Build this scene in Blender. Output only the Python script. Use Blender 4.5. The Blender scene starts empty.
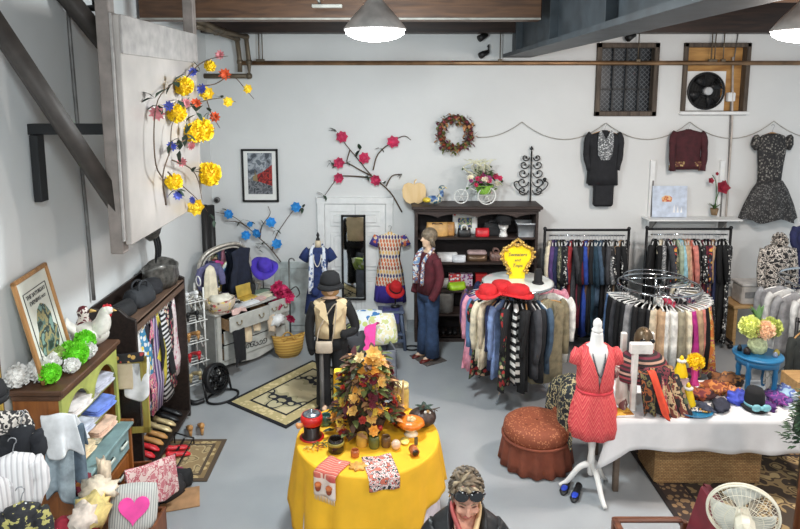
import bpy, bmesh, math, random
from mathutils import Vector, Matrix, Euler, noise
R = random.Random(11)
C = bpy.context.scene.collection
V = Vector
PI = math.pi
# ---------------------------------------------------------------- camera model (800x529 frame)
FPX, CX, PY, HOR, CH = 645.0, 397.0, 182.0, 88.0, 3.7
PITCH = math.atan((PY - HOR) / FPX)
CP, SP = math.cos(PITCH), math.sin(PITCH)
def at(x, y, Y=None, z=None, X=None):
    "point of the room seen at photo position x, y and lying at depth Y, height z or side X"
    v = -(y - PY) / FPX
    d = V(((x - CX) / FPX, CP + v * SP, -SP + v * CP))
    t = Y / d.y if Y is not None else ((z - CH) / d.z if z is not None else X / d.x)
    return V((d.x * t, d.y * t, CH + d.z * t))
# ---------------------------------------------------------------- colours and materials
def lin(c):
    o = []
    for k in c[:3]:
        k /= 255.0
        o.append(k / 12.92 if k <= .04045 else ((k + .055) / 1.055) ** 2.4)
    return (o[0], o[1], o[2], 1.0)
MATS = {}
def _new(name):
    m = bpy.data.materials.new(name); m.use_nodes = True
    nt = m.node_tree; b = nt.nodes['Principled BSDF']
    return m, nt, b
def nd(nt, t, **kw):
    n = nt.nodes.new(t)
    for k, v in kw.items(): setattr(n, k, v)
    return n
def mth(nt, op, a, b=None, clamp=False):
    n = nd(nt, 'ShaderNodeMath', operation=op); n.use_clamp = clamp
    for i, x in enumerate((a, b)):
        if x is None: continue
        if isinstance(x, (int, float)): n.inputs[i].default_value = x
        else: nt.links.new(x, n.inputs[i])
    return n.outputs[0]
def ramp(nt, fac, stops, const=True):
    r = nd(nt, 'ShaderNodeValToRGB'); cr = r.color_ramp
    cr.interpolation = 'CONSTANT' if const else 'LINEAR'
    while len(cr.elements) < len(stops): cr.elements.new(.5)
    for e, (p, c) in zip(cr.elements, stops): e.position = p; e.color = lin(c)
    nt.links.new(fac, r.inputs[0]); return r.outputs[0]
def coords(nt, scale=(1, 1, 1), warp=0, wscale=6, obj=True):
    tc = nd(nt, 'ShaderNodeTexCoord'); mp = nd(nt, 'ShaderNodeMapping')
    mp.inputs['Scale'].default_value = scale
    nt.links.new(tc.outputs['Object'], mp.inputs[0]); o = mp.outputs[0]
    if warp:
        n = nd(nt, 'ShaderNodeTexNoise'); n.inputs['Scale'].default_value = wscale
        nt.links.new(o, n.inputs['Vector'])
        mx = nd(nt, 'ShaderNodeMix', data_type='RGBA', blend_type='LINEAR_LIGHT'); mx.inputs[0].default_value = warp
        nt.links.new(o, mx.inputs[6]); nt.links.new(n.outputs['Color'], mx.inputs[7]); o = mx.outputs[2]
    return o
def bumpit(nt, b, h, strength=.3, dist=.01):
    n = nd(nt, 'ShaderNodeBump'); n.inputs['Strength'].default_value = strength; n.inputs['Distance'].default_value = dist
    nt.links.new(h, n.inputs['Height']); nt.links.new(n.outputs[0], b.inputs['Normal'])
def mat(name, col, rough=.6, metal=0, var=.12, scale=9, bump=0, bscale=60, coat=0, sheen=0, emis=0):
    "plain colour with a little wear: noise lightens and darkens it by var"
    if name in MATS: return MATS[name]
    m, nt, b = _new(name)
    b.inputs['Roughness'].default_value = rough; b.inputs['Metallic'].default_value = metal
    if coat: b.inputs['Coat Weight'].default_value = coat
    if sheen: b.inputs['Sheen Weight'].default_value = sheen
    co = coords(nt)
    n = nd(nt, 'ShaderNodeTexNoise'); n.inputs['Scale'].default_value = scale; n.inputs['Detail'].default_value = 4
    nt.links.new(co, n.inputs['Vector'])
    lo = tuple(max(0, k * (1 - var)) for k in col); hi = tuple(min(255, k * (1 + var * .7) + var * 8) for k in col)
    nt.links.new(ramp(nt, n.outputs[0], [(.3, lo), (.7, hi)], False), b.inputs['Base Color'])
    if bump:
        n2 = nd(nt, 'ShaderNodeTexNoise'); n2.inputs['Scale'].default_value = bscale; n2.inputs['Detail'].default_value = 3
        nt.links.new(co, n2.inputs['Vector']); bumpit(nt, b, n2.outputs[0], bump)
    if emis:
        b.inputs['Emission Color'].default_value = lin(col); b.inputs['Emission Strength'].default_value = emis
    MATS[name] = m; return m
def pat(name, kind, cols, scale=20, axis='z', rough=.75, width=.5, warp=.0, bump=0):
    "patterned cloth, rug, wicker..: floral / blotch / stripe / check / chevron / weave / band"
    if name in MATS: return MATS[name]
    m, nt, b = _new(name); b.inputs['Roughness'].default_value = rough
    co = coords(nt, (1, 1, 1), warp, 5)
    n = len(cols)
    sx = nd(nt, 'ShaderNodeSeparateXYZ'); nt.links.new(co, sx.inputs[0])
    ax = {'x': sx.outputs[0], 'y': sx.outputs[1], 'z': sx.outputs[2]}
    even = [(i / n, c) for i, c in enumerate(cols)]
    if kind == 'floral':
        vo = nd(nt, 'ShaderNodeTexVoronoi'); vo.inputs['Scale'].default_value = scale
        nt.links.new(co, vo.inputs['Vector'])
        s2 = nd(nt, 'ShaderNodeSeparateColor'); nt.links.new(vo.outputs['Color'], s2.inputs[0])
        c1 = ramp(nt, s2.outputs[0], even)
        f = mth(nt, 'LESS_THAN', vo.outputs['Distance'], .55)
        mx = nd(nt, 'ShaderNodeMix', data_type='RGBA'); nt.links.new(f, mx.inputs[0])
        mx.inputs[6].default_value = lin(cols[0]); nt.links.new(c1, mx.inputs[7]); out = mx.outputs[2]
    elif kind == 'blotch':
        no = nd(nt, 'ShaderNodeTexNoise'); no.inputs['Scale'].default_value = scale; no.inputs['Detail'].default_value = 3
        nt.links.new(co, no.inputs['Vector'])
        out = ramp(nt, no.outputs[0], [(.0 if i == 0 else .36 + .28 * i / n, c) for i, c in enumerate(cols)])
    elif kind == 'stripe':
        out = ramp(nt, mth(nt, 'FRACT', mth(nt, 'MULTIPLY', ax[axis], scale)), even)
    elif kind == 'band':      # cols = [(z, colour)...] along an axis in metres, scale = offset, width = range
        f = mth(nt, 'DIVIDE', mth(nt, 'ADD', ax[axis], scale), width, True)
        out = ramp(nt, f, cols)
    elif kind == 'chevron':
        t = mth(nt, 'PINGPONG', mth(nt, 'MULTIPLY', ax['x'], scale * 1.5), 1.0)
        t = mth(nt, 'ADD', mth(nt, 'MULTIPLY', ax[axis], scale), mth(nt, 'MULTIPLY', t, 1.6))
        out = ramp(nt, mth(nt, 'FRACT', t), even)
    elif kind == 'check':
        a = ramp(nt, mth(nt, 'FRACT', mth(nt, 'MULTIPLY', ax['x'], scale)), even)
        c = ramp(nt, mth(nt, 'FRACT', mth(nt, 'MULTIPLY', ax[axis], scale)), even)
        mx = nd(nt, 'ShaderNodeMix', data_type='RGBA'); mx.inputs[0].default_value = .5
        nt.links.new(a, mx.inputs[6]); nt.links.new(c, mx.inputs[7]); out = mx.outputs[2]
    elif kind == 'weave':
        br = nd(nt, 'ShaderNodeTexBrick'); br.inputs['Scale'].default_value = scale
        br.inputs['Color1'].default_value = lin(cols[0]); br.inputs['Color2'].default_value = lin(cols[1]); br.inputs['Mortar'].default_value = lin(cols[2])
        br.inputs['Mortar Size'].default_value = .03
        mp = nd(nt, 'ShaderNodeCombineXYZ'); nt.links.new(mth(nt, 'ADD', ax['x'], ax['y']), mp.inputs[0]); nt.links.new(ax['z'], mp.inputs[1])
        nt.links.new(mp.outputs[0], br.inputs['Vector']); out = br.outputs['Color']
        bumpit(nt, b, br.outputs['Fac'], -.6, .01)
    nt.links.new(out, b.inputs['Base Color'])
    if bump:
        n2 = nd(nt, 'ShaderNodeTexNoise'); n2.inputs['Scale'].default_value = 70; nt.links.new(co, n2.inputs['Vector']); bumpit(nt, b, n2.outputs[0], bump)
    MATS[name] = m; return m
def wood(name, c1, c2, scale=3, axis='x', rough=.45, stretch=10):
    if name in MATS: return MATS[name]
    m, nt, b = _new(name); b.inputs['Roughness'].default_value = rough
    sc = {'x': (1, stretch, stretch), 'y': (stretch, 1, stretch), 'z': (stretch, stretch, 1)}[axis]
    co = coords(nt, sc)
    n = nd(nt, 'ShaderNodeTexNoise'); n.inputs['Scale'].default_value = scale; n.inputs['Detail'].default_value = 6; n.inputs['Distortion'].default_value = .6
    nt.links.new(co, n.inputs['Vector'])
    nt.links.new(ramp(nt, n.outputs[0], [(.32, c1), (.68, c2)], False), b.inputs['Base Color'])
    bumpit(nt, b, n.outputs[0], .15)
    MATS[name] = m; return m
def glass(name='clear_glass', rough=.02, tint=(1, 1, 1, 1)):
    if name in MATS: return MATS[name]
    m, nt, b = _new(name); b.inputs['Transmission Weight'].default_value = 1; b.inputs['Roughness'].default_value = rough
    b.inputs['Base Color'].default_value = tint; b.inputs['IOR'].default_value = 1.2
    MATS[name] = m; return m
# ---------------------------------------------------------------- mesh builder
def frame(d, up=V((0, 0, 1))):
    d = d.normalized()
    if abs(d.dot(up)) > .98: up = V((1, 0, 0)) if abs(d.x) < .9 else V((0, 1, 0))
    a = up.cross(d).normalized(); return a, d.cross(a)
class MB:
    def __init__(s): s.v = []; s.f = []; s.mi = []; s.k = 0; s.M = None; s.sm = []; s.smooth = True
    def add(s, vs, fs, smooth=None):
        n = len(s.v)
        s.v += [tuple(s.M @ V(p)) if s.M else tuple(p) for p in vs]
        for f in fs: s.f.append([i + n for i in f]); s.mi.append(s.k); s.sm.append(s.smooth if smooth is None else smooth)
        return s
    def box(s, c, d, ch=0.0, rz=0, rot=None):
        x, y, z = (k / 2 for k in d); m = rot if rot is not None else Matrix.Rotation(rz, 3, 'Z'); c = V(c)
        if ch <= 0:
            P = [V((a * x, b * y, e * z)) for a in (-1, 1) for b in (-1, 1) for e in (-1, 1)]
            F = [(0, 1, 3, 2), (4, 6, 7, 5), (0, 4, 5, 1), (2, 3, 7, 6), (0, 2, 6, 4), (1, 5, 7, 3)]
            return s.add([c + m @ p for p in P], F, False)
        ch = min(ch, x * .9, y * .9, z * .9); R_ = []
        for zz, q in ((-z, ch), (-z + ch, 0), (z - ch, 0), (z, ch)):
            X, Y = x - q, y - q; k = ch
            R_.append([c + m @ V(p + (zz,)) for p in ((X, -Y + k), (X, Y - k), (X - k, Y), (-X + k, Y), (-X, Y - k), (-X, -Y + k), (-X + k, -Y), (X - k, -Y))])
        return s.loft(R_, smooth=False)
    def loft(s, rings, cap=True, closed=True, smooth=None, cap0=None, cap1=None):
        n = len(rings[0]); vs = [p for r in rings for p in r]; fs = []
        for i in range(len(rings) - 1):
            for j in range(n if closed else n - 1):
                a, b = i * n + j, i * n + (j + 1) % n
                fs.append((a, b, b + n, a + n))
        if (cap if cap0 is None else cap0): fs.append(tuple(range(n))[::-1])
        if (cap if cap1 is None else cap1): fs.append(tuple(range((len(rings) - 1) * n, len(rings) * n)))
        return s.add(vs, fs, smooth)
    def tube(s, pts, r, seg=8, closed=False, cap=True, flat=1.0, up=V((0, 0, 1))):
        pts = [V(p) for p in pts]; n = len(pts)
        rr = r if isinstance(r, (list, tuple)) else [r] * n
        rings = []; a = None
        for i, p in enumerate(pts):
            if closed: d = pts[(i + 1) % n] - pts[i - 1]
            else: d = pts[min(i + 1, n - 1)] - pts[max(i - 1, 0)]
            if d.length < 1e-9: d = V((0, 0, 1))
            d.normalize()
            if a is None: a, b = frame(d, up)
            else:
                a = (a - d * a.dot(d)); a = a.normalized() if a.length > 1e-6 else frame(d)[0]; b = d.cross(a)
            rings.append([p + (a * math.cos(2 * PI * j / seg) + b * math.sin(2 * PI * j / seg) * flat) * rr[i] for j in range(seg)])
        if closed: rings.append(rings[0]); cap = False
        return s.loft(rings, cap)
    def cyl(s, p0, p1, r0, r1=None, seg=12, cap=True):
        return s.tube([p0, p1], [r0, r0 if r1 is None else r1], seg, cap=cap)
    def lathe(s, prof, c=(0, 0, 0), seg=20, cap=True, sx=1, sy=1, wob=0, k=6, ph=0):
        c = V(c); n = len(prof)
        return s.loft([[c + V((r * (1 + wob * i / n * math.cos(k * 2 * PI * j / seg + ph)) * math.cos(2 * PI * j / seg) * sx, r * (1 + wob * i / n * math.cos(k * 2 * PI * j / seg + ph)) * math.sin(2 * PI * j / seg) * sy, z)) for j in range(seg)] for i, (r, z) in enumerate(prof)], cap)
    def ball(s, c, r, seg=12, rg=8, rot=None, nz=0, nf=4, seed=0):
        c = V(c); r = V((r, r, r)) if isinstance(r, (int, float)) else V(r); rings = []
        for i in range(1, rg):
            t = PI * i / rg; row = []
            for j in range(seg):
                u = 2 * PI * j / seg; d = V((math.sin(t) * math.cos(u), math.sin(t) * math.sin(u), -math.cos(t)))
                q = V((d.x * r.x, d.y * r.y, d.z * r.z))
                if nz: q *= 1 + nz * noise.noise(d * nf * .5 + V((seed, seed * 1.7, 0)))
                row.append(c + (rot @ q if rot is not None else q))
            rings.append(row)
        return s.loft(rings)
    def sheet(s, nu, nv, fn):
        vs = [fn(i / nu, j / nv) for j in range(nv + 1) for i in range(nu + 1)]; w = nu + 1
        return s.add(vs, [(j * w + i, j * w + i + 1, (j + 1) * w + i + 1, (j + 1) * w + i) for j in range(nv) for i in range(nu)])
    def prism(s, poly, y0, y1, smooth=False):
        "outline in x,z carried from y0 to y1"
        n = len(poly); vs = [(x, y0, z) for x, z in poly] + [(x, y1, z) for x, z in poly]
        return s.add(vs, [tuple(range(n)), tuple(range(2 * n - 1, n - 1, -1))] + [(i, (i + 1) % n, n + (i + 1) % n, n + i) for i in range(n)], smooth)
    def leaf(s, p, d, L, w, up=V((0, 0, 1)), bend=.2):
        p = V(p); d = V(d).normalized(); a, b = frame(d, up)
        q = [p, p + d * L * .35 + a * w * .5 + b * L * .06, p + d * L * .45 + b * (L * .06 - w * .12), p + d * L * .35 - a * w * .5 + b * L * .06, p + d * L * .75 + a * w * .33 - b * L * bend * .3, p + d * L * .75 - a * w * .33 - b * L * bend * .3, p + d * L - b * L * bend]
        return s.add(q, [(0, 1, 2), (0, 2, 3), (1, 4, 6, 2), (2, 6, 5, 3)])
    def bloom(s, c, n, r, pet=8, layers=3, seed=0, w=.75):
        "layered petals round a centre, facing n"
        c = V(c); n = V(n).normalized(); a, b = frame(n); rr = random.Random(seed)
        for l in range(layers):
            t = l / max(1, layers); L = r * (1 - .28 * l); tilt = .15 + .95 * t
            for k in range(pet):
                u = 2 * PI * (k + .5 * (l % 2) + rr.uniform(-.15, .15)) / pet
                d = a * math.cos(u) + b * math.sin(u)
                d2 = (d * math.cos(tilt) + n * math.sin(tilt))
                sd = n.cross(d).normalized() * L * w * .5
                p0 = c + n * r * .1 * l
                s.add([p0, p0 + d2 * L * .55 + sd, p0 + d2 * L + n * L * .1, p0 + d2 * L * .55 - sd, p0 + d2 * L * .6 - n * L * .08], [(0, 1, 4), (0, 4, 3), (4, 1, 2), (4, 2, 3)])
        return s
    def pom(s, c, r, n=70, seed=0, w=.5):
        "ball of small petals"
        c = V(c); rr = random.Random(seed)
        for k in range(n):
            z = 1 - 2 * (k + .5) / n; u = k * 2.39996; q = math.sqrt(1 - z * z)
            d = V((q * math.cos(u), q * math.sin(u), z)); a, b = frame(d); L = r * rr.uniform(.85, 1.08)
            t = a * math.cos(u * 3) + b * math.sin(u * 3)
            s.add([c + d * r * .35, c + d * L + t * r * w * .5, c + d * L * 1.04 + b * .15 * r, c + d * L - t * r * w * .5], [(0, 1, 2), (0, 2, 3)])
        return s.ball(c, r * .72, 10, 6)
    def build(s, name, mats, parent=None, loc=(0, 0, 0), rz=0, rot=None, solid=0, sub=0, bev=0, remesh=0):
        me = bpy.data.meshes.new(name); me.from_pydata(s.v, [], s.f)
        if not isinstance(mats, (list, tuple)): mats = [mats]
        for m in mats: me.materials.append(m)
        me.polygons.foreach_set('material_index', s.mi); me.polygons.foreach_set('use_smooth', s.sm)
        bm = bmesh.new(); bm.from_mesh(me); bmesh.ops.recalc_face_normals(bm, faces=bm.faces); bm.to_mesh(me); bm.free()
        o = bpy.data.objects.new(name, me); C.objects.link(o)
        o.parent = parent; o.location = loc; o.rotation_euler = rot if rot is not None else (0, 0, rz)
        if remesh:
            q = o.modifiers.new('skin_union', 'REMESH'); q.mode = 'VOXEL'; q.voxel_size = remesh; q.use_smooth_shade = True
            q = o.modifiers.new('soft', 'SMOOTH'); q.factor = .5; q.iterations = 4
        if bev: q = o.modifiers.new('edge', 'BEVEL'); q.width = bev; q.segments = 2; q.limit_method = 'ANGLE'
        if solid: q = o.modifiers.new('thick', 'SOLIDIFY'); q.thickness = solid; q.offset = 0
        if sub: q = o.modifiers.new('round', 'SUBSURF'); q.levels = sub; q.render_levels = sub
        return o
def tag(o, label, cat, group=None, kind=None):
    o['label'] = label; o['category'] = cat
    if group: o['group'] = group
    if kind: o['kind'] = kind
    return o
def thing(name, label, cat, loc=(0, 0, 0), rz=0, group=None, rot=None):
    o = bpy.data.objects.new(name, None); o.empty_display_size = .1; C.objects.link(o); o.location = loc
    o.rotation_euler = rot if rot is not None else (0, 0, rz)
    return tag(o, label, cat, group)
def struct(name, mb, m, parent=None, **k):
    o = mb.build(name, m, parent, **k)
    if parent is None: o['kind'] = 'structure'
    return o
def lettering(txt, size, m, parent, loc, rot, name='lettering', thick=.001, align='CENTER', shear=0, fit=None):
    cu = bpy.data.curves.new(name, 'FONT'); cu.body = txt; cu.size = size; cu.extrude = thick; cu.align_x = align; cu.align_y = 'CENTER'; cu.shear = shear; cu.resolution_u = 2; cu.space_line = .9
    t = bpy.data.objects.new(name, cu); C.objects.link(t); bpy.context.view_layer.update()
    me = bpy.data.meshes.new_from_object(t.evaluated_get(bpy.context.evaluated_depsgraph_get())); C.objects.unlink(t); bpy.data.objects.remove(t); bpy.data.curves.remove(cu)
    me.materials.clear(); me.materials.append(m)
    o = bpy.data.objects.new(name, me); C.objects.link(o); o.parent = parent; o.location = loc; o.rotation_euler = rot
    return o
def copy_thing(o, loc, rz, label, group=None):
    r = o.copy(); C.objects.link(r); r.location = loc; r.rotation_euler = (0, 0, rz); r['label'] = label
    if group: r['group'] = group
    for ch in list(o.children):
        c = ch.copy(); C.objects.link(c); c.parent = r
        for g in ch.children: d = g.copy(); C.objects.link(d); d.parent = c
    return r
def arc(c, r, a0, a1, n=10, ax=V((1, 0, 0)), ay=V((0, 0, 1))):
    return [V(c) + ax * r * math.cos(a0 + (a1 - a0) * i / n) + ay * r * math.sin(a0 + (a1 - a0) * i / n) for i in range(n + 1)]
def spline(pts, n=6):
    "smooth path through points"
    P = [V(p) for p in pts]; P = [P[0] * 2 - P[1]] + P + [P[-1] * 2 - P[-2]]; o = []
    for i in range(1, len(P) - 2):
        for k in range(n):
            t = k / n; a, b, c, d = P[i - 1:i + 3]
            o.append(.5 * ((2 * b) + (c - a) * t + (2 * a - 5 * b + 4 * c - d) * t * t + (3 * b - a - 3 * c + d) * t ** 3))
    return o + [P[-2]]
ORD = ['first', 'second', 'third', 'fourth', 'fifth', 'sixth', 'seventh', 'eighth', 'ninth', 'tenth', 'eleventh', 'twelfth', 'thirteenth', 'fourteenth', 'fifteenth', 'sixteenth', 'seventeenth', 'eighteenth', 'nineteenth', 'twentieth', 'twenty-first', 'twenty-second', 'twenty-third', 'twenty-fourth', 'twenty-fifth', 'twenty-sixth', 'twenty-seventh', 'twenty-eighth', 'twenty-ninth', 'thirtieth']
# ================================================================ SHELL
BW = 9.5; LW = -2.76
white = mat('white_paint', (216, 217, 216), .7, var=.02, scale=1.1, bump=.12, bscale=14)
whitetrim = mat('white_gloss_paint', (228, 229, 228), .4, var=.03)
darkwood = wood('dark_beam_wood', (34, 24, 20), (58, 41, 32), 2, 'x')
brown = wood('brown_beam_wood', (66, 45, 32), (100, 70, 48), 2, 'x')
steel = mat('grey_painted_steel', (54, 61, 66), .5, .1, var=.2, scale=5)
def floor_mat():
    m, nt, b = _new('painted_concrete')
    co = coords(nt)
    n = nd(nt, 'ShaderNodeTexNoise'); n.inputs['Scale'].default_value = .9; n.inputs['Detail'].default_value = 6; nt.links.new(co, n.inputs['Vector'])
    nt.links.new(ramp(nt, n.outputs[0], [(.3, (152, 156, 159)), (.7, (170, 173, 175))], False), b.inputs['Base Color'])
    nt.links.new(ramp(nt, n.outputs[0], [(.3, (90, 90, 90)), (.7, (125, 125, 125))], False), b.inputs['Roughness'])
    return m
b = MB(); b.box((1.8, 4.5, -.06), (9.6, 10.3, .12)); struct('floor', b, floor_mat())
# back wall with two openings
W1 = (at(597, 43, Y=BW), at(655, 116, Y=BW)); W2 = (at(684, 43, Y=BW), at(745, 115, Y=BW))
def holed(x0, x1, z0, z1, holes, y, dep):
    b = MB(); xs = sorted({x0, x1, *[h[0] for h in holes], *[h[1] for h in holes]}); zs = sorted({z0, z1, *[h[2] for h in holes], *[h[3] for h in holes]})
    for i in range(len(xs) - 1):
        for j in range(len(zs) - 1):
            cx, cz = (xs[i] + xs[i + 1]) / 2, (zs[j] + zs[j + 1]) / 2
            if not any(h[0] < cx < h[1] and h[2] < cz < h[3] for h in holes):
                b.box((cx, y + dep / 2, cz), (xs[i + 1] - xs[i], dep, zs[j + 1] - zs[j]))
    return b
H1 = (W1[0].x, W1[1].x, W1[1].z, W1[0].z); H2 = (W2[0].x, W2[1].x, W2[1].z, W2[0].z)
struct('wall_back', holed(LW - .2, 6.6, 0, 5.1, [H1, H2], BW, .25), white)
b = MB(); b.box((LW - .1, 4.6, 2.55), (.2, 9.8, 5.1)); struct('wall_left', b, white)
ceilwood = wood('ceiling_boards', (74, 51, 36), (112, 78, 54), 1.5, 'y')
b = MB(); b.box((1.8, 4.6, 5.15), (9.6, 10, .1)); struct('ceiling', b, ceilwood)
b = MB(); b.box((2.5, BW - .012, .09), (4.7, .02, .18)); struct('baseboard_back', b, mat('grey_baseboard', (150, 155, 158), .6))
# beams: wall plate, timber beam, steel girder, joists
zt = at(400, 33, Y=BW - .2).z
b = MB(); b.box((1.95, BW - .13, zt + .35), (9.4, .26, .7)); struct('trim_1', b, darkwood)
zb = at(400, 20, Y=7.0).z
b = MB(); b.box((-.6, 7.1, zb + .19), (4.26, .2, .38), .01); b.k = 1; b.box((-.6, 7.02, zb + .012), (4.24, .06, .02)); struct('trim_2', b, [brown, mat('pale_conduit', (150, 148, 140), .5)])
gx0, gx1 = at(503, 58, Y=BW - .02).x, at(530, 60, Y=BW - .02).x; gz = at(503, 58, Y=BW - .02).z
b = MB(); gc = (gx0 + gx1) / 2; gw = gx1 - gx0
b.box((gc, 4.75, gz + .03), (gw, 9.45, .05)); b.box((gc, 4.75, gz + .42), (.14, 9.45, .74)); b.box((gc, 4.75, gz + .83), (gw, 9.45, .05))
for yy in (3.2, 5.0, 6.8, 8.7): b.box((gc, yy, gz + .42), (gw * .8, .02, .74))
struct('trim_3', b, steel)
b = MB(); b.box((3.9, 7.9, 4.86), (4.0, .24, .28)); struct('trim_4', b, wood('orange_joist', (120, 78, 46), (164, 112, 70), 2, 'x'))
b = MB(); b.box((5.1, 6.9, 4.82), (.3, 2.6, .36)); struct('trim_5', b, darkwood)
for i, x in enumerate((-2.0, -1.1, -.2, .7)):
    b = MB(); b.box((x, 5.0, 4.96), (.12, 8.4, .28)); struct('trim_%d' % (6 + i), b, brown)
# window with bars
fw = wood('weathered_frame', (62, 52, 44), (96, 84, 72), 3, 'z', .7)
def fr(b, h, y, t, d):
    x0, x1, z0, z1 = h
    for c, dm in (((x0 + t / 2, y, (z0 + z1) / 2), (t, d, z1 - z0)), ((x1 - t / 2, y, (z0 + z1) / 2), (t, d, z1 - z0)), (((x0 + x1) / 2, y, z1 - t / 2), (x1 - x0, d, t)), (((x0 + x1) / 2, y, z0 + t / 2), (x1 - x0, d, t))): b.box(c, dm, .006)
    return b
w = struct('window_1', fr(MB(), H1, BW + .02, .07, .14), fw)
b = MB(); x0, x1, z0, z1 = H1
for k in (1, 2, 3): b.box((x0 + .07 + (x1 - x0 - .14) * k / 4 + .02, BW + .08, (z0 + z1) / 2), (.022, .03, z1 - z0 - .1))
for k in (1, 2): b.box(((x0 + x1) / 2, BW + .08, z0 + .04 + (z1 - z0) * k / 3), (x1 - x0 - .1, .03, .022))
b.build('window_bars', mat('black_iron', (24, 25, 27), .5), w)
def wire_mat():
    m, nt, bb = _new('wired_dark_glass'); bb.inputs['Roughness'].default_value = .25
    co = coords(nt); s = nd(nt, 'ShaderNodeSeparateXYZ'); nt.links.new(co, s.inputs[0])
    p = mth(nt, 'ADD', s.outputs[0], s.outputs[2]); q = mth(nt, 'SUBTRACT', s.outputs[0], s.outputs[2])
    f = mth(nt, 'MAXIMUM', mth(nt, 'LESS_THAN', mth(nt, 'FRACT', mth(nt, 'MULTIPLY', p, 14)), .16), mth(nt, 'LESS_THAN', mth(nt, 'FRACT', mth(nt, 'MULTIPLY', q, 14)), .16))
    nt.links.new(ramp(nt, f, [(0, (36, 39, 44)), (.5, (100, 104, 108))]), bb.inputs['Base Color']); return m
b = MB(); b.box(((x0 + x1) / 2, BW + .14, (z0 + z1) / 2), (x1 - x0 - .1, .012, z1 - z0 - .1)); b.build('pane', wire_mat(), w)
# boarded window and exhaust fan
w = struct('window_2', fr(MB(), H2, BW + .02, .06, .14), fw)
x0, x1, z0, z1 = H2
b = MB(); b.box(((x0 + x1) / 2, BW + .1, (z0 + z1) / 2), (x1 - x0 - .1, .03, z1 - z0 - .1)); b.build('plywood_board', wood('plywood', (160, 112, 58), (206, 158, 92), 2.2, 'x', .6, 5), w)
b = MB(); b.box(((x0 + x1) / 2, BW - .02, z0 + .03), (x1 - x0 + .04, .12, .05), .008); b.build('window_sill', whitetrim, w)
fc = at(707, 91, Y=BW - .05)
t = thing('exhaust_fan', 'round black exhaust fan on a white plate in the boarded window', 'fan', fc)
fr_ = .27
b = MB(); n = 32; pl = [(fr_ * math.cos(2 * PI * k / n), fr_ * math.sin(2 * PI * k / n)) for k in range(n)]
sq = []
for k in range(n):
    a = 2 * PI * k / n; m_ = .285 / max(abs(math.cos(a)), abs(math.sin(a))); sq.append((m_ * math.cos(a), m_ * math.sin(a)))
b.loft([[V((x, .05, z)) for x, z in pl], [V((x, .05, z)) for x, z in sq], [V((x, .09, z)) for x, z in sq], [V((x, .09, z)) for x, z in pl]], cap=False, smooth=False)
b.build('plate', whitetrim, t)
b = MB(); blk = mat('black_fan_metal', (34, 34, 36), .45, .4)
b.tube([V((.262 * math.cos(a), 0.02, .262 * math.sin(a))) for a in [2 * PI * k / 32 for k in range(32)]], .014, 6, closed=True)
for q in (.22, .18, .14, .1): b.tube([V((q * math.cos(a), -.01, q * math.sin(a))) for a in [2 * PI * k / 32 for k in range(32)]], .003, 4, closed=True)
for k in range(12): a = PI * k / 6; b.cyl((.05 * math.cos(a), -.02, .05 * math.sin(a)), (.262 * math.cos(a), .01, .262 * math.sin(a)), .003, seg=4)
b.build('guard', blk, t)
b = MB()
for k in range(4):
    a = k * PI / 2 + .5
    b.add([V((q * math.cos(a + e), .05 + s_, q * math.sin(a + e))) for q, e, s_ in ((.05, -.3, -.02), (.24, -.35, -.03), (.25, .35, .03), (.05, .3, .02))], [(0, 1, 2, 3)])
b.build('blade_set', blk, t, solid=.004)
b = MB(); b.tube([V((0, -.06, 0)), V((0, -.055, 0)), V((0, .06, 0))], [.05, .058, .06], 20); b.build('motor', mat('pale_motor', (176, 178, 180), .4), t)
b = MB(); b.box((0, .11, 0), (.5, .01, .5)); b.build('backing', mat('fan_dark', (30, 30, 30), .8), t)
bx = at(732, 97, Y=BW - .04)
t = thing('junction_box', 'small white electrical box on plywood beside the exhaust fan', 'electrical box', bx)
b = MB(); b.box((0, .04, 0), (.11, .08, .13), .01); b.build('box_body', whitetrim, t)
b = MB(); b.tube([V((0, .02, -.05)), at(730, 125, Y=BW - .02) - bx, at(727, 205, Y=BW - .02) - bx], .009, 6); b.tube([V((0, .02, .05)), at(734, 60, Y=BW - .02) - bx, at(738, 33, Y=BW - .02) - bx], .008, 6); b.build('conduit', mat('grey_conduit', (120, 118, 116), .5, .3), t)
# closet door
dl, dr, dt = at(317, 197, Y=BW).x, at(393, 197, Y=BW).x, at(350, 197, Y=BW).z
d = MB(); tw = .11
d.box((dl + tw / 2, BW - .02, dt / 2), (tw, .05, dt), .008); d.box((dr - tw / 2, BW - .02, dt / 2), (tw, .05, dt), .008); d.box(((dl + dr) / 2, BW - .02, dt - .05), (dr - dl + .02, .055, .1), .008)
d.box(((dl + dr) / 2, BW - .002, dt - .105), (dr - dl - .2, .02, .012))
dd = struct('door_1', d, whitetrim)
for s_ in (0, 1):
    iw = (dr - dl - 2 * tw) / 2; cx = dl + tw + iw * (s_ + .5); b = MB(); hh = dt - .12
    b.box((cx, BW - .012, hh / 2 + .01), (iw - .012, .02, hh), .003)
    for z0_, z1_ in ((hh - .32, hh - .1), (hh - 1.0, hh - .42), (.2, hh - 1.12)):
        b.box((cx, BW - .022, (z0_ + z1_) / 2), (iw - .16, .014, z1_ - z0_), .01); b.box((cx, BW - .024, (z0_ + z1_) / 2), (iw - .26, .026, z1_ - z0_ - .1), .012)
    lf = b.build('door_leaf', whitetrim, dd)
    if s_: b = MB(); b.ball((cx - iw * .4, BW - .045, 1.0), .022, 10, 6); b.build('door_knob', mat('brass', (180, 150, 80), .3, .9), lf)
# second low cupboard door beside the dresser
b = MB(); b.box((at(296, 300, Y=BW).x, BW - .015, .55), (.62, .03, 1.1), .005); b.box((at(296, 300, Y=BW).x, BW - .03, .55), (.46, .02, .9), .01)
struct('trim_10', b, mat('grey_green_panel', (188, 196, 194), .5))
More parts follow.
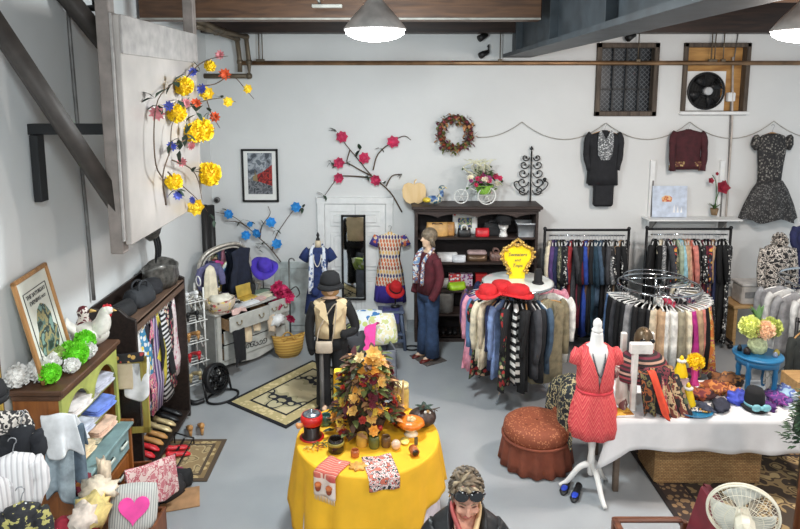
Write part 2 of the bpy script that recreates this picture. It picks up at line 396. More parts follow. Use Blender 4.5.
# pipes
copper = mat('old_copper_pipe', (150, 116, 84), .38, .7, var=.25, scale=3); iron = mat('dull_iron_pipe', (104, 92, 76), .45, .5, var=.2, scale=4)
pz = at(400, 63, Y=BW - .12).z
t = thing('water_pipe', 'long copper pipe running level across the white back wall', 'pipe', (0, BW - .12, pz))
b = MB(); xa = at(240, 61, Y=BW - .12).x
b.cyl((xa, 0, 0), (6.5, 0, 0), .033, seg=10); b.build('pipe_run', copper, t)
for px, nm in ((259, 2), (500, 1), (638, 1), (711, 2), (723, 1)):
    b = MB(); x = at(px, 60, Y=BW - .12).x
    for e in range(nm): b.cyl((x + e * .05, 0, .03), (x + e * .05, 0, zt - pz), .008, seg=6)
    b.box((x + .02 * (nm - 1), 0, .02), (.06 * nm, .05, .07), .005); b.build('hanger_rod', iron, t)
for px, py in ((418 + 66, 36), (485, 53), (632, 36)):
    o = at(px, py, Y=BW - .1); t = thing('spotlight', {36: 'small black spotlight under the beam left of the grey girder', 53: 'small black fitting on the wall below the left spotlight'}[py] if px < 600 else 'small black spotlight above the barred window', 'spotlight', o)
    b = MB(); b.tube([V((-.07, -.03, -.04)), V((-.02, 0, -.01)), V((.05, .02, .02))], [.05, .045, .03], 12); b.build('lamp_head', mat('matte_black', (22, 22, 23), .5), t)
    b = MB(); b.cyl((.05, .02, .02), (.05, .02, .12), .012, seg=6); b.cyl((.05, .02, .1), (.05, .1, .1), .012, seg=6); b.build('bracket', MATS['matte_black'], t)
t = thing('pipe_bend', 'pair of iron pipes bending down at the left end of the copper pipe', 'pipe')
for k, pp in enumerate((((196, 20, 7.6), (222, 31, 8.7), (246, 37, 9.3), (249, 62, 9.35), (249, 76, 9.35), (204, 76, 9.35)), ((196, 26, 7.6), (216, 32, 8.6), (237, 39, 9.3), (240, 62, 9.38), (240, 72, 9.38)))):
    b = MB(); P = [at(x, y, Y=Y) for x, y, Y in pp]; b.tube(P, .036, 8)
    for q in P[1:-1]: b.ball(q, .05, 8, 6)
    b.build('bent_pipe', iron, t)
t = thing('wall_conduit', 'thin grey conduit running down the left wall behind the diagonal braces', 'pipe')
b = MB(); P = [at(x, y, X=LW + .03) for x, y in ((68, 12), (72, 60), (80, 150), (87, 220), (94, 300))]; b.tube(spline(P, 4), .016, 6); b.build('conduit', mat('grey_conduit', (120, 118, 116)), t)
t = thing('wall_conduit', 'slim white pipe running down the back wall right of the wall shelf', 'pipe')
b = MB(); b.tube([at(733, 57, Y=BW - .03), at(732, 130, Y=BW - .03), at(725, 230, Y=BW - .03)], .014, 6); b.build('conduit', mat('cream_pipe', (196, 186, 178), .5), t)
for px in (187, 211):
    t = thing('cable_duct', 'dark vertical cable duct in the corner, ' + ('left' if px < 200 else 'right') + ' one of the pair', 'duct')
    b = MB(); p0, p1 = at(px, 205, Y=9.2 if px > 200 else 8.9), at(px + 2, 300, Y=9.2 if px > 200 else 8.9); p0.x = p1.x = max(p0.x, LW + .06); p0.y = p1.y; p1.z = 0; b.tube([p0, p1], [.05, .05], 4); b.build('duct', mat('black_duct', (36, 34, 34), .5), t)
# pendants
shade_m = mat('grey_enamel_shade', (178, 174, 170), .35); lens_m = mat('lit_lens', (255, 255, 255), .5, var=0, emis=16)
def pendant(px, py, Y, label):
    p = at(px, py, Y=Y); t = thing('pendant_light', label, 'pendant light', p, 0, 'factory pendant lights')
    b = MB(); b.lathe([(.265, 0), (.27, .01), (.2, .1), (.11, .2), (.055, .26), (.05, .32), (.0, .33)], seg=28, cap=False); b.build('lamp_shade', shade_m, t, solid=.004)
    b = MB(); b.lathe([(.0, -.1), (.1, -.092), (.19, -.07), (.25, -.035), (.258, -.002)], seg=28, cap=False); b.build('diffuser', lens_m, t)
    b = MB(); b.cyl((0, 0, .32), (0, 0, 5.1 - p.z), .012, seg=8); b.build('stem', mat('matte_black', (22, 22, 23)), t)
pendant(375, 30, 5.7, 'grey enamel dome pendant lit above the black hat mannequin')
pendant(805, 31, 5.7, 'grey enamel dome pendant cut off at right edge, lit')
# skylight-like lens on ceiling left of pendant: pale bracketed panel on joist
o = at(327, 6, Y=6.6); t = thing('ceiling_bracket', 'pale metal bracket and cord under the ceiling left of the pendant', 'bracket', o)
b = MB(); b.box((0, 0, 0), (.3, .08, .03), .005); b.cyl((-.06, 0, 0), (-.2, .1, .3), .014, seg=6); b.build('bracket_plate', mat('pale_conduit', (150, 148, 140)), t)
# ---------------------------------------------------------------- signboard panel on braces at the left
panel = mat('aged_white_panel', (168, 160, 154), .35, var=.1, scale=2, coat=.2)
BX = -2.0
P0, P1 = at(119, 14, X=BX), at(133, 245, X=BX); Q1 = at(203, 203, X=BX); yb0 = (P0.y + P1.y) / 2; zb0 = P1.z; zb1 = P0.z; yb1 = Q1.y
t = thing('wall_signboard', 'large aged white panel board held off left wall on braces', 'panel', (BX, yb0, zb0))
b = MB(); b.box((-.03, (yb1 - yb0) / 2, (zb1 - zb0) / 2), (.05, yb1 - yb0, zb1 - zb0), .006); b.build('board', panel, t)
b = MB(); b.box((-.055, .02, (zb1 - zb0) / 2 + .02), (.02, .1, zb1 - zb0 - .02), .004); b.box((.004, (yb1 - yb0) / 2, zb1 - zb0 - .14), (.016, yb1 - yb0, .28), .004); b.build('edge_trim', mat('pale_trim', (158, 152, 148), .35), t)
b = MB(); b.box((-.12, .04, .5 + (zb1 - zb0) / 2 - .02), (.1, .1, zb1 - zb0 + 1.1), .006); b.build('post', mat('grey_post', (128, 118, 112), .6), t)
iron2 = mat('brown_iron', (66, 60, 56), .6, .2)
b = MB()
A, B_ = at(-24, -6, X=LW + .06), at(118, 207, Y=yb0 + .06); b.tube([A - t.location, B_ - t.location], .075, 4, flat=1, up=V((0, 1, 0)))
b.build('diagonal_brace', iron2, t)
b = MB(); A, B_ = at(52, -22, X=LW + .06), at(118, 60, Y=yb0 + .9); b.tube([A - t.location, B_ - t.location], .085, 4, up=V((0, 1, 0))); b.build('diagonal_brace', iron2, t)
b = MB(); A = at(20, 129, Y=yb0 + .1); A.x = LW + .02; b.box(((A.x + BX) / 2 - BX - .08, .1, A.z - zb0), (BX - A.x - .1, .09, .08), .004); b.build('cross_bar', mat('black_iron', (24, 25, 27)), t)
b = MB(); P = at(27, 136, X=LW + .05); Pb = at(36, 203, X=LW + .05); b.box((P.x - BX, .08, (P.z + Pb.z) / 2 - zb0), (.06, .1, P.z - Pb.z), .004); b.build('wall_plate', MATS['black_iron'], t)
b = MB(); P = at(96, 8, Y=yb0 + .7); t2 = thing('spotlight', 'small black spotlight by the brace at top left', 'spotlight', P); b.tube([V((-.1, 0, .0)), V((0, 0, 0)), V((.03, 0, -.02)), V((.09, 0, -.02))], [.02, .03, .03, .05], 10); b.build('lamp_head', MATS['matte_black'], t2); b = MB(); b.cyl((-.02, 0, 0), (-.02, 0, .4), .01, seg=6); b.build('stem', MATS['matte_black'], t2)
b = MB(); b.box((-1.62, 6.7, 4.7), (.12, .12, .9), .005); P = at(189, 10, Y=6.5); b = MB(); b.box((P.x, 6.5, 4.55), (.1, .1, 1.1), .005); struct('trim_11', b, mat('grey_post', (128, 118, 112)))
# ================================================================ GARMENTS AND RACKS
FAB = {}
def cloth(key):
    "fabric by key: plain colour tuple or (pattern, colours..)"
    if key in FAB: return FAB[key]
    n = 'fabric_%d' % len(FAB)
    if isinstance(key[0], str):
        kd, sc_, cols = key[0], key[1], list(key[2:])
        if kd.startswith('stripe'): m = pat(n, 'stripe', cols, sc_, kd[-1], .8)
        else: m = pat(n, kd, cols, sc_, 'z', .8)
    else: m = mat(n, key, .85, var=.16, scale=14, sheen=.0, bump=.15, bscale=90)
    FAB[key] = m; return m
hang_clear = mat('clear_hanger', (214, 216, 214), .25); hang_white = mat('white_hanger', (235, 234, 230), .35); hang_wood = wood('wooden_hanger', (176, 128, 76), (206, 160, 104), 3, 'x'); hook_m = mat('hook_steel', (170, 172, 176), .3, .9)
HANG = {'clear': hang_clear, 'white': hang_white, 'wood': hang_wood}
def hanger(t, w, kind='clear', clips=False):
    b = MB(); b.tube(arc((0, 0, -.0), .022, PI * .95, -PI * .35, 7) + [V((0, 0, -.055)), V((0, 0, -.085))], .0035, 5); h = b.build('hanger_hook', hook_m, None)
    b = MB(); k = w * .5
    if clips:
        b.tube([V((-k * .8, 0, -.1)), V((k * .8, 0, -.1))], .008, 6)
        for s_ in (-1, 1): b.box((s_ * k * .62, 0, -.125), (.03, .022, .05), .005)
    else: b.tube([V((-k * .93, 0, -.15)), V((-k * .5, 0, -.108)), V((-.02, 0, -.085)), V((.02, 0, -.085)), V((k * .5, 0, -.108)), V((k * .93, 0, -.15))], .009, 6)
    o = b.build('hanger', HANG[kind], t); h.parent = o
    return o
def gbody(w, L, th, kind, rr):
    "loft of a hanging garment: x across the shoulders, y its thickness, z down from the hook"
    b = MB(); n = 22; ph = rr.uniform(0, 6); fold = {'coat': .016, 'dress': .03, 'skirt': .03}.get(kind, .012)
    if kind in ('trousers', 'skirt'): prof = [(0, .80), (.06, .84), (.25, .95), (.6, 1.0 if kind == 'trousers' else 1.12), (1, .92 if kind == 'trousers' else 1.3)]; z0 = -.12
    elif kind == 'dress': prof = [(0, .16), (.015, .24), (.03, .5), (.055, .92), (.08, 1.0), (.2, .86), (.38, .74), (.55, .95), (.8, 1.1), (1, 1.2)]; z0 = -.075
    else: prof = [(0, .16), (.02, .26), (.045, .55), (.085, .95), (.12, 1.02), (.3, .92), (.6, .9), (.85, .95), (1, .98)]; z0 = -.075
    rings = []
    for t, k in prof:
        row = []; hw = w * .5 * k; tt = th * .5 * (.35 + .65 * min(1, t * 6)) if kind not in ('trousers', 'skirt') else th * .5
        for j in range(n):
            u = 2 * PI * j / n; c, s_ = math.cos(u), math.sin(u)
            f = fold * min(1, t * 2.2) * math.cos(5 * u + ph + t * 1.5)
            row.append(V((math.copysign(abs(c) ** .7, c) * (hw + f), math.copysign(abs(s_) ** .8, s_) * tt + f * .8 + .012 * t * math.sin(3 * c + ph), z0 - t * L + (.012 * math.cos(3 * u + ph) if t == 1 else 0))))
        rings.append(row)
    return b.loft(rings, cap0=True, cap1=True)
def garment(loc, rz, kind, m, w=.42, L=.7, th=.07, sleeve=.5, trim=None, label='', group=None, hang='clear', name=None, tilt=0):
    nm = name or {'top': 'blouse', 'coat': 'jacket', 'dress': 'dress', 'trousers': 'trousers', 'skirt': 'skirt'}[kind]
    cat = {'top': 'blouse', 'coat': 'jacket', 'dress': 'dress', 'trousers': 'trousers', 'skirt': 'skirt'}[kind]
    rr = random.Random(len(bpy.data.objects)); t = thing(nm, label, cat, loc, rz, group)
    hanger(t, w, hang, kind in ('trousers', 'skirt'))
    gbody(w, L, th, kind, rr).build('garment_body', m, t)
    if sleeve and kind in ('top', 'coat', 'dress'):
        for s_ in (-1, 1):
            b = MB(); x = s_ * w * .47; sx = rr.uniform(.0, .05); sy = rr.uniform(-.05, .02)
            P = spline([V((x * .86, 0, -.14)), V((x + s_ * .015, sy * .3, -.2)), V((x + s_ * .03, sy, -.14 - sleeve * .55)), V((x + s_ * (.03 - sx), sy - .02, -.14 - sleeve))], 3)
            k = len(P); b.tube(P, [.062 - .02 * i / (k - 1) + .004 * math.sin(i * 2.1) for i in range(k)], 9, flat=.75, up=V((0, 1, 0))); b.build('sleeve', m, t)
    if trim is not None:
        b = MB()
        if kind == 'coat':
            for s_ in (-1, 1): b.tube([V((s_ * .05, -th * .42, -.09)), V((s_ * .06, -th * .56, -.2)), V((0, -th * .6, -.34))], [.02, .03, .008], 6, flat=.35, up=V((0, 1, 0)))
        else: b.tube(arc((0, -th * .1, -.085), .06, PI, 2 * PI, 8), .008, 6)
        b.build('collar', trim, t)
    return t
rackm = mat('black_rack_tube', (38, 38, 40), .4, .5); chrome = mat('chrome', (200, 204, 208), .14, 1, var=.04)
def gname(desc, kind): return desc
# (colour key, words)
K = {
 'black': ((24, 24, 27), 'black'), 'jet': ((16, 16, 18), 'jet black'), 'navy': ((34, 42, 78), 'navy'), 'teal': ((32, 58, 74), 'dark teal'), 'slate': ((64, 84, 104), 'slate blue'),
 'royal': ((40, 70, 156), 'royal blue'), 'char': ((62, 62, 66), 'charcoal'), 'grey': ((140, 140, 142), 'grey'), 'silver': ((186, 186, 184), 'silver grey'), 'red': ((148, 40, 46), 'dark red'),
 'wine': ((96, 26, 44), 'wine red'), 'cream': ((224, 212, 186), 'cream'), 'tan': ((186, 154, 122), 'tan'), 'brown': ((92, 66, 52), 'brown'), 'white': ((226, 224, 218), 'white'),
 'green': ((62, 84, 66), 'dark green'), 'sage': ((158, 172, 148), 'sage green'), 'aqua': ((150, 196, 208), 'pale aqua'), 'peach': ((214, 168, 142), 'peach'), 'coral': ((206, 128, 116), 'coral'),
 'khaki': ((150, 142, 120), 'khaki'), 'olive': ((104, 100, 72), 'olive'), 'magenta': ((176, 44, 128), 'magenta'), 'pink': ((222, 150, 168), 'pink'), 'ltblue': ((124, 146, 190), 'light blue'), 'denim': ((92, 122, 164), 'denim blue'), 'rose': ((204, 70, 96), 'rose red'), 'beige': ((206, 190, 164), 'beige'), 'purple': ((84, 60, 112), 'purple'),
 'bwdot': (('floral', 42, (24, 24, 26), (228, 226, 220), (24, 24, 26), (90, 90, 92)), 'black and white print'),
 'bwstripe': (('stripez', 11, (22, 22, 24), (230, 228, 222)), 'black and white striped'),
 'greydot': (('floral', 70, (120, 122, 124), (206, 204, 200), (84, 84, 88)), 'grey speckled'),
 'multi': (('floral', 26, (60, 40, 60), (190, 70, 60), (214, 160, 70), (70, 100, 120), (30, 30, 34)), 'multicoloured print'),
 'rflor': (('floral', 22, (30, 26, 28), (170, 44, 44), (96, 110, 70), (206, 170, 140), (30, 26, 28)), 'red floral on black'),
 'yflor': (('blotch', 14, (214, 120, 60), (226, 190, 90), (190, 80, 110), (230, 206, 140)), 'orange and yellow print'),
 'plaid': (('check', 16, (60, 50, 90), (150, 80, 90), (40, 40, 60)), 'purple plaid'), 'camo': (('blotch', 12, (40, 44, 40), (110, 112, 90), (66, 70, 58), (150, 146, 120)), 'green mottled'),
 'vstripe': (('stripex', 18, (40, 44, 50), (214, 210, 200), (130, 60, 60)), 'striped'),
}
def clothes(rack, keys, place, group, where, sort=None):
    n = len(keys)
    for i, spec in enumerate(keys):
        k, kind = spec[0], spec[1]; o = dict(spec[2]) if len(spec) > 2 else {}
        loc, rz = place(i, n)
        if rack in 'ab': o['L'] = o.get('L', .7) * 1.22
        noun = {'top': 'blouse', 'coat': 'jacket', 'dress': 'dress', 'trousers': 'trousers', 'skirt': 'skirt'}[kind]
        lab = '%s %s, %s garment %s' % (K[k][1], noun, ORD[i], where)
        tr = o.pop('trim', None)
        garment(loc, rz, kind, cloth(K[k][0]), label=lab, group=group, trim=cloth(K[tr][0]) if tr else None, **o)
def straight_rack(label, xa, xb, Y, z, base=True):
    t = thing('clothes_rack', label, 'clothes rack', ((xa + xb) / 2, Y, 0)); w = xb - xa
    b = MB(); b.cyl((-w / 2, 0, z), (w / 2, 0, z), .018, seg=8); b.build('rail', rackm, t)
    b = MB(); b.cyl((-w / 2 + .06, 0, z - .08), (w / 2 - .06, 0, z - .08), .01, seg=8); b.build('lower_rail', chrome, t)
    for s_ in (-1, 1):
        b = MB(); b.cyl((s_ * w / 2, 0, .1), (s_ * w / 2, 0, z + .02), .02, seg=8); b.ball((s_ * w / 2, 0, z + .02), .028, 8, 6); b.build('upright', rackm, t)
        b = MB(); b.box((s_ * w / 2, 0, .1), (.05, .5, .035), .006)
        f = b.build('foot', rackm, t)
        for e in (-.22, .22):
            b = MB(); b.lathe([(.0, -.03), (.03, -.028), (.03, .028), (.0, .03)], seg=12); b.build('caster', rackm, f, loc=(s_ * w / 2, e, .04), rot=(0, PI / 2, 0))
    b = MB(); b.cyl((-w / 2, 0, .1), (w / 2, 0, .1), .016, seg=8); b.build('bottom_bar', rackm, t)
    return t
RY = 9.02
ra, rb = at(545, 230, Y=RY), at(629, 230, Y=RY); rz_ = ra.z
straight_rack('long black clothes rack on the back wall below the barred window', ra.x, rb.x, RY, rz_)
rr = random.Random(5)
def on_rail(xa, xb, z, Y, lo=60, hi=82):
    def f(i, n):
        return (xa + (xb - xa) * (i + .5) / n, Y, z - .09), math.radians(rr.uniform(lo, hi))
    return f
clothes('a', [('cream', 'top', dict(L=.5, w=.36)), ('purple', 'dress', dict(L=.9)), ('navy', 'coat', dict(L=.85)), ('camo', 'top', dict(L=.95)), ('black', 'coat', dict(L=1.0)), ('bwdot', 'top', dict(L=.6)), ('navy', 'dress', dict(L=1.0)), ('red', 'top', dict(L=.65)), ('char', 'dress', dict(L=.85)), ('black', 'dress', dict(L=1.15)), ('black', 'coat', dict(L=.9)), ('wine', 'dress', dict(L=1.0)), ('royal', 'dress', dict(L=1.1, th=.1)), ('brown', 'coat', dict(L=.85)), ('black', 'dress', dict(L=1.05)), ('teal', 'coat', dict(L=.85, th=.11, sleeve=.55)), ('teal', 'dress', dict(L=1.1, th=.1)), ('slate', 'coat', dict(L=.75, th=.1)), ('black', 'coat', dict(L=.9)), ('char', 'top', dict(L=.8)), ('bwdot', 'dress', dict(L=.9)), ('greydot', 'top', dict(L=.75)), ('black', 'dress', dict(L=.95, th=.1)), ('tan', 'coat', dict(L=.8)), ('jet', 'top', dict(L=.7, th=.1)), ('bwdot', 'top', dict(L=.55))],
        on_rail(ra.x + .05, rb.x - .02, rz_, RY), 'garments on the long black rack', 'from left on the rack below the barred window')
rc, rd = at(647, 229, Y=RY), at(731, 229, Y=RY)
straight_rack('black wheeled clothes rack under the white wall shelf', rc.x, rd.x, RY, rc.z)
clothes('b', [('jet', 'coat', dict(L=1.15, th=.12, sleeve=.6)), ('jet', 'top', dict(L=.7, th=.1)), ('cream', 'top', dict(L=.5, sleeve=.22)), ('greydot', 'dress', dict(L=.95)), ('char', 'coat', dict(L=.8)), ('multi', 'top', dict(L=.75)), ('camo', 'coat', dict(L=.75, th=.1)), ('sage', 'top', dict(L=.8, th=.1)), ('aqua', 'dress', dict(L=.95, th=.12)), ('tan', 'top', dict(L=.7)), ('peach', 'dress', dict(L=.9, th=.1)), ('coral', 'top', dict(L=.8)), ('black', 'coat', dict(L=.9)), ('bwdot', 'top', dict(L=.7)), ('wine', 'top', dict(L=.75, sleeve=.2)), ('black', 'dress', dict(L=1.1)), ('multi', 'dress', dict(L=.9)), ('tan', 'top', dict(L=.65)), ('navy', 'trousers', dict(L=1.0)), ('jet', 'coat', dict(L=1.0, th=.1)), ('jet', 'dress', dict(L=1.15, th=.1)), ('bwdot', 'dress', dict(L=1.2))],
        on_rail(rc.x + .08, rd.x - .02, rc.z, RY), 'garments on the wheeled rack', 'from left on the rack under the wall shelf')
# ---------------------------------------------------------------- round rack with a glass top
def round_rack(label, c, r, z, zf=.0, legs=4, top=None, foot=.5):
    t = thing('round_clothes_rack', label, 'clothes rack', (c.x, c.y, zf))
    b = MB(); b.tube([V((r * math.cos(2 * PI * k / 40), r * math.sin(2 * PI * k / 40), z)) for k in range(40)], .016, 8, closed=True); b.build('ring_rail', chrome, t)
    b = MB(); b.cyl((0, 0, .05), (0, 0, z), .02, seg=10); b.build('pole', chrome, t)
    b = MB()
    for k in range(3): a = k * PI * 2 / 3 + .4; b.cyl((0, 0, z - .05), (r * math.cos(a), r * math.sin(a), z), .01, seg=6)
    b.build('spoke_set', chrome, t)
    for k in range(legs):
        a = k * 2 * PI / legs + .95 + PI; b = MB(); b.tube([V((.0, .0, .5)), V((foot * .7 * math.cos(a), foot * .7 * math.sin(a), .22)), V((foot * math.cos(a), foot * math.sin(a), .015))], .012, 8); b.build('leg', chrome, t)
    return t
Cc = V((1.46, 7.55, 0)); Rz = 1.37; Rr = .42
t = round_rack('round chrome clothes rack with glass top and yellow sign, centre of the room', Cc, Rr, Rz)
b = MB(); b.lathe([(0, 0), (Rr - .02, 0), (Rr + .01, .006), (Rr - .02, .014), (0, .014)], (0, 0, Rz + .012), 40, cap=False); b.build('glass_top', mat('frosted_glass_top', (222, 226, 222), .08, var=.02, coat=.5), t)
def on_ring(c, r, z, a0, a1, jit=8):
    def f(i, n):
        a = math.radians(a0 + (a1 - a0) * (i + .5) / n)
        return (c.x + r * math.cos(a), c.y + r * math.sin(a), z - .025), a + math.radians(rr.uniform(-jit, jit))
    return f
clothes('c', [('plaid', 'top', dict(L=.7)), ('brown', 'coat', dict(L=.75)), ('purple', 'top', dict(L=.7)), ('pink', 'dress', dict(L=.95, sleeve=.5)), ('denim', 'coat', dict(L=.75, sleeve=.55)), ('rflor', 'dress', dict(L=.98, sleeve=.3)), ('cream', 'coat', dict(L=.75, th=.1, sleeve=.55)), ('beige', 'dress', dict(L=.8)), ('navy', 'coat', dict(L=.82, th=.1, hang='wood')), ('ltblue', 'top', dict(L=.9, th=.1, sleeve=.6)), ('rflor', 'dress', dict(L=1.0, th=.1)), ('black', 'top', dict(L=.85)), ('bwstripe', 'dress', dict(L=.9, th=.1, sleeve=.0, hang='white')), ('jet', 'dress', dict(L=1.0, th=.1, sleeve=.3)), ('jet', 'coat', dict(L=.85, hang='wood')), ('char', 'coat', dict(L=.85, th=.12, sleeve=.6)), ('black', 'coat', dict(L=.9, th=.12, sleeve=.6)), ('slate', 'coat', dict(L=.8, sleeve=.6))],
        on_ring(Cc, Rr, Rz, 165, 298), 'garments on the round glass-topped rack', 'clockwise seen from above on the glass-topped round rack'.replace('clockwise seen from above', 'from left'))
a = math.radians(312); garment((Cc.x + Rr * math.cos(a), Cc.y + Rr * math.sin(a), Rz - .03), math.radians(22), 'coat', cloth(K['olive'][0] if False else (134, 124, 98)), w=.5, L=.98, th=.2, sleeve=.62, label='long khaki trench coat facing front on the glass-topped round rack', group='garments on the round glass-topped rack', trim=cloth((120, 110, 86)), hang='wood')
clothes('c', [('white', 'top', dict(L=.85)), ('pink', 'top', dict(L=.7)), ('wine', 'coat', dict(L=.8)), ('black', 'coat', dict(L=.85)), ('greydot', 'dress', dict(L=.9)), ('navy', 'coat', dict(L=.85))], on_ring(Cc, Rr, Rz, 332, 505), 'garments on the round glass-topped rack', 'from the trench coat on the back of the glass-topped rack')
# red hats on the glass top
zt_ = Rz + .028
redfelt = mat('red_felt', (196, 28, 34), .85, var=.12, bump=.2)
def hat(loc, rz, r, h, m, label, band=None, brim=1.5, rx=0, name='hat', flop=.02, group=None):
    t = thing(name, label, 'hat', loc, rot=(rx, 0, rz), group=group)
    b = MB(); b.lathe([(r * .99, 0), (r, h * .3), (r * .93, h * .75), (r * .75, h * .97), (r * .3, h * 1.02), (0, h * .97)], seg=20, cap=False, sy=1.12); b.build('crown', m, t)
    b = MB(); n = 24
    b.loft([[V((q * math.cos(2 * PI * k / n), q * 1.12 * math.sin(2 * PI * k / n), zz + flop * (q / r - 1) * math.cos(2 * 2 * PI * k / n + 1))) for k in range(n)] for q, zz in ((r * .98, .004), (r * (1 + brim) / 2, -.004), (r * brim, -.02 * (1 if brim < 1.9 else .3)))], cap=False); b.build('brim', m, t, solid=.006)
    if band: b = MB(); b.lathe([(r * 1.012, .005), (r * 1.015, .03)], seg=20, cap=False, sy=1.12); b.build('hat_band', band, t, solid=.004)
    return t
for i, (px, py, q) in enumerate(((487, 288, .105), (501, 284, .115), (517, 288, .12))):
    p = at(px, py, z=zt_ + .05); hat((p.x, p.y - .06, zt_ + .012), i * .7, q, .09, redfelt, 'red felt hat on the glass rack top, ' + ('left end of the row', 'middle of the row', 'beneath the yellow sign')[i], brim=1.35, flop=.05, group='red hats on the glass rack top')
# ornate yellow sign
p = at(517, 288, Y=Cc.y + .05); sp = V((p.x, Cc.y + .08, zt_))
t = thing('framed_sign', 'yellow hand-lettered sign in ornate gilt frame on round glass rack top', 'sign', sp)
hh = at(517, 242, Y=sp.y).z - zt_; sw = .17 * hh / .42
out = [(-.5, 0), (.5, 0), (.55, .2), (.6, .34), (.82, .46), (.95, .62), (.95, .75), (.8, .88), (.5, .93), (.25, 1.0), (0, .96), (-.25, 1.0), (-.5, .93), (-.8, .88), (-.95, .75), (-.95, .62), (-.82, .46), (-.6, .34), (-.55, .2)]
out = [(x * sw, z * hh * .95) for x, z in out]
b = MB(); b.prism(out, -.008, .008); b.build('sign_board', mat('sign_yellow', (250, 216, 16), .5, var=.04), t)
b = MB(); b.tube(spline([V((x * 1.03, -.005, z)) for x, z in out[2:] + out[:0]], 2), .02, 8); rs = random.Random(2)
for x, z in out[2:]:
    for k in range(3): b.ball((x * 1.05 + rs.uniform(-.025, .025), -.02, z + rs.uniform(-.02, .02)), rs.uniform(.012, .022), 7, 5, nz=.4, seed=k)
for k in range(7): b.ball((-.06 + .02 * k, -.02, hh * .97 + .05 - abs(k - 3) * .013), .02, 7, 5)
b.build('gilt_frame', mat('gilt', (196, 160, 84), .35, .6, var=.3, scale=30), t)
b = MB(); b.tube([V((0, .02, hh * .6)), V((0, .14, .0))], .012, 6); b.build('easel_back', rackm, t)
ink = mat('dark_blue_ink', (40, 60, 90), .6)
for k, (w_, s_) in enumerate((('Sweaters', .062), ('and', .05), ('Tops', .062))):
    lettering(w_, s_, ink, t, (0, -.011, hh * (.66 - .15 * k)), (PI / 2, 0, 0), shear=.25)
# black cap behind the hats
p = at(538, 283, z=zt_); t = hat((p.x + .0, p.y, zt_ + .015), 0, .05, .16, mat('black_felt', (26, 26, 28), .9), 'small tall black hat on the glass rack top right of sign', brim=1.4)
# ---------------------------------------------------------------- trousers rack
Cp = V((3.36, 8.0, 0)); Pz = 1.2; Pr = .5
t = round_rack('round chrome trouser rack packed with clip hangers, between wall racks and white table', Cp, Pr, Pz)
b = MB(); b.tube([V((.4 * math.cos(2 * PI * k / 40), .4 * math.sin(2 * PI * k / 40) + .1, Pz + .06)) for k in range(40)], .009, 8, closed=True)
b.build('upper_ring', chrome, t)
b = MB(); b.cyl((0, .1, Pz - .2), (0, .1, Pz + .06), .016, seg=8); b.cyl((-.4, .1, Pz + .06), (.4, .1, Pz + .06), .01, seg=6); b.build('upper_post', chrome, t)
pk = ['denim', 'jet', 'jet', 'char', 'jet', 'black', 'grey', 'jet', 'jet', 'black', 'beige', 'tan', 'white', 'white', 'khaki', 'cream', 'magenta', 'tan', 'coral', 'jet', 'yflor', 'black', 'jet', 'bwdot', 'jet', 'jet', 'khaki', 'grey']
clothes('p', [(k, 'skirt' if k in ('yflor', 'magenta') else 'trousers', dict(L=.76 + .07 * ((i * 7) % 3 - 1), w=.36, th=.075 + .025 * (i % 3), hang='white' if i % 2 else 'clear')) for i, k in enumerate(pk)], on_ring(Cp, Pr, Pz, 168, 372, 10), 'trousers on the round chrome rack', 'from left round the front of the trouser rack')
clothes('p', [(k, 'trousers', dict(L=.8, w=.36, th=.08, hang='white')) for k in ('white', 'rose', 'jet', 'plaid', 'grey', 'khaki', 'jet', 'cream')], on_ring(V((Cp.x, Cp.y + .1, 0)), .4, Pz + .06, 245, 385, 10), 'trousers on the upper ring', 'from left on the upper ring of the trouser rack')
# ---------------------------------------------------------------- grey round rack at the right edge
Cg = V((5.28, 7.6, 0)); Gz = 1.38; Gr = .55
t = round_rack('round chrome rack of grey and cream tops at right edge', Cg, Gr, Gz)
clothes('g', [('grey', 'coat', dict(L=.85, th=.12, hang='white')), ('silver', 'coat', dict(L=.85, th=.12, hang='white')), ('grey', 'top', dict(L=.8, th=.12, hang='white')), ('silver', 'top', dict(L=.85, th=.14, hang='white')), ('silver', 'coat', dict(L=.9, th=.14, sleeve=.6, hang='white')), ('silver', 'top', dict(L=.9, th=.14, hang='white')), ('cream', 'coat', dict(L=.9, th=.14, sleeve=.6, hang='white')), ('beige', 'top', dict(L=.9, th=.12, hang='white')), ('white', 'top', dict(L=.85, hang='white')), ('tan', 'coat', dict(L=.85, hang='white'))], on_ring(Cg, Gr, Gz, 162, 300, 6), 'grey and cream tops on the right rack', 'from left on the rack at right edge')
# ================================================================ WALL DECORATION
WY = BW - .03
frame_blk = mat('black_frame', (20, 20, 22), .35)
leafg = mat('leaf_green', (62, 96, 48), .6, var=.25); leafd = mat('leaf_dark', (40, 58, 44), .6, var=.25); twig = mat('twig_brown', (84, 66, 50), .8, var=.2)
def picture(label, p0, p1, Y, art, border=.03, matw=.06, fm=frame_blk, name='framed_picture', tilt=0, rz=0):
    a, c = at(*p0, Y=Y), at(*p1, Y=Y); w, h = c.x - a.x, a.z - c.z
    t = thing(name, label, 'picture', ((a.x + c.x) / 2, Y, c.z), rot=(tilt, 0, rz))
    b = MB()
    for cc, d in (((-w / 2 + border / 2, 0, h / 2), (border, .03, h)), ((w / 2 - border / 2, 0, h / 2), (border, .03, h)), ((0, 0, border / 2), (w, .03, border)), ((0, 0, h - border / 2), (w, .03, border))): b.box(cc, d, .004)
    b.build('frame', fm, t)
    b = MB(); b.box((0, .008, h / 2), (w - border, .008, h - border)); b.build('mount', mat('mount_white', (230, 230, 226), .6, var=.02), t)
    art(t, w - 2 * border - 2 * matw, h - 2 * border - 2 * matw, h / 2); return t
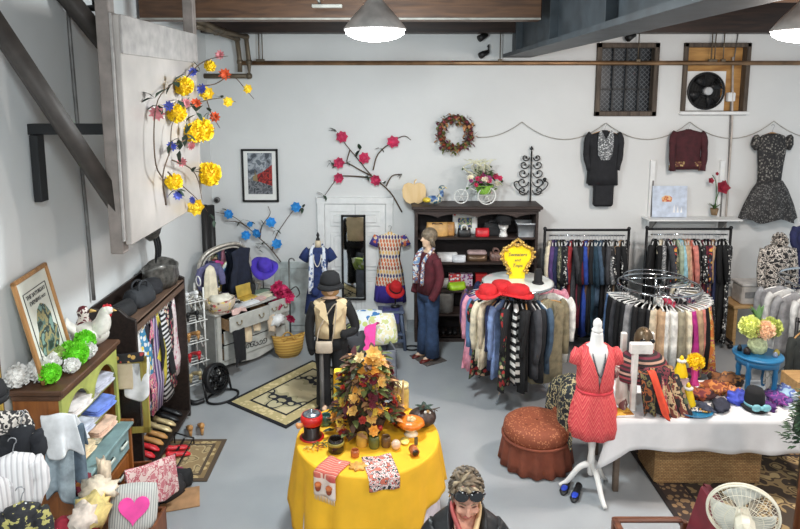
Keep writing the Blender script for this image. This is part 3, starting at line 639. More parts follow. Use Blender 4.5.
def art_street(t, w, h, cz):
    cz += .03; b = MB(); b.box((0, .0, cz), (w, .006, h)); b.build('print', pat('storm_sky', 'blotch', [(70, 76, 84), (120, 126, 134), (160, 166, 172), (96, 102, 110)], 6), t)
    b = MB(); b.prism([(-w * .12, cz - h * .18), (w / 2, cz - h * .3), (w / 2, cz + h * .22), (w * .1, cz + h * .04), (-w * .12, cz - h * .02)], -.006, -.002); b.build('red_building', pat('brick_red_art', 'blotch', [(120, 34, 34), (170, 50, 44), (90, 26, 30)], 22), t)
    b = MB(); b.prism([(-w / 2, cz - h * .5), (w / 2, cz - h * .5), (w / 2, cz - h * .3), (-w * .12, cz - h * .18), (-w / 2, cz - h * .12)], -.005, -.002); b.build('grey_street', pat('street_art', 'blotch', [(60, 64, 70), (120, 122, 126), (84, 86, 92)], 14), t)
    b = MB(); b.prism([(-w * .3, cz - h * .16), (-w * .1, cz - h * .2), (-w * .12, cz - h * .02), (-w * .18, cz - h * .02), (-w * .2, cz + h * .1), (-w * .22, cz - h * .04), (-w * .3, cz - h * .06)], -.007, -.002); b.build('tan_houses', mat('tan_art', (140, 120, 84), .7), t)
picture('black framed print of red building under stormy sky on back wall', (241, 149), (279, 202), WY, art_street)
# small round hook / outlet right of duct
p = at(217, 200, Y=WY); t = thing('wall_outlet', 'small round dark outlet on the back wall left of the framed print', 'outlet', p)
b = MB(); b.tube([V((0, -.02, 0)), V((0, .02, 0))], .045, 14); b.build('outlet_body', mat('grey_conduit', (120, 118, 116)), t); b = MB(); b.tube([V((0, -.03, 0)), V((0, -.01, 0))], .025, 10); b.build('socket', frame_blk, t)
# artificial flower branches
def branch(label, name, stems, flowers, leaves, Y, stem_m, fl, lm, r0=.012, on_board=False):
    def at(x, y, Y=None, f=globals()['at']):
        if on_board:
            q = f(x, y, X=-1.93)
            return q if q.y < 7.0 else f(x, y, Y=7.0)
        return f(x, y, Y=Y)
    o = at(*stems[0][0], Y=Y); t = thing(name, label, 'artificial flowers', o)
    for st in stems:
        P = spline([at(q[0], q[1], Y=Y - (q[2] if len(q) > 2 else 0)) - o for q in st], 4); n = len(P); b = MB(); b.tube(P, [r0 * (1 - .6 * i / n) for i in range(n)], 6); b.build('stem', stem_m, t)
    for i, (x, y, r, k) in enumerate(flowers):
        c = at(x, y, Y=Y - .05) - o; b = MB()
        if fl[k][1] == 'pom': b.pom(c, r, int(60 + r * 500), i, .42)
        elif fl[k][1] == 'star': b.bloom(c, (R.uniform(-.5, .5), -1, R.uniform(-.3, .5)), r, 9, 2, i, .5)
        else: b.bloom(c, (R.uniform(-.4, .4), -1, R.uniform(-.2, .4)), r, 7, 4, i, .95); b.ball(c, r * .5, 8, 6, nz=.3, seed=i)
        b.build('flower', fl[k][0], t)
    for x, y, L in leaves:
        b = MB(); c = at(x, y, Y=Y - .02) - o
        for k in range(3): b.leaf(c, (R.uniform(-1, 1), R.uniform(-.6, .1), R.uniform(-.8, .8)), L, L * .5)
        b.build('leaf_cluster', lm, t)
    return t
rosem = mat('rose_pink', (196, 52, 92), .7, var=.2); bluef = mat('sky_blue_petals', (52, 150, 222), .7, var=.15); yel = mat('golden_petals', (252, 204, 30), .6, var=.12); pale = mat('coral_petals', (218, 116, 92), .7, var=.2); orng = mat('orange_petals', (206, 84, 44), .7, var=.2); periw = mat('periwinkle_petals', (86, 98, 190), .7, var=.2); pnk = mat('dusty_pink_petals', (206, 130, 136), .7, var=.2)
branch('branch of deep pink roses on the wall above the white closet door', 'rose_branch', [[(402, 212), (390, 192), (372, 176), (357, 158), (347, 146), (338, 134)], [(372, 176), (360, 170), (346, 163), (332, 168)], [(373, 170), (378, 154), (392, 142), (404, 136), (411, 140)], [(386, 186), (392, 176), (402, 174)], [(374, 178), (350, 176), (338, 178), (325, 195)], [(350, 150), (347, 160), (348, 164)]],
       [(342, 137, .095, 0), (364, 158, .095, 0), (339, 163, .09, 0), (339, 178, .085, 0), (393, 142, .1, 0), (376, 180, .09, 0)],
       [(337, 132, .13), (360, 150, .13), (366, 176, .1), (331, 162, .1), (380, 148, .09), (323, 195, .11), (402, 175, .08), (348, 163, .07), (384, 184, .08)], WY, twig, {0: (rosem, 'rose')}, leafd)
branch('branch of bright blue flowers on the wall above the dresser mirror', 'blue_flower_branch', [[(281, 262), (270, 248), (257, 236), (246, 226), (232, 216), (215, 212)], [(272, 250), (276, 236), (282, 226), (294, 210), (303, 208)], [(260, 238), (262, 226), (270, 214), (268, 206)], [(246, 226), (238, 222), (225, 221)]],
       [(229, 214, .08, 0), (257, 233, .08, 0), (246, 235, .08, 0), (271, 222, .085, 0), (277, 244, .085, 0), (296, 207, .085, 0), (250, 224, .05, 0)],
       [(227, 211, .09), (250, 222, .09), (276, 230, .1), (303, 208, .1), (263, 224, .08), (240, 222, .08), (262, 245, .1), (258, 250, .09)], WY - .05, twig, {0: (bluef, 'rose')}, leafd, .009)
t = branch('tall spray of yellow, orange and blue artificial flowers on the signboard', 'flower_spray', [[(166, 205), (163, 175), (170, 150), (172, 125), (180, 110)], [(164, 180), (156, 165), (154, 130), (158, 100), (172, 84), (186, 78)], [(170, 150), (185, 140), (200, 135), (206, 120)], [(186, 78), (200, 64), (214, 58), (228, 56)], [(180, 112), (200, 102), (222, 98), (236, 102)], [(198, 86), (215, 84), (232, 76), (246, 90), (254, 99)], [(172, 160), (190, 168), (198, 180), (202, 200)], [(206, 98), (212, 115), (220, 128)], [(168, 172), (178, 182), (196, 198), (208, 212)]],
       [(184, 86, .085, 0), (177, 113, .085, 0), (202, 130, .115, 0), (209, 174, .125, 0), (174, 182, .075, 0), (196, 207, .09, 4), (210, 66, .06, 0), (220, 55, .06, 2), (225, 74, .075, 1), (207, 94, .08, 4), (228, 102, .06, 4), (248, 89, .055, 4), (215, 117, .065, 1), (196, 103, .06, 1), (157, 113, .07, 2), (169, 106, .05, 3), (202, 89, .06, 3), (193, 62 + 10, .05, 3), (178, 195, .05, 3), (193, 200, .045, 3), (172, 146, .05, 3), (192, 146, .05, 2), (182, 162, .05, 2), (186, 103, .05, 2), (194, 133, .1, 0)],
       [(174, 82, .13), (155, 98, .13), (158, 105, .1), (190, 96, .13), (178, 100, .12), (186, 134, .12), (180, 150, .12), (200, 72, .12), (170, 144, .1), (192, 172, .1), (196, 112, .12), (210, 112, .1), (186, 122, .12), (176, 190, .1), (214, 220, .08), (222, 98, .08)], 5.9, twig, {0: (yel, 'pom'), 1: (orng, 'star'), 2: (pnk, 'star'), 3: (periw, 'star'), 4: (mat('lemon_petals', (236, 196, 40), .6), 'rose')}, leafd, .007, True)
# wreath
c = at(455, 133, Y=WY - .03); t = thing('leaf_wreath', 'round wreath of russet and green autumn leaves on the back wall', 'wreath', c)
b = MB(); b.tube([V((.225 * math.cos(2 * PI * k / 24), 0, .225 * math.sin(2 * PI * k / 24))) for k in range(24)], .04, 6, closed=True); b.build('vine_ring', twig, t)
lm = [mat('russet_leaf', (122, 52, 40), .8, var=.3), mat('olive_leaf', (104, 112, 58), .8, var=.3), mat('tan_leaf', (176, 128, 84), .8, var=.3), mat('plum_leaf', (96, 44, 66), .8, var=.3)]
b = MB()
for k in range(300):
    a = R.uniform(0, 2 * PI); q = R.uniform(.15, .29); b.k = R.choice([0, 2, 1, 1, 2, 3]); b.leaf((q * math.cos(a), R.uniform(-.07, .0), q * math.sin(a)), (R.uniform(-1, 1), R.uniform(-1, .1), R.uniform(-1, 1)), R.uniform(.05, .09), .045)
b.build('leaf_cluster', lm, t)
for k in range(16): b = MB(); b.pom((.23 * math.cos(k * .393), -.06, .23 * math.sin(k * .393)), .03, 20, k); b.build('berry_cluster', pat('berry_mix', 'floral', [(130, 50, 60), (190, 80, 90), (150, 60, 40)], 14), t)
# garland rope
t = thing('garland_string', 'grey string swagged along the back wall from the wreath to right edge', 'string', (0, WY, 0)); b = MB()
pk_ = [(477, 137), (522, 122), (606, 123), (690, 122), (774, 121), (858, 122)]; pts = []
for (xa, ya), (xb, yb) in zip(pk_, pk_[1:]):
    for k in range(12): f = k / 12; pts.append((xa + (xb - xa) * f, ya + (yb - ya) * f + (17 if xa > 500 else 5) * 4 * f * (1 - f)))
b.tube([at(x, y, Y=WY) - V((0, WY, 0)) for x, y in pts if x < 806], .006, 5); b.build('string_run', mat('grey_twine', (164, 158, 150), .9), t)
# garments hung on the wall
def wall_garment(label, px, py, kind, m, w, L, sleeve, extra=None, rz=0, trim=None, name=None):
    p = at(px, py, Y=BW - .11); return garment(p, rz, kind, m, w, L, .12, sleeve, trim, label, None, 'wood', name)
g = wall_garment('black outfit with silver sequinned cowl neck hung on the back wall', 605, 125, 'coat', cloth((28, 29, 33)), .46, .8, .52)
b = MB(); b.prism([(x * .0155 * .75, -.085 - z * .0155) for x, z in ((-9, 1), (-6, -1), (-3, 3), (0, 8), (3, 3), (6, -1), (9, 1), (10, 10), (9, 22), (5, 27), (-5, 27), (-9, 22), (-10, 10))], -.085, -.07); b.build('sequin_front', pat('sequins', 'floral', [(96, 98, 100), (220, 222, 222), (160, 162, 164), (40, 42, 44)], 70, rough=.3), g, bev=.004)
b = MB(); b.box((.02, 0, -.95), (.3, .08, .5), .03); b.build('trousers', cloth((28, 29, 33)), g)
g = wall_garment('wine red long-sleeved jacket with gold hem embroidery on the back wall', 689, 124, 'coat', cloth((66, 24, 30)), .44, .58, .54)
b = MB(); b.box((0, -.055, -.58), (.38, .02, .075), .004); b.build('gold_hem', pat('gold_embroidery', 'floral', [(84, 36, 34), (186, 160, 110), (120, 90, 56)], 40), g)
for s_ in (-1, 1): b = MB(); b.tube([V((s_ * .215, -.02, -.6)), V((s_ * .215, -.025, -.68))], [.05, .05], 9); b.build('gold_cuff', MATS['gold_embroidery'], g)
p = at(773, 126, Y=BW - .11); lace = pat('black_lace', 'floral', [(34, 33, 34), (130, 126, 120), (52, 50, 50), (34, 33, 34), (90, 86, 82)], 46)
t = thing('party_dress', 'black and silver lace party dress with full skirt on back wall', 'dress', p); hanger(t, .38, 'wood'); t.scale = (1.05, 1, 1.17)
b = MB(); n = 24
b.loft([[V((math.cos(2 * PI * j / n) * q, math.sin(2 * PI * j / n) * .07 - .02, z)) for j in range(n)] for q, z in ((.06, -.09), (.15, -.115), (.21, -.17), (.2, -.3), (.175, -.5), (.165, -.66), (.175, -.72))]); b.build('bodice', lace, t)
b = MB(); b.loft([[V((math.cos(2 * PI * j / 48) * q * (1 + .06 * f * math.cos(9 * 2 * PI * j / 48)), math.sin(2 * PI * j / 48) * (.07 + .06 * f) * (1 + .15 * f * math.cos(9 * 2 * PI * j / 48)) - .05, z + .03 * f * math.cos(5 * 2 * PI * j / 48))) for j in range(48)] for q, z, f in ((.17, -.68, 0), (.25, -.8, .4), (.34, -1.0, .8), (.4, -1.18, 1))], cap1=False); b.build('full_skirt', pat('skirt_lace', 'floral', [(46, 45, 46), (110, 108, 106), (30, 30, 30), (76, 74, 72)], 60), t)
for s_ in (-1, 1): b = MB(); b.ball((s_ * .23, -.02, -.2), (.06, .07, .1), 10, 7, nz=.2); b.build('cap_sleeve', lace, t)
# wall shelf
Y = BW - .14; a, c = at(645, 218, Y=Y), at(738, 218, Y=Y)
t = thing('wall_shelf', 'white wall shelf on two upright brackets above the wheeled rack', 'shelf', ((a.x + c.x) / 2, Y, a.z)); sw_ = (c.x - a.x)
b = MB(); b.box((0, 0, -.01), (sw_, .3, .025), .005); b.build('shelf_board', whitetrim, t)
for px in (650, 719):
    x = at(px, 200, Y=BW).x - t.location.x; b = MB(); zt2 = at(px, 160, Y=BW).z - a.z; b.box((x, .115, zt2 / 2 - .15), (.07, .045, zt2 + .3), .004); b.k = 1; b.box((x + .01, .09, zt2 / 2 - .25), (.02, .02, zt2 - .1)); u = b.build('upright', [whitetrim, mat('grey_conduit', (120, 118, 116))], t)
    b = MB(); b.prism([(0, -.02), (0, -.2), (.03, -.2), (.24, -.03)], -.01, .01); b.build('bracket', MATS['grey_conduit'], u, loc=(x, .1, 0), rz=-PI / 2)
def art_canvas(t, w, h, cz):
    b = MB(); b.box((0, -.017, cz), (w + .1, .004, h + .1)); b.build('print', mat('pale_blue_print', (196, 206, 222), .6, var=.1, scale=12), t)
    b = MB(); b.prism([(x * w * .16 - w * .1, cz + h * .12 + z * h * .13) for x, z in ((-1, -1), (1, -1), (1.2, .2), (.6, .9), (-.4, 1), (-1.2, .3))], -.022, -.018); b.build('orange_motif', pat('motif', 'blotch', [(220, 150, 80), (190, 80, 70), (230, 190, 140)], 20), t)
    for k in range(3): b = MB(); b.prism([(w * (.12 + .13 * k), cz - h * .45), (w * (.2 + .13 * k), cz - h * .45), (w * (.17 + .13 * k), cz - h * (.1 + .06 * k))], -.022, -.018); b.build('bird_motif', mat('motif_white', (236, 236, 240), .6), t)
picture('pale blue canvas print with orange and white shapes on wall shelf', (655, 188), (684, 215), BW - .1, art_canvas, .01, .01, whitetrim, 'canvas_print', tilt=-.08)
p = at(714, 215, Y=Y); t = thing('potted_orchid', 'small potted orchid with dark red blooms on the wall shelf', 'plant', p)
b = MB(); b.lathe([(.04, 0), (.06, .1), (.055, .1), (.05, .085), (0, .085)], seg=14); b.build('pot', mat('brown_pot', (128, 104, 74), .6), t)
b = MB(); b.tube(spline([V((0, 0, .08)), V((.01, 0, .3)), V((-.02, -.02, .5)), V((-.08, -.03, .6))]), .006, 6); b.tube(spline([V((0, 0, .08)), V((.02, 0, .25)), V((.07, -.02, .45))]), .006, 6); b.build('stem', leafg, t)
for q, r in (((.08, -.04, .42), .11), ((-.1, -.04, .52), .05), ((-.02, -.04, .62), .03)): b = MB(); b.bloom(q, (0, -1, .2), r, 5, 2, 3, .9); b.build('flower', mat('dark_red_petals', (140, 24, 48), .7), t)
b = MB(); [b.leaf((0, 0, .08), (math.cos(k), math.sin(k), 1.2), .14, .04) for k in range(5)]; b.build('leaf_cluster', leafg, t)
# ================================================================ BOOKCASE
Yb = 9.05; Yf = Yb; bl, br_ = at(415, 240, Y=Yf).x, at(538, 240, Y=Yf).x; bt = at(470, 209, Y=Yf).z; bw = br_ - bl; bd = BW - .02 - Yf
ebony = wood('ebony_stained_wood', (40, 31, 29), (66, 52, 47), 3, 'x', .5); ebin = mat('ebony_back', (34, 27, 28), .7)
t = thing('bookcase', 'tall dark bookcase with scalloped top rail against back wall', 'bookcase', (bl + bw / 2, Yf, 0))
shz = [at(470, y, Y=Yf).z for y in (238, 263, 291)] + [.42, .08]
for s_ in (-1, 1): b = MB(); b.box((s_ * (bw / 2 - .02), bd / 2, bt / 2), (.04, bd, bt), .004); b.build('side_panel', ebony, t)
b = MB(); b.box((0, bd - .01, bt / 2), (bw - .08, .02, bt)); b.build('back_panel', ebin, t)
b = MB(); b.box((0, bd / 2 - .03, bt + .02), (bw + .1, bd + .06, .05), .012); b.box((0, bd / 2 - .015, bt - .02), (bw + .04, bd + .03, .03), .008); b.build('cornice', ebony, t)
sc_ = [(-bw / 2 + .04, 0)] + [(-bw / 2 + .04 + (bw - .08) * i / 60, -.1 + .035 * abs(math.cos(PI * 3 * i / 60)) ** .6 * 1.6) for i in range(61)] + [(bw / 2 - .04, 0)]
b = MB(); b.prism([(x, bt - .03 + z) for x, z in sc_], -.004, .016); b.build('scalloped_rail', ebony, t)
for z in shz: b = MB(); b.box((0, bd / 2, z - .014), (bw - .08, bd - .02, .028), .004); b.build('shelf', ebony, t)
b = MB(); b.box((0, .02, .04), (bw - .08, .02, .08)); b.build('plinth', ebony, t)
ZS = {1: shz[0] , 2: shz[1], 3: shz[2], 0: bt + .045}
def on_shelf(px, k, dy=.14): p = at(px, 240, Y=Yf + dy); return V((p.x, Yf + dy, ZS[k]))
# --- things on top
p = on_shelf(414, 0, .16); t = thing('apple_board', 'apple-shaped pale wooden board on top of bookcase, left end', 'board', p)
ap = [(0, .02), (.06, 0), (.12, .03), (.165, .1), (.175, .2), (.15, .28), (.09, .31), (.03, .3), (0, .275), (-.03, .3), (-.09, .31), (-.15, .28), (-.175, .2), (-.165, .1), (-.12, .03), (-.06, 0)]
b = MB(); b.prism(ap, 0, .025); b.build('board_face', wood('pale_maple', (214, 180, 126), (230, 202, 156), 2, 'z', .5, 4), t, bev=.005); b = MB(); b.tube(spline([V((0, .012, .27)), V((.005, .012, .32)), V((.03, .012, .36))]), .012, 6); b.build('stalk', MATS['pale_maple'], t)
p = on_shelf(433, 0, .12); t = thing('duck_figurine', 'blue, yellow and white duck figurine on top of the bookcase', 'figurine', p)
b = MB(); b.ball((0, 0, .07), (.13, .06, .065), 14, 8); b.tube(spline([V((.08, 0, .09)), V((.12, 0, .16)), V((.105, 0, .23)), V((.13, 0, .25))]), [.04] * 6 + [.03] * 6 + [.035] * 6 + [.02], 10); b.ball((.125, 0, .25), (.045, .032, .032), 10, 7); b.build('duck_body', pat('duck_glaze', 'blotch', [(60, 90, 140), (120, 150, 180), (214, 206, 180), (74, 104, 120)], 9, rough=.3), t)
b = MB(); b.tube([V((.16, 0, .25)), V((.2, 0, .235))], [.018, .006], 8, flat=.5); b.build('bill', yel, t); b = MB(); b.ball((-.09, -.03, .07), (.07, .04, .04), 10, 7); b.build('wing', mat('duck_yellow', (222, 192, 60), .4), t)
p = on_shelf(481, 0, .17); t = thing('bicycle_planter', 'white wire bicycle planter full of flowers on top of bookcase', 'planter', p); wm = mat('white_wire', (232, 232, 228), .4)
for x, r, s_ in ((-.3, .1, 'wheel'), (.06, .125, 'wheel')):
    for yy in ((0,) if x < 0 else (-.09, .09)):
        b = MB(); b.tube([V((x + r * math.cos(k * PI / 12), yy, r + .008 + r * math.sin(k * PI / 12))) for k in range(24)], .009, 6, closed=True)
        for k in range(6): a = k * PI / 3; b.cyl((x, yy, r + .008), (x + r * math.cos(a), yy, r + .008 + r * math.sin(a)), .004, seg=4)
        b.build(s_, wm, t)
b = MB(); b.tube(spline([V((-.3, 0, .11)), V((-.2, 0, .3)), V((-.22, 0, .4))]), .008, 6); b.tube(spline([V((-.23, 0, .26)), V((-.1, 0, .2)), V((.06, 0, .14))]), .008, 6); b.tube([V((-.22, -.1, .4)), V((-.22, .1, .4))], .008, 6); b.build('bicycle_frame', wm, t)
b = MB(); b.lathe([(.09, .15), (.14, .28), (.13, .28)], (.03, 0, 0), 18, cap=False); b.build('basket', pat('lime_basket', 'weave', [(150, 196, 70), (120, 170, 60), (90, 130, 50)], 30), t)
b = MB()
for k in range(120): b.k = R.choice([0, 0, 1]); c = V((.02 + R.gauss(0, .1), R.gauss(0, .06), .36 + R.gauss(0, .08))); b.leaf(c, (R.uniform(-1, 1), R.uniform(-1, .2), R.uniform(-.3, 1)), .1, .05)
b.build('foliage', [leafg, mat('pale_leaf', (150, 168, 120), .7)], t)
for k in range(16):
    b = MB(); b.bloom((.0 + R.gauss(0, .12), -.09 + R.uniform(-.04, .02), .37 + R.gauss(0, .07)), (R.uniform(-.4, .4), -1, .5), R.uniform(.035, .055), 6, 3, k, .9); b.build('flower', [rosem, mat('cream_petals', (232, 222, 196), .7), mat('mauve_petals', (150, 60, 110), .7)][k % 3], t)
b = MB()
for k in range(14): b.tube(spline([V((.02, 0, .36)), V((R.gauss(-.02, .09), R.gauss(-.03, .04), .55)), V((R.gauss(-.03, .12), -.05, .66))], 3), [.012, .014, .012, .01, .008, .006, .003], 5)
b.build('plume_set', mat('cream_plume', (206, 204, 176), .8), t)
p = at(530, 203, Y=BW - .05); t = thing('iron_scroll_ornament', 'black wrought iron scroll ornament above right end of bookcase', 'wall ornament', V((p.x, BW - .05, ZS[0]))); ir = MATS['black_iron']
b = MB(); Hs = at(530, 151, Y=BW - .05).z - ZS[0]; b.cyl((0, 0, .0), (0, 0, Hs), .012, seg=6); b.lathe([(0, Hs), (.03, Hs + .03), (0, Hs + .08)], seg=6); b.build('upright', ir, t)
for zc, r in ((.17, .085), (.3, .09), (.44, .085), (.57, .075), (.68, .06)):
    for s_ in (-1, 1):
        b = MB(); sp_ = [V((s_ * (.02 + r * 1.1 + r * (1 - .13 * k / 2) * math.cos(PI + k * .55)), 0, zc * Hs / .78 + r * (1 - .07 * k) * math.sin(PI + k * .55))) for k in range(13)]
        b.tube(sp_, .009, 6); b.ball(sp_[-1], .018, 6, 5); b.leaf(sp_[3], (s_, -.2, .6), .07, .04); b.build('scroll', ir, t)
b = MB(); b.tube(spline([V((.05, 0, .1)), V((.2, -.02, .18)), V((.25, -.03, .27)), V((.2, -.03, .3)), V((.17, -.03, .25))], 5), .009, 6); b.ball((.2, -.03, .33), .03, 6, 5); b.tube(spline([V((-.05, 0, .1)), V((-.2, -.02, .18)), V((-.25, -.03, .27)), V((-.2, -.03, .3)), V((-.17, -.03, .25))], 5), .009, 6); b.build('candle_arm', ir, t)
# --- on the shelves
def bag(loc, w, d, h, m, label, handles=True, name='handbag', rz=0, hm=None, slouch=.12, hh=.12, group=None):
    t = thing(name, label, 'handbag', loc, rz, group); b = MB(); n = 20
    b.loft([[V((math.copysign(abs(math.cos(2 * PI * j / n)) ** .55, math.cos(2 * PI * j / n)) * w / 2 * q * (1 + slouch * .3 * math.sin(3 * j + z * 9)), math.copysign(abs(math.sin(2 * PI * j / n)) ** .6, math.sin(2 * PI * j / n)) * d / 2 * q2, z * h + slouch * .15 * h * (z == 1) * math.cos(2 * 2 * PI * j / n))) for j in range(n)] for q, q2, z in ((.92, .9, 0), (1, 1, .08), (1.02, 1, .4), (.97, .75, .8), (.93, .35, 1))]); b.build('bag_body', m, t, bev=0)
    if handles:
        for yy in (-d * .22, d * .1): b = MB(); b.tube(spline([V((-w * .22, yy, h * .8)), V((-w * .2, yy, h + hh * .6)), V((0, yy, h + hh)), V((w * .2, yy, h + hh * .6)), V((w * .22, yy, h * .8))], 4), .011, 6); b.build('bag_handle', hm or m, t)
    return t
S1 = 'on the top shelf of the bookcase'
bag(on_shelf(437, 1, .14), .32, .14, .2, mat('tan_leather', (206, 160, 96), .5), 'tan leather handbag ' + S1, hm=mat('dark_brown_leather', (70, 44, 30), .5), hh=-.02)
t = bag(on_shelf(449, 1, .2), .16, .14, .19, mat('honey_leather', (186, 136, 78), .5), 'honey brown slouchy pouch right behind the tan handbag', False, 'pouch_bag')
def art_house(t, w, h, cz):
    b = MB(); b.box((0, .0, cz + h * .05), (w * .75, .008, h * .5)); b.build('print', pat('house_art', 'blotch', [(80, 96, 160), (90, 130, 90), (190, 180, 150), (60, 70, 110)], 16), t)
    b = MB(); b.box((-w * .55, .0, cz + h * .5), (.035, .008, .06)); b.build('red_mark', mat('red_mark', (190, 60, 50), .6), t)
picture('white framed picture of a blue house on bookcase top shelf', (453, 211), (477, 237), Yf + .26, art_house, .012, .03, whitetrim, 'small_picture', tilt=-.1)
bag(on_shelf(464, 1, .1), .19, .1, .12, mat('black_leather', (26, 26, 28), .4), 'small black and white handbag in front of the white picture', hm=MATS['mount_white'], hh=.05)
t = bag(on_shelf(482, 1, .12), .2, .13, .12, mat('red_leather', (206, 40, 50), .4), 'small red handbag ' + S1, False)
bag(on_shelf(493, 1, .2), .28, .14, .19, mat('black_suede', (30, 30, 32), .8), 'black soft handbag between the red bag and white hat head', True, hh=.02)
p = on_shelf(503, 1, .13); t = thing('hat_mannequin', 'white display head wearing a black cap on the bookcase', 'display head', p); plastic = mat('white_foam', (236, 234, 230), .5, var=.02)
b = MB(); b.lathe([(.065, 0), (.06, .02), (.045, .06), (.045, .09)], seg=14); b.ball((0, 0, .18), (.075, .09, .105), 14, 10); b.tube([V((0, -.085, .19)), V((0, -.108, .165)), V((0, -.088, .155))], [.01, .016, .012], 6); b.ball((0, -.07, .12), (.04, .03, .03), 8, 6); b.build('head_form', plastic, t)
b = MB(); b.lathe([(.102, .2), (.115, .25), (.1, .3), (.05, .325), (0, .33)], seg=16, cap=False); b.build('cap', mat('black_felt', (26, 26, 28)), t, solid=.008); b = MB(); b.sheet(6, 3, lambda u, v: V(((u - .5) * .18, -.09 - v * .07 * math.cos((u - .5) * 2.4), .215 - v * .02))); b.build('cap_peak', MATS['black_felt'], t, solid=.006)
p = on_shelf(525, 1, .16); t = thing('plastic_bin', 'white translucent plastic bin at the right end of bookcase top shelf', 'bin', p); b = MB(); b.lathe([(.15, 0), (.19, .19), (.2, .19), (.2, .205), (.185, .205), (.14, .01), (0, .01)], seg=4, cap=False); b.build('bin_body', mat('milky_plastic', (206, 210, 214), .3), t, rz=PI / 4)
S2 = 'on the middle shelf of the bookcase'
bag(on_shelf(447, 2, .14), .3, .2, .12, mat('white_leather', (226, 226, 226), .45), 'white handbag lying ' + S2, False, slouch=.3); bag(on_shelf(459, 2, .07), .2, .12, .1, mat('ivory_leather', (214, 216, 220), .45), 'smaller ivory pouch in front of the white handbag', False, 'pouch_bag')
p = on_shelf(477, 2, .15); t = bag(p, .3, .16, .1, mat('bronze_leather', (96, 74, 54), .3, .3), 'bronze and black clutch ' + S2, False, 'clutch_bag'); b = MB(); b.box((0, 0, .12), (.28, .14, .05), .015); b.build('pink_flap', mat('dusty_rose', (186, 160, 158), .5), t)
bag(on_shelf(496, 2, .15), .18, .14, .13, mat('brown_snakeskin', (112, 84, 76), .4, var=.4, scale=40), 'brown snakeskin bag right of the bronze clutch', True, hh=.05)
p = on_shelf(519, 2, .12); t = thing('ring_handle_bag', 'black bag with ring handle behind the yellow sign', 'handbag', p); b = MB(); b.ball((0, 0, .1), (.12, .07, .1), 12, 8); b.build('bag_body', MATS['black_suede'], t); b = MB(); b.tube([V((.08 * math.cos(k * PI / 10), 0, .27 + .08 * math.sin(k * PI / 10))) for k in range(20)], .01, 6, closed=True); b.build('ring_handle', MATS['black_leather'], t)
S3 = 'on the lower shelf of the bookcase'
t = bag(on_shelf(457, 3, .1), .26, .18, .1, mat('lime_leather', (160, 200, 40), .4), 'lime green handbag ' + S3, False, slouch=.3, rz=.3)
for i, (px, m) in enumerate(((455, pat('print_box_a', 'floral', [(200, 60, 60), (220, 220, 220), (90, 60, 120), (150, 60, 80)], 30)), (467, pat('print_box_b', 'floral', [(200, 190, 200), (170, 60, 90), (120, 60, 120)], 34)), (482, mat('red_box', (186, 40, 40), .5)))):
    p = on_shelf(px, 3, .28); t = thing('gift_box', ('patterned box behind the lime green handbag', 'lilac patterned box right of the lime green handbag', 'red box by the right of lilac patterned box')[i], 'box', p); b = MB(); b.box((0, 0, .08), (.17, .12, .16), .004); b.build('box_body', m, t); b = MB(); b.box((0, 0, .165), (.18, .13, .03), .004); b.build('box_lid', m, t)
bag(on_shelf(445, 3, .2), .12, .1, .13, MATS['grey_enamel_shade'], 'grey pouch at left end of the bookcase lower shelf', False, 'pouch_bag'); bag(on_shelf(487, 3, .1), .14, .1, .09, MATS['ivory_leather'], 'small ivory purse beside red box on the lower shelf', False, 'purse')
for i, px in enumerate((447, 459, 468)):
    p = on_shelf(px, 3, .1); p.z = .1; t = thing('shoe_pair', ('black shoe pair beneath the bookcase, leftmost', 'black shoe pair under the bookcase, middle one', 'black shoe pair under the bookcase, rightmost')[i], 'shoes', p)
    for s_ in (-1, 1): b = MB(); b.ball((s_ * .05, 0, .035), (.04, .11, .035), 10, 6); b.build('shoe', MATS['black_leather'], t)
p = at(443, 318, Y=Yf + .2); t = thing('lidded_bucket', 'pale round tin standing inside the bottom of the bookcase', 'tin', (p.x, Yf + .2, .42)); b = MB(); b.lathe([(.15, 0), (.16, .25), (.165, .26), (.165, .3), (.1, .32), (0, .325)], seg=20); b.build('tin_body', mat('pale_tin', (150, 148, 144), .5), t)
# ================================================================ LEFT SIDE
wht_d = mat('chalk_grey_paint', (184, 184, 178), .55, var=.08); greyd = mat('dresser_side_grey', (150, 151, 147), .6, var=.06); cutb = mat('black_iron_deco', (30, 30, 32), .5)
silverf = mat('silver_mirror_frame', (186, 180, 170), .35, .5, var=.2, scale=20); mirr = mat('mirror', (226, 230, 232), .03, 1, var=.01)
def drape(parent, name, m, A, B_, d1, d2, sag=.02, n=8, amp=.018, seed=0, solid=.008):
    "cloth lying from A to B along an edge, falling d1 over one side (vector) and d2 over the other"
    b = MB(); A, B_, d1, d2 = V(A), V(B_), V(d1), V(d2); rs = random.Random(seed); ph = rs.uniform(0, 6); nv = 9
    w = (B_ - A); up = V((0, 0, 1)); nrm = V((d1.x, d1.y, 0)); nrm = nrm.normalized() if nrm.length > 1e-3 else w.cross(up).normalized()
    def fn(u, v):
        p = A + w * u; s_ = (v - .5) * 2; d = d1 if s_ > 0 else d2
        q = abs(s_); wig = amp * math.sin(u * 9 + ph + q) * q
        return p + d * q * (1 + .09 * math.sin(u * 5 + ph * 2)) + nrm * wig * (1 if s_ > 0 else -1) + up * (.012 * (1 - q) + .006 * math.sin(u * 7 + ph))
    b.sheet(n, nv, fn); return b.build(name, m, parent, solid=solid, sub=1)
def heap(t, name, m, c, r, seed=0, nz=.5, rz=0):
    b = MB(); b.ball(c, r, 18, 10, Matrix.Rotation(rz, 3, 'Z'), nz, 5, seed); return b.build(name, m, t)
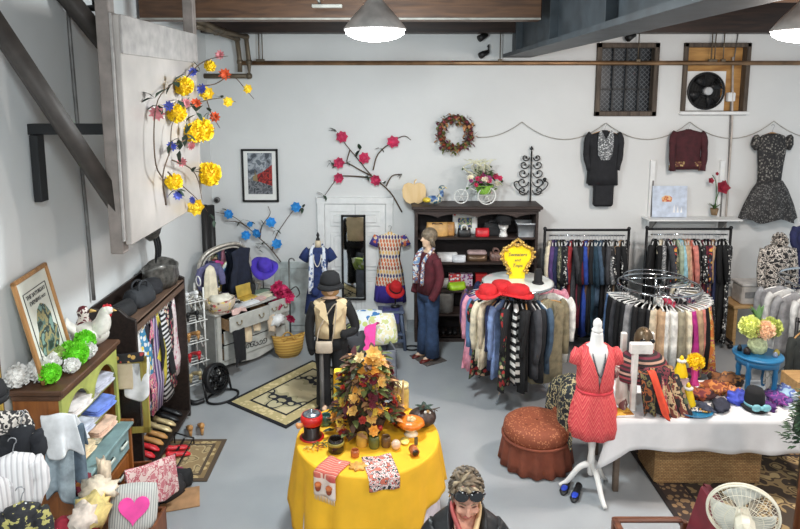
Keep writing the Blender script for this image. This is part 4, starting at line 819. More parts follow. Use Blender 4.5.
def fold(label, loc, d, m, rz=0, name='folded_cloth', cat='cloth', n=3, group=None, tilt=(0, 0)):
    "cloth folded into a small stack of layers"
    t = thing(name, label, cat, loc, group=group, rot=(tilt[0], tilt[1], rz)); h = d[2] / n
    b = MB(); rs = random.Random(int(abs(loc[0] * 1000)))
    for k in range(n): b.box((rs.uniform(-.01, .01), rs.uniform(-.01, .01), h * (k + .5)), (d[0] * rs.uniform(.93, 1), d[1] * rs.uniform(.93, 1), h * .96), h * .42)
    o = b.build('folds', m, t, sub=1); return t
# ---- dresser, set across the corner
D0 = at(217, 378, z=0); D1 = at(286, 350, z=0); ang = math.atan2(D1.y - D0.y, D1.x - D0.x); Ld = (D1 - D0).length + .06; dz = .86; dd_ = .46
t = thing('dresser', 'distressed pale grey dresser with open drawers standing across the corner', 'dresser', (D0.x, D0.y, 0), ang)
b = MB(); b.box((.02, dd_ / 2, dz / 2 + .06), (.04, dd_, dz - .14), .005); b.k = 1; b.box((.05, -.005, dz / 2), (.07, .05, dz - .02), .012); b.build('side_panel', [greyd, wht_d], t)
b = MB(); b.box((Ld - .02, dd_ / 2, dz / 2 + .06), (.04, dd_, dz - .14), .005); b.box((Ld - .05, -.005, dz / 2), (.07, .05, dz - .02), .012); b.build('side_panel', wht_d, t)
b = MB(); b.box((Ld / 2, dd_ - .01, dz / 2 + .05), (Ld - .06, .02, dz - .14)); b.build('back_panel', ebin, t)
b = MB(); b.prism([(-.03, -.05), (Ld * .5, -.09), (Ld + .03, -.05), (Ld + .03, dd_), (-.03, dd_)], 0, .03); b.v = [(x, z, dz - y_) for x, y_, z in b.v]; b.build('dresser_top', wht_d, t, bev=.006)
ap_ = [(0.08, .06)] + [(.08 + (Ld - .16) * k / 16, .1 - .045 * math.sin(PI * k / 16) + .015 * math.sin(3 * PI * k / 16)) for k in range(17)] + [(Ld - .08, .06)]
b = MB(); b.prism([(.08, .2), (Ld - .08, .2)] + [(x, z + .03) for x, z in ap_[::-1]], -.02, .0); b.build('apron', wht_d, t)
def drawer(x0, x1, z0, z1, out, scroll=False):
    b = MB(); w_ = x1 - x0; b.box(((x0 + x1) / 2, -out - .012, (z0 + z1) / 2), (w_, .024, z1 - z0), .006); o = b.build('drawer', wht_d, t)
    b = MB()
    for s_ in (0, 1): b.box(((x0 + .012, x1 - .012)[s_], -out / 2 + .1, (z0 + z1) / 2 - .02), (.016, out + .2, (z1 - z0) * .7))
    b.box(((x0 + x1) / 2, -out / 2 + .1, z0 + .03), (w_, out + .2, .012)); b.build('drawer_box', wood('drawer_pine', (150, 116, 84), (180, 144, 104), 3, 'x'), o)
    for x in ((x0 + x1) / 2 - w_ * .28, (x0 + x1) / 2 + w_ * .28):
        b = MB(); b.tube(arc((x, -out - .045, (z0 + z1) / 2 + .01), .035, PI, 2 * PI, 8), .006, 6); b.ball((x - .035, -out - .035, (z0 + z1) / 2 + .015), .012, 8, 5); b.ball((x + .035, -out - .035, (z0 + z1) / 2 + .015), .012, 8, 5); b.build('drawer_pull', mat('dull_brass', (150, 136, 108), .4, .7), o)
    if scroll:
        b = MB()
        for k in range(5):
            cx = (x0 + x1) / 2 + (k - 2) * .07; b.tube([V((cx + .05 * (1 - j / 14) * math.cos(j * .6 + k), -out - .028, (z0 + z1) / 2 - .01 + .045 * (1 - j / 14) * math.sin(j * .6 + k))) for j in range(13)], .005, 5)
        b.build('scroll_stencil', cutb, o)
drawer(.1, .6 * Ld, .62, .82, .16); drawer(.64 * Ld, Ld - .08, .62, .82, .1); drawer(.1, Ld - .1, .42, .6, .03); drawer(.1, Ld - .1, .2, .4, .02, True)
dT = t
def dp(x, y, z=0): return V((D0.x + x * math.cos(ang) - y * math.sin(ang), D0.y + x * math.sin(ang) + y * math.cos(ang), z))
# mirror above the dresser
t = thing('dresser_mirror', 'arched dresser mirror in silvery carved frame standing on the dresser', 'mirror', dp(.46, .4, dz), ang - .12)
mp = [(-.42, 0), (-.4, .1), (-.44, .2), (-.42, .33), (-.4, .42), (-.36, .58), (-.26, .68), (-.1, .73), (.1, .75), (.25, .72), (.36, .63), (.4, .5), (.42, .3), (.4, .15), (.42, 0)]
P = spline([V((x * .95, 0, z)) for x, z in mp], 3)
b = MB(); b.tube(P, .035, 8, flat=.7); b.tube([p_ * .9 + V((0, -.02, .03)) for p_ in P], .014, 6); b.box((0, 0, .03), (.82, .05, .08), .01); b.build('mirror_frame', silverf, t)
b = MB(); b.prism([(p_.x, p_.z) for p_ in P], .005, .02); b.build('mirror_glass', mirr, t)
for s_ in (-1, 1): b = MB(); b.tube(spline([V((s_ * .44, 0, .15)), V((s_ * .52, -.02, .1)), V((s_ * .5, -.02, .0))]), .02, 6); b.build('scroll_bracket', silverf, t)
p = dp(.62, .3, dz + .7); p = dp(.68, .32, dz + .76)
garment(p, ang + .1, 'dress', cloth((26, 32, 50)), .34, .62, .07, 0, None, 'small navy sleeveless dress hung over the dresser mirror', None, 'white')
garment(dp(.18, .34, dz + .64), ang + .1, 'top', cloth((94, 92, 130)), .3, .35, .08, .25, None, 'mauve grey top hung on left side of the dresser mirror', None, 'white')
p = dp(.1, .2, dz); t = thing('scarf_stand', 'tall stand draped with long cream fringed scarf on the dresser, left end', 'scarf', p, ang)
b = MB(); b.lathe([(.07, 0), (.02, .03), (.02, .46), (.05, .5), (0, .53)], seg=12); b.build('stand', wood('pine_stand', (170, 130, 90), (196, 160, 112), 3, 'z'), t)
b = MB(); n = 24
b.loft([[V((math.cos(2 * PI * j / n) * q * (1 + .12 * math.cos(6 * 2 * PI * j / n)), math.sin(2 * PI * j / n) * q * .8 * (1 + .12 * math.cos(6 * 2 * PI * j / n)), z)) for j in range(n)] for q, z in ((.11, .02), (.1, .15), (.09, .32), (.08, .45), (.055, .54), (.01, .58))]); b.build('scarf', mat('cream_knit', (226, 216, 192), .9, bump=.5, bscale=60), t)
floralbox = pat('floral_basket', 'floral', [(196, 180, 160), (186, 90, 90), (214, 190, 120), (110, 96, 80), (220, 200, 190)], 24)
p = dp(.12, .02, dz); t = thing('floral_basket', 'floral fabric covered basket on front left corner of the dresser', 'basket', p, ang); b = MB(); b.lathe([(.12, 0), (.16, .08), (.165, .17), (.155, .17), (.14, .03), (0, .03)], seg=20, cap=False, sx=1.15); b.build('basket_body', floralbox, t); heap(t, 'lining_cloth', mat('cream_cloth', (230, 224, 208), .9), (0, 0, .16), (.15, .13, .06), 2)
purple = mat('violet_felt', (74, 52, 176), .85)
hat(dp(1.0, .22, dz + .36), .3, .1, .11, purple, 'wide-brimmed violet hat tilted on a wire stand at right end of dresser', MATS['violet_felt'], 1.9, .55, flop=.05)
p = dp(1.0, .26, dz); t = thing('wire_hat_stand', 'thin black wire stand holding the violet hat on the dresser', 'hat stand', p)
b = MB(); b.cyl((0, 0, 0), (0, 0, .36), .008, seg=6); b.tube([V((.1 * math.cos(k), .1 * math.sin(k), .01)) for k in [j * PI / 8 for j in range(16)]], .007, 5, closed=True); b.build('wire', cutb, t)
p = dp(1.1, -.02, dz - .1); t = thing('ruffled_scarf', 'crimson ruffled flower scarf bunched at the right end of the dresser', 'scarf', p, 0)
b = MB(); rs = random.Random(3)
for k in range(26): b.bloom((rs.gauss(0, .07), rs.gauss(-.05, .05), rs.gauss(.08, .08)), (rs.uniform(-1, 1), -1, rs.uniform(-.5, 1)), .08, 7, 3, k, .9)
b.ball((0, 0, .08), (.12, .1, .15), 12, 8); b.build('ruffles', mat('crimson_ruffle', (188, 36, 88), .8, var=.25), t)
# dresser top goods
p = dp(.6, .1, dz); t = thing('gold_box', 'open gold jewellery box at the centre of the dresser', 'box', p, ang); gb = mat('gold_leaf', (206, 176, 84), .4, .3); b = MB(); b.box((0, 0, .025), (.24, .14, .05), .006); b.build('box_body', gb, t); b = MB(); b.box((0, .08, .13), (.24, .02, .16), .006, rot=Matrix.Rotation(-.2, 3, 'X')); b.build('box_lid', gb, t)
p = dp(.75, .18, dz); t = thing('jewellery_bust', 'small black jewellery hand form beside the gold box on dresser', 'jewellery stand', p); b = MB(); b.lathe([(.06, 0), (.03, .03), (.045, .12), (.04, .18), (.0, .19)], seg=12); [b.tube([V((.02 * k, 0, .16)), V((.026 * k, 0, .26 - .02 * abs(k))), ], [.012, .008], 6) for k in (-1, 0, 1)]; b.build('hand_form', MATS['black_suede'], t)
jm = [mat('amethyst_beads', (110, 70, 160), .3), mat('silver_beads', (200, 200, 204), .25, .7), mat('amber_beads', (190, 140, 60), .3), MATS['black_suede'], mat('pearl_beads', (232, 226, 214), .3)]
rs = random.Random(9); jl = ['amethyst', 'silver', 'amber', 'black', 'pearl']
for i in range(10):
    p = dp(.28 + .05 * i, .12 + .1 * (i % 3) - .06, dz); k = i % 5
    tt = thing('bead_necklace', '%s bead necklace heaped on the dresser, %s one counted from left' % (jl[k], ORD[i]), 'necklace', p, rs.uniform(0, 3), 'necklaces on the dresser'); b = MB()
    for j in range(16): a = j * PI / 8; b.ball((.055 * math.cos(a), .035 * math.sin(a), .018 + .012 * math.sin(a * 2 + i)), .015, 6, 4)
    b.build('bead_string', jm[k], tt)
for i, (x, y, d, m, lab, rzz) in enumerate(((.5, -.02, (.34, .16, .03), mat('white_linen', (224, 226, 228), .9), 'white folded linen laid along front edge of the dresser', 0), (.36, -.03, (.16, .12, .03), mat('silver_lace', (190, 192, 194), .8), 'silver grey lace cloth near left front of the dresser top', .3), (.85, .06, (.3, .18, .035), mat('cream_felt', (226, 222, 196), .9), 'cream felt cloth at right of the dresser top', .1), (.88, .2, (.3, .16, .04), mat('sage_felt', (120, 140, 118), .9), 'sage green cloth behind the cream felt on dresser', 0), (.72, -.03, (.15, .12, .05), mat('blush_cloth', (222, 186, 178), .9), 'blush pink cloth bunched on the dresser front edge', .2), (1.02, .0, (.16, .12, .05), mat('dark_cloth', (52, 52, 62), .9), 'dark folded cloth at right front corner of dresser', 0))):
    fold(lab, dp(x, y, dz + .001), d, m, ang + rzz, n=2)
def dd_drape(lab, x0, x1, out, ztop, d, m, amp=.02, seed=0, name='draped_cloth'):
    A, B_ = dp(x0, -out - .02, ztop), dp(x1, -out - .02, ztop); f = V((math.sin(ang), -math.cos(ang), 0)); tt = thing(name, lab, 'cloth', A)
    drape(tt, 'cloth', m, V((0, 0, 0)), B_ - A, f * .03 + V((0, 0, -d)), f * -.05 + V((0, 0, -.03)), amp=amp, seed=seed); return tt
dd_drape('black cloth hanging from open drawer down the front of the dresser', .13, .32, .17, .63, .45, mat('black_cloth', (24, 24, 28), .9), seed=1)
dd_drape('cream pleated cloth hanging from the middle drawer of dresser', .34, .5, .06, .61, .22, mat('cream_silk', (216, 196, 164), .7), seed=2); dd_drape('ivory cloth hanging right of the cream pleated cloth', .52, .66, .06, .62, .14, mat('ivory_silk', (226, 206, 176), .7), seed=3); dd_drape('tan cloth hanging from right drawer of the dresser', .72, .86, .12, .64, .22, mat('tan_silk', (204, 184, 160), .7), seed=4)
dd_drape('pale pink scarf trailing over dresser front edge', .2, .42, .06, dz + .01, .06, MATS['blush_cloth'], seed=5); dd_drape('brown striped cloth hanging at right end of the dresser', .98, 1.06, .06, dz, .16, pat('brown_stripe', 'stripe', [(90, 60, 54), (60, 44, 44), (130, 90, 70)], 20, 'z'), seed=6)
t = thing('lace_ruffle', 'white ruffled lace bunch at the right drawer of dresser', 'cloth', dp(.9, -.15, .56)); heap(t, 'ruffle', mat('white_lace', (236, 236, 236), .9), (0, 0, 0), (.12, .07, .07), 4, .6, ang)
# coat hooks stand right of the dresser
p = at(291, 350, Y=9.1); t = thing('hook_stand', 'slim grey metal hook stand between dresser and navy dress form', 'stand', (p.x, 9.1, 0)); zt3 = at(291, 261, Y=9.1).z; b = MB(); b.cyl((0, 0, 0), (0, 0, zt3), .012, seg=8); b.tube(arc((.04, 0, zt3), .04, PI, 0, 8), .01, 6); b.tube(spline([V((0, 0, zt3 - .45)), V((.1, -.02, zt3 - .38)), V((.15, -.02, zt3 - .48)), V((.1, -.02, zt3 - .54))]), .01, 6); b.lathe([(.12, 0), (.12, .015), (.02, .03), (0, .03)], seg=16); b.build('stand_rod', mat('pewter', (110, 108, 104), .4, .6), t)
# straw basket
p = at(289, 356, z=0); t = thing('straw_tote', 'honey coloured woven straw tote basket on floor right of dresser', 'basket', (p.x, p.y, 0), .35); b = MB(); n = 28
b.loft([[V((math.cos(2 * PI * j / n) * q, math.sin(2 * PI * j / n) * q2, z + .06 * (z > .1) * (math.cos(2 * PI * j / n) ** 2))) for j in range(n)] for q, q2, z in ((.13, .07, 0), (.19, .11, .08), (.22, .1, .2), (.23, .08, .26), (.215, .07, .26), (.19, .09, .1), (.1, .05, .03))], cap1=True); b.build('basket_body', pat('straw', 'stripe', [(204, 166, 84), (186, 142, 62), (168, 122, 54)], 26, 'z', .8), t)
for yy in (-.07, .07): b = MB(); b.tube(spline([V((-.1, yy, .24)), V((0, yy * 1.4, .31)), V((.1, yy, .24))]), .01, 6); b.build('basket_handle', MATS['straw'], t)
# ---- rugs
def rug_mat(name, cols, border, s_, w_, h_):
    m, nt, bb = _new(name); bb.inputs['Roughness'].default_value = .95; co = coords(nt); sp2 = nd(nt, 'ShaderNodeSeparateXYZ'); nt.links.new(co, sp2.inputs[0])
    ax_, ay_ = mth(nt, 'ABSOLUTE', sp2.outputs[0]), mth(nt, 'ABSOLUTE', sp2.outputs[1])
    e = mth(nt, 'MINIMUM', mth(nt, 'SUBTRACT', w_ / 2, ax_), mth(nt, 'SUBTRACT', h_ / 2, ay_))
    no = nd(nt, 'ShaderNodeTexNoise'); no.inputs['Scale'].default_value = s_; no.inputs['Detail'].default_value = 1.5; nt.links.new(co, no.inputs['Vector'])
    cb = nd(nt, 'ShaderNodeCombineXYZ'); nt.links.new(ax_, cb.inputs[0]); nt.links.new(ay_, cb.inputs[1]); nt.links.new(cb.outputs[0], no.inputs['Vector'])
    w2 = mth(nt, 'PINGPONG', mth(nt, 'MULTIPLY', no.outputs[0], 5.0), 1.0)
    field = ramp(nt, w2, [(0, cols[0]), (.38, cols[1]), (.62, cols[2]), (.82, cols[3])])
    vo = nd(nt, 'ShaderNodeTexVoronoi'); vo.inputs['Scale'].default_value = 16; nt.links.new(cb.outputs[0], vo.inputs['Vector'])
    bord = ramp(nt, vo.outputs['Distance'], [(0, border[0]), (.42, border[1])])
    def mix(f, a, c):
        x = nd(nt, 'ShaderNodeMix', data_type='RGBA'); nt.links.new(f, x.inputs[0]); nt.links.new(a, x.inputs[6])
        if isinstance(c, tuple): x.inputs[7].default_value = lin(c)
        else: nt.links.new(c, x.inputs[7])
        return x.outputs[2]
    o = mix(mth(nt, 'LESS_THAN', e, border[3]), field, border[2]); o = mix(mth(nt, 'LESS_THAN', e, border[3] - .03), o, bord); o = mix(mth(nt, 'LESS_THAN', e, .045), o, border[2])
    nt.links.new(o, bb.inputs['Base Color']); return m
def rug(label, c, w_, h_, rz, m):
    b = MB(); b.box((0, 0, .006), (w_, h_, .012), .003); o = b.build('rug', m, None, c, rz); return tag(o, label, 'rug')
r0, r1, r2 = at(226, 403, z=0), at(286, 429, z=0), at(310, 360, z=0)
u = (r1 - r0); v_ = (r2 - r0); v_ = v_ - u * (v_.dot(u) / u.dot(u)); v_ = v_ * 1.0
cen = r0 + u / 2 + v_ / 2
rug('cream and black scrolled rug on the floor in front of the dresser', (cen.x, cen.y, .001), u.length, v_.length, math.atan2(u.y, u.x), rug_mat('scroll_rug', [(206, 194, 156), (176, 166, 130), (30, 32, 40), (196, 186, 150)], ((214, 198, 150), (188, 172, 124), (26, 26, 30), .22), 3.4, u.length, v_.length))
a_, c_ = at(227, 440, z=0), at(207, 482, z=0); wd = .95; u = (c_ - a_); an = math.atan2(u.y, u.x); nrm = V((u.y, -u.x, 0)).normalized()
cen = a_ + u / 2 + nrm * wd / 2
rug('small tan patterned rug on the floor by the shoe rail', (cen.x, cen.y, .001), u.length, wd, an, rug_mat('tan_rug', [(150, 128, 92), (186, 166, 124), (120, 104, 76), (170, 150, 110)], ((190, 168, 120), (134, 112, 76), (84, 70, 56), .12), 7, u.length, wd))
# ---- black drum fan
p = at(217, 398, z=0); t = thing('floor_fan', 'black drum fan on round tube base by the cream rug', 'fan', (p.x - .03, p.y + .08, 0), .95); t.scale = (.68, .68, .72)
b = MB(); b.tube([V((.3 * math.cos(k * PI / 14), .22 * math.sin(k * PI / 14) - .18, .022)) for k in range(28)], .02, 8, closed=True); b.build('base_tube', blk, t)
for s_ in (-.27, .27): b = MB(); b.tube([V((s_, -.08, .03)), V((s_, 0, .3))], .02, 8); b.build('fan_arm', blk, t)
rt = Matrix.Rotation(PI / 2 - .25, 4, 'X'); b = MB(); b.M = Matrix.Translation((0, 0, .3)) @ rt; b.lathe([(.2, -.1), (.25, -.06), (.255, .06), (.22, .1)], seg=28, cap=False)
for q in (.21, .16, .11, .06): b.tube([V((q * math.cos(k * PI / 12), q * math.sin(k * PI / 12), .1 + (.21 - q) * .15)) for k in range(24)], .005, 4, closed=True)
for k in range(12): b.cyl((.03 * math.cos(k * PI / 6), .03 * math.sin(k * PI / 6), .125), (.22 * math.cos(k * PI / 6), .22 * math.sin(k * PI / 6), .1), .004, seg=4)
b.build('drum_housing', blk, t, solid=.006)
b = MB(); b.M = Matrix.Translation((0, 0, .3)) @ rt; b.lathe([(.0, -.06), (.06, -.06), (.06, .06), (0, .06)], seg=14)
for k in range(5): a = k * 2 * PI / 5; b.add([V((.05 * math.cos(a), .05 * math.sin(a), -.03)), V((.21 * math.cos(a - .3), .21 * math.sin(a - .3), -.04)), V((.21 * math.cos(a + .4), .21 * math.sin(a + .4), .03)), V((.05 * math.cos(a + .5), .05 * math.sin(a + .5), .02))], [(0, 1, 2, 3)])
b.build('blade_set', blk, t, solid=.004)
t = thing('vacuum_hose', 'black flexible hose and nozzle lying left of the drum fan', 'hose', (p.x - .32, p.y - .02, 0)); b = MB(); b.tube(spline([V((-.05, .1, .15)), V((-.1, .0, .2)), V((-.02, -.1, .06)), V((.1, -.16, .03)), V((.2, -.1, .03))]), .03, 8); b.build('hose', blk, t)
# ---- white wire shoe rack
p = at(190, 392, z=0); t = thing('wire_shoe_rack', 'white wire scroll shelf rack of shoes between dark garment unit and dresser', 'rack', (p.x, p.y + .1, 0), .75); ht = 1.3
for s_ in (-1, 1):
    b = MB(); b.cyl((s_ * .14, -.12, 0), (s_ * .14, -.12, ht), .01, seg=6); b.cyl((s_ * .14, .12, 0), (s_ * .14, .12, ht), .01, seg=6)
    for k in range(5): z = .12 + k * .24; b.tube([V((s_ * .14, .1 - .2 * j / 10, z + .08 * math.sin(j * PI / 5))) for j in range(11)], .007, 5)
    b.tube([V((s_ * .14, .06 * math.cos(k * PI / 8), ht + .05 + .06 * math.sin(k * PI / 8))) for k in range(16)], .008, 5, closed=True); b.build('side_frame', wm, t)
rack_z = (.12, .38, .64, .9, 1.15)
for z in rack_z:
    b = MB()
    for yy in (-.16, -.08, 0, .08, .13): b.cyl((-.16, yy, z), (.16, yy, z), .007, seg=5)
    b.cyl((-.14, -.16, z), (-.14, .14, z), .008, seg=5); b.cyl((.14, -.16, z), (.14, .14, z), .008, seg=5); b.build('wire_shelf', wm, t)
rp = V((p.x, p.y + .1, 0)); ca, sa = math.cos(.75), math.sin(.75)
def shoe(mb, c, L=.24, w=.08, heel=.03, rz=0):
    c = V(c); m = Matrix.Rotation(rz, 3, 'Z'); n = 10
    mb.loft([[c + m @ V((math.cos(2 * PI * j / n) * w / 2 * q, (t_ - .5) * L, heel * (1 - t_) + h / 2 + h / 2 * math.sin(2 * PI * j / n))) for j in range(n)] for t_, q, h in ((0, .5, .05), (.1, .75, .065), (.35, .7, .05), (.6, .9, .05), (.85, .95, .04), (1, .4, .02))])
    if heel > .03: mb.cyl(c + m @ V((0, -L * .4, .0)), c + m @ V((0, -L * .42, heel)), .012, .02, 8)
def shoes(label, loc, rz, m, heel=.05, gap=.06, L=.24, group=None):
    t = thing('shoe_pair', label, 'shoes', loc, rz, group)
    for s_ in (-1, 1): b = MB(); shoe(b, (s_ * gap, 0, 0), L, .08, heel); b.build('shoe', m, t)
    return t
shm = {'black': MATS['black_leather'], 'tan': MATS['honey_leather'], 'red': MATS['red_leather'], 'gold': mat('pale_gold_leather', (206, 186, 140), .35, .3), 'white': MATS['white_leather']}
for i, (z, k) in enumerate(zip(rack_z, ('gold', 'red', 'tan', 'black', 'white'))):
    shoes('%s shoe pair on the %s shelf of the white wire rack' % ({'gold': 'pale gold', 'red': 'red', 'tan': 'tan', 'black': 'black', 'white': 'white'}[k], ('lowest', 'second lowest', 'middle', 'second highest', 'highest')[i]), (rp.x, rp.y, z + .006), .75, shm[k], .06, group='shoes on the white wire rack')
# ---- dark garment unit along the left wall
UX = -2.33; uy0, uy1 = 5.5, 6.85; uz = 1.63; ud = UX - (LW + .02)
t = thing('hall_unit', 'dark brown open garment unit with railed top shelf along left wall', 'shelving unit', (UX, (uy0 + uy1) / 2, 0)); ul = uy1 - uy0
umb = wood('umber_stain', (30, 24, 22), (50, 39, 34), 3, 'y', .45); umt = wood('umber_top', (86, 66, 54), (118, 94, 78), 3, 'y', .4)
for s_ in (-1, 1):
    b = MB(); b.M = Matrix.Translation((0, s_ * (ul / 2 - .02), 0)) ; sc2 = [(-ud, .04), (0, .04), (0, uz + .02), (-.07, uz + .05), (-.14, uz + .12), (-.22, uz + .14), (-.3, uz + .11), (-ud, uz + .13)]
    b.prism(sc2, -.02, .02); b.build('end_panel', umb, t, bev=.004)
b = MB(); b.box((-ud / 2, 0, uz - .02), (ud, ul - .08, .03), .004); b.build('top_shelf', umt, t)
b = MB(); b.box((-.012, 0, uz - .05), (.024, ul - .06, .1), .004); b.build('front_rail', umt, t)
b = MB(); b.box((-ud + .01, 0, uz / 2 + .08), (.02, ul - .08, uz + .1)); b.build('back_panel', umb, t)
b = MB(); b.box((-ud / 2, 0, .1), (ud, ul - .08, .03), .004); b.build('bottom_shelf', umb, t)
b = MB(); b.cyl((-.14, -ul / 2 + .03, uz - .16), (-.14, ul / 2 - .03, uz - .16), .014, seg=8); b.build('hanging_rod', chrome, t)
bag((UX - .2, 5.7, uz), .26, .2, .12, MATS['black_suede'], 'black soft bag nearest the poster on dark unit top shelf', False, rz=1.4, slouch=.3)
bag((UX - .17, 6.02, uz), .34, .22, .17, mat('charcoal_suede', (44, 46, 50), .8), 'charcoal backpack bag in the middle of dark unit top shelf', True, rz=1.4, slouch=.3, hh=.06)
bag((UX - .19, 6.32, uz), .26, .2, .16, mat('ink_suede', (34, 34, 38), .85), 'inky black hat-like bag behind the charcoal backpack', False, rz=1.2, slouch=.4)
t = thing('metallic_tote', 'large grey metallic slouchy tote at far end of dark unit top', 'handbag', (UX - .16, 6.58, uz), 1.3); b = MB(); n = 26
b.loft([[V((math.cos(2 * PI * j / n) * .22 * q * (1 + .06 * math.sin(5 * j)), math.sin(2 * PI * j / n) * .15 * q * (1 + .06 * math.cos(4 * j)), z + .03 * (z > .1) * math.sin(2 * 2 * PI * j / n))) for j in range(n)] for q, z in ((.85, 0), (1.05, .1), (1.0, .2), (1.05, .24), (.9, .24), (.8, .12))], cap1=True); b.build('bag_body', mat('gunmetal_leather', (92, 90, 86), .35, .4, var=.4, scale=20), t)
# scarves and tops hanging in the unit
uk = [((190, 44, 60), 'crimson'), ((222, 222, 222), 'white'), (('floral', 22, (60, 130, 170), (230, 200, 80), (220, 220, 220)), 'blue and yellow print'), ((34, 34, 44), 'black'), (('blotch', 14, (210, 90, 130), (230, 190, 170), (120, 60, 110), (214, 130, 160)), 'pink patterned'), (('stripex', 18, (60, 60, 90), (190, 180, 200), (120, 90, 140)), 'lilac striped'), ((206, 190, 70), 'mustard'), ((24, 24, 28), 'jet black'), (('stripez', 20, (30, 30, 34), (220, 220, 220)), 'black and white striped'), (('floral', 30, (40, 40, 50), (160, 60, 80), (200, 180, 160)), 'dark floral'), ((28, 28, 32), 'ink black'), (('floral', 26, (230, 210, 212), (210, 130, 150), (240, 230, 230)), 'pale pink print')]
for i, (k, w_) in enumerate(uk):
    y = uy0 + .22 + (ul - .36) * i / 11
    t = thing('hanging_scarf', '%s scarf hanging in the dark unit, %s from the near end' % (w_, ORD[i]), 'scarf', (UX - .1, y, uz - .175), PI / 2 + .2 * math.sin(i * 2), 'scarves hanging in the dark unit')
    L = .9 + .12 * math.sin(i * 1.7); b = MB(); n = 16; ph = i
    b.loft([[V((math.cos(2 * PI * j / n) * .02 * q + .015 * math.sin(z * 9 + ph), math.sin(2 * PI * j / n) * q * .13 * (1 + .2 * math.cos(3 * 2 * PI * j / n + ph)), -z)) for j in range(n)] for q, z in ((.15, .0), (.3, .05), (.8, .2), (1, .45), (1.0, .7), (.9, L))]); b.v = [(y_, x, z) for x, y_, z in b.v]; b.build('scarf', cloth(k), t)
    b = MB(); b.tube([V((.03 * math.cos(q * PI / 6), 0, -.01 + .03 * math.sin(q * PI / 6))) for q in range(12)], .006, 5, closed=True); b.build('hanging_ring', hang_white, t)
for i, (y, m, w_) in enumerate(((5.7, 'black', 'black'), (5.92, 'red', 'red'), (6.15, 'tan', 'tan'), (6.4, 'gold', 'pale gold'), (6.62, 'black', 'black'))):
    shoes('%s shoe pair on bottom of the dark unit, %s from the near end' % (w_, ORD[i]), (UX - .16, y, .116), -PI / 2, shm[m], .06, group='shoes in the dark unit')
shoes('tan high-heeled shoe pair on floor before the dark unit', (UX + .14, 6.55, .0), .4, shm['tan'], .08); shoes('red flat shoe pair on the floor near the small tan rug', (UX + .1, 6.1, .013), -1.2, shm['red'], .02); shoes('dark pink shoe pair on the floor beneath the open cabinet door', (UX + .14, 5.75, .013), .9, mat('plum_leather', (150, 60, 90), .5), .02)
b = MB(); t = thing('shoe_rail', 'low black wire shoe rail on the floor beside the small tan rug', 'rack', (UX + .1, 5.95, .013), 0); b.box((0, 0, .05), (.02, .7, .012)); b.cyl((-.1, -.35, .12), (-.1, .35, .12), .008, seg=6); b.cyl((.1, -.35, .06), (.1, .35, .06), .008, seg=6); b.build('wire_rails', blk, t)
for s_ in (-1, 1): b = MB(); b.tube([V((-.1, s_ * .35, 0)), V((-.1, s_ * .35, .12)), V((.1, s_ * .35, .06)), V((.1, s_ * .35, 0))], .008, 6); b.build('end_frame', blk, t)
# hanging bundle below the signboard
p = at(158, 250, Y=6.9); t = thing('hanging_bag', 'grey metallic drawstring bag with dangling straps hung on the left wall', 'handbag', (LW + .14, 6.75, 2.1)); b = MB(); b.ball((0, 0, .12), (.1, .13, .13), 14, 9, nz=.2); b.build('bag_body', MATS['gunmetal_leather'], t); b = MB(); [b.tube(spline([V((.02, .05 * k, .1)), V((.05, .06 * k + .02, -.1)), V((.03, .05 * k, -.3))]), .014, 6) for k in (-1, 0, 1)]; b.build('strap', frame_blk, t)
b = MB(); b.cyl((-.12, 0, .24), (0, 0, .24), .01, seg=6); b.build('wall_hook', cutb, t)
# ================================================================ HUTCH AT THE LEFT
HX = -2.40; hb = LW + .03; hy0, hy1 = 4.3, 5.2; hz = 1.6; HW = HX - hb; HL = hy1 - hy0; hm = (hy0 + hy1) / 2
oak = wood('amber_oak', (122, 70, 30), (160, 98, 46), 3, 'z', .42); green = mat('olive_green_paint', (164, 170, 88), .55, var=.14, scale=6); blue = mat('duck_egg_paint', (130, 158, 160), .5, var=.14, scale=6); dk = mat('dark_oak_top', (84, 56, 38), .4, var=.2)
t = thing('hutch', 'tall oak hutch painted olive green and duck egg blue, at left', 'hutch', (HX, hm, 0))
for s_ in (-1, 1):
    b = MB(); b.box((-HW / 2, s_ * (HL / 2 - .012), 1.03), (HW, .024, hz - .54), .003); b.box((-HW / 2 + .05, s_ * (HL / 2 - .012), .42), (HW + .12, .03, .84), .003); b.box((-HW / 2 + .06, s_ * (HL / 2 + .004), .86), (HW + .14, .03, .05), .01); b.build('side_panel', oak, t)
b = MB(); b.box((-HW / 2 + .02, 0, hz - .03), (HW + .06, HL + .06, .04), .008); b.box((-HW / 2 + .01, 0, hz - .07), (HW + .03, HL + .03, .05), .01); b.build('hutch_top', dk, t)
b = MB(); b.box((-HW + .01, 0, hz / 2), (.02, HL - .04, hz - .1)); b.build('back_panel', green, t)
# arched green face over open shelves
ar = [(-HL / 2, .86), (-HL / 2 + .04, .86), (-HL / 2 + .04, 1.3)] + [(-HL / 2 + .04 + (HL * .5 - .06) * k / 10, 1.3 + .17 * math.sin(PI * k / 10) ** .6) for k in range(11)] + [(.02 + (HL * .5 - .06) * k / 10, 1.3 + .17 * math.sin(PI * k / 10) ** .6) for k in range(11)] + [(HL / 2 - .04, 1.3), (HL / 2 - .04, .86), (HL / 2, .86), (HL / 2, hz - .09), (-HL / 2, hz - .09)]
b = MB(); b.prism(ar, 0, .022); b.v = [(y_, x, z) for x, y_, z in b.v]; b.build('arched_face', green, t)
for z in (1.24, 1.04): b = MB(); b.box((-HW / 2, 0, z), (HW - .03, HL - .06, .02)); b.build('shelf', green, t)
b = MB(); b.box((-HW / 2 + .06, 0, .85), (HW + .14, HL + .02, .03), .006); b.build('writing_board', blue, t)
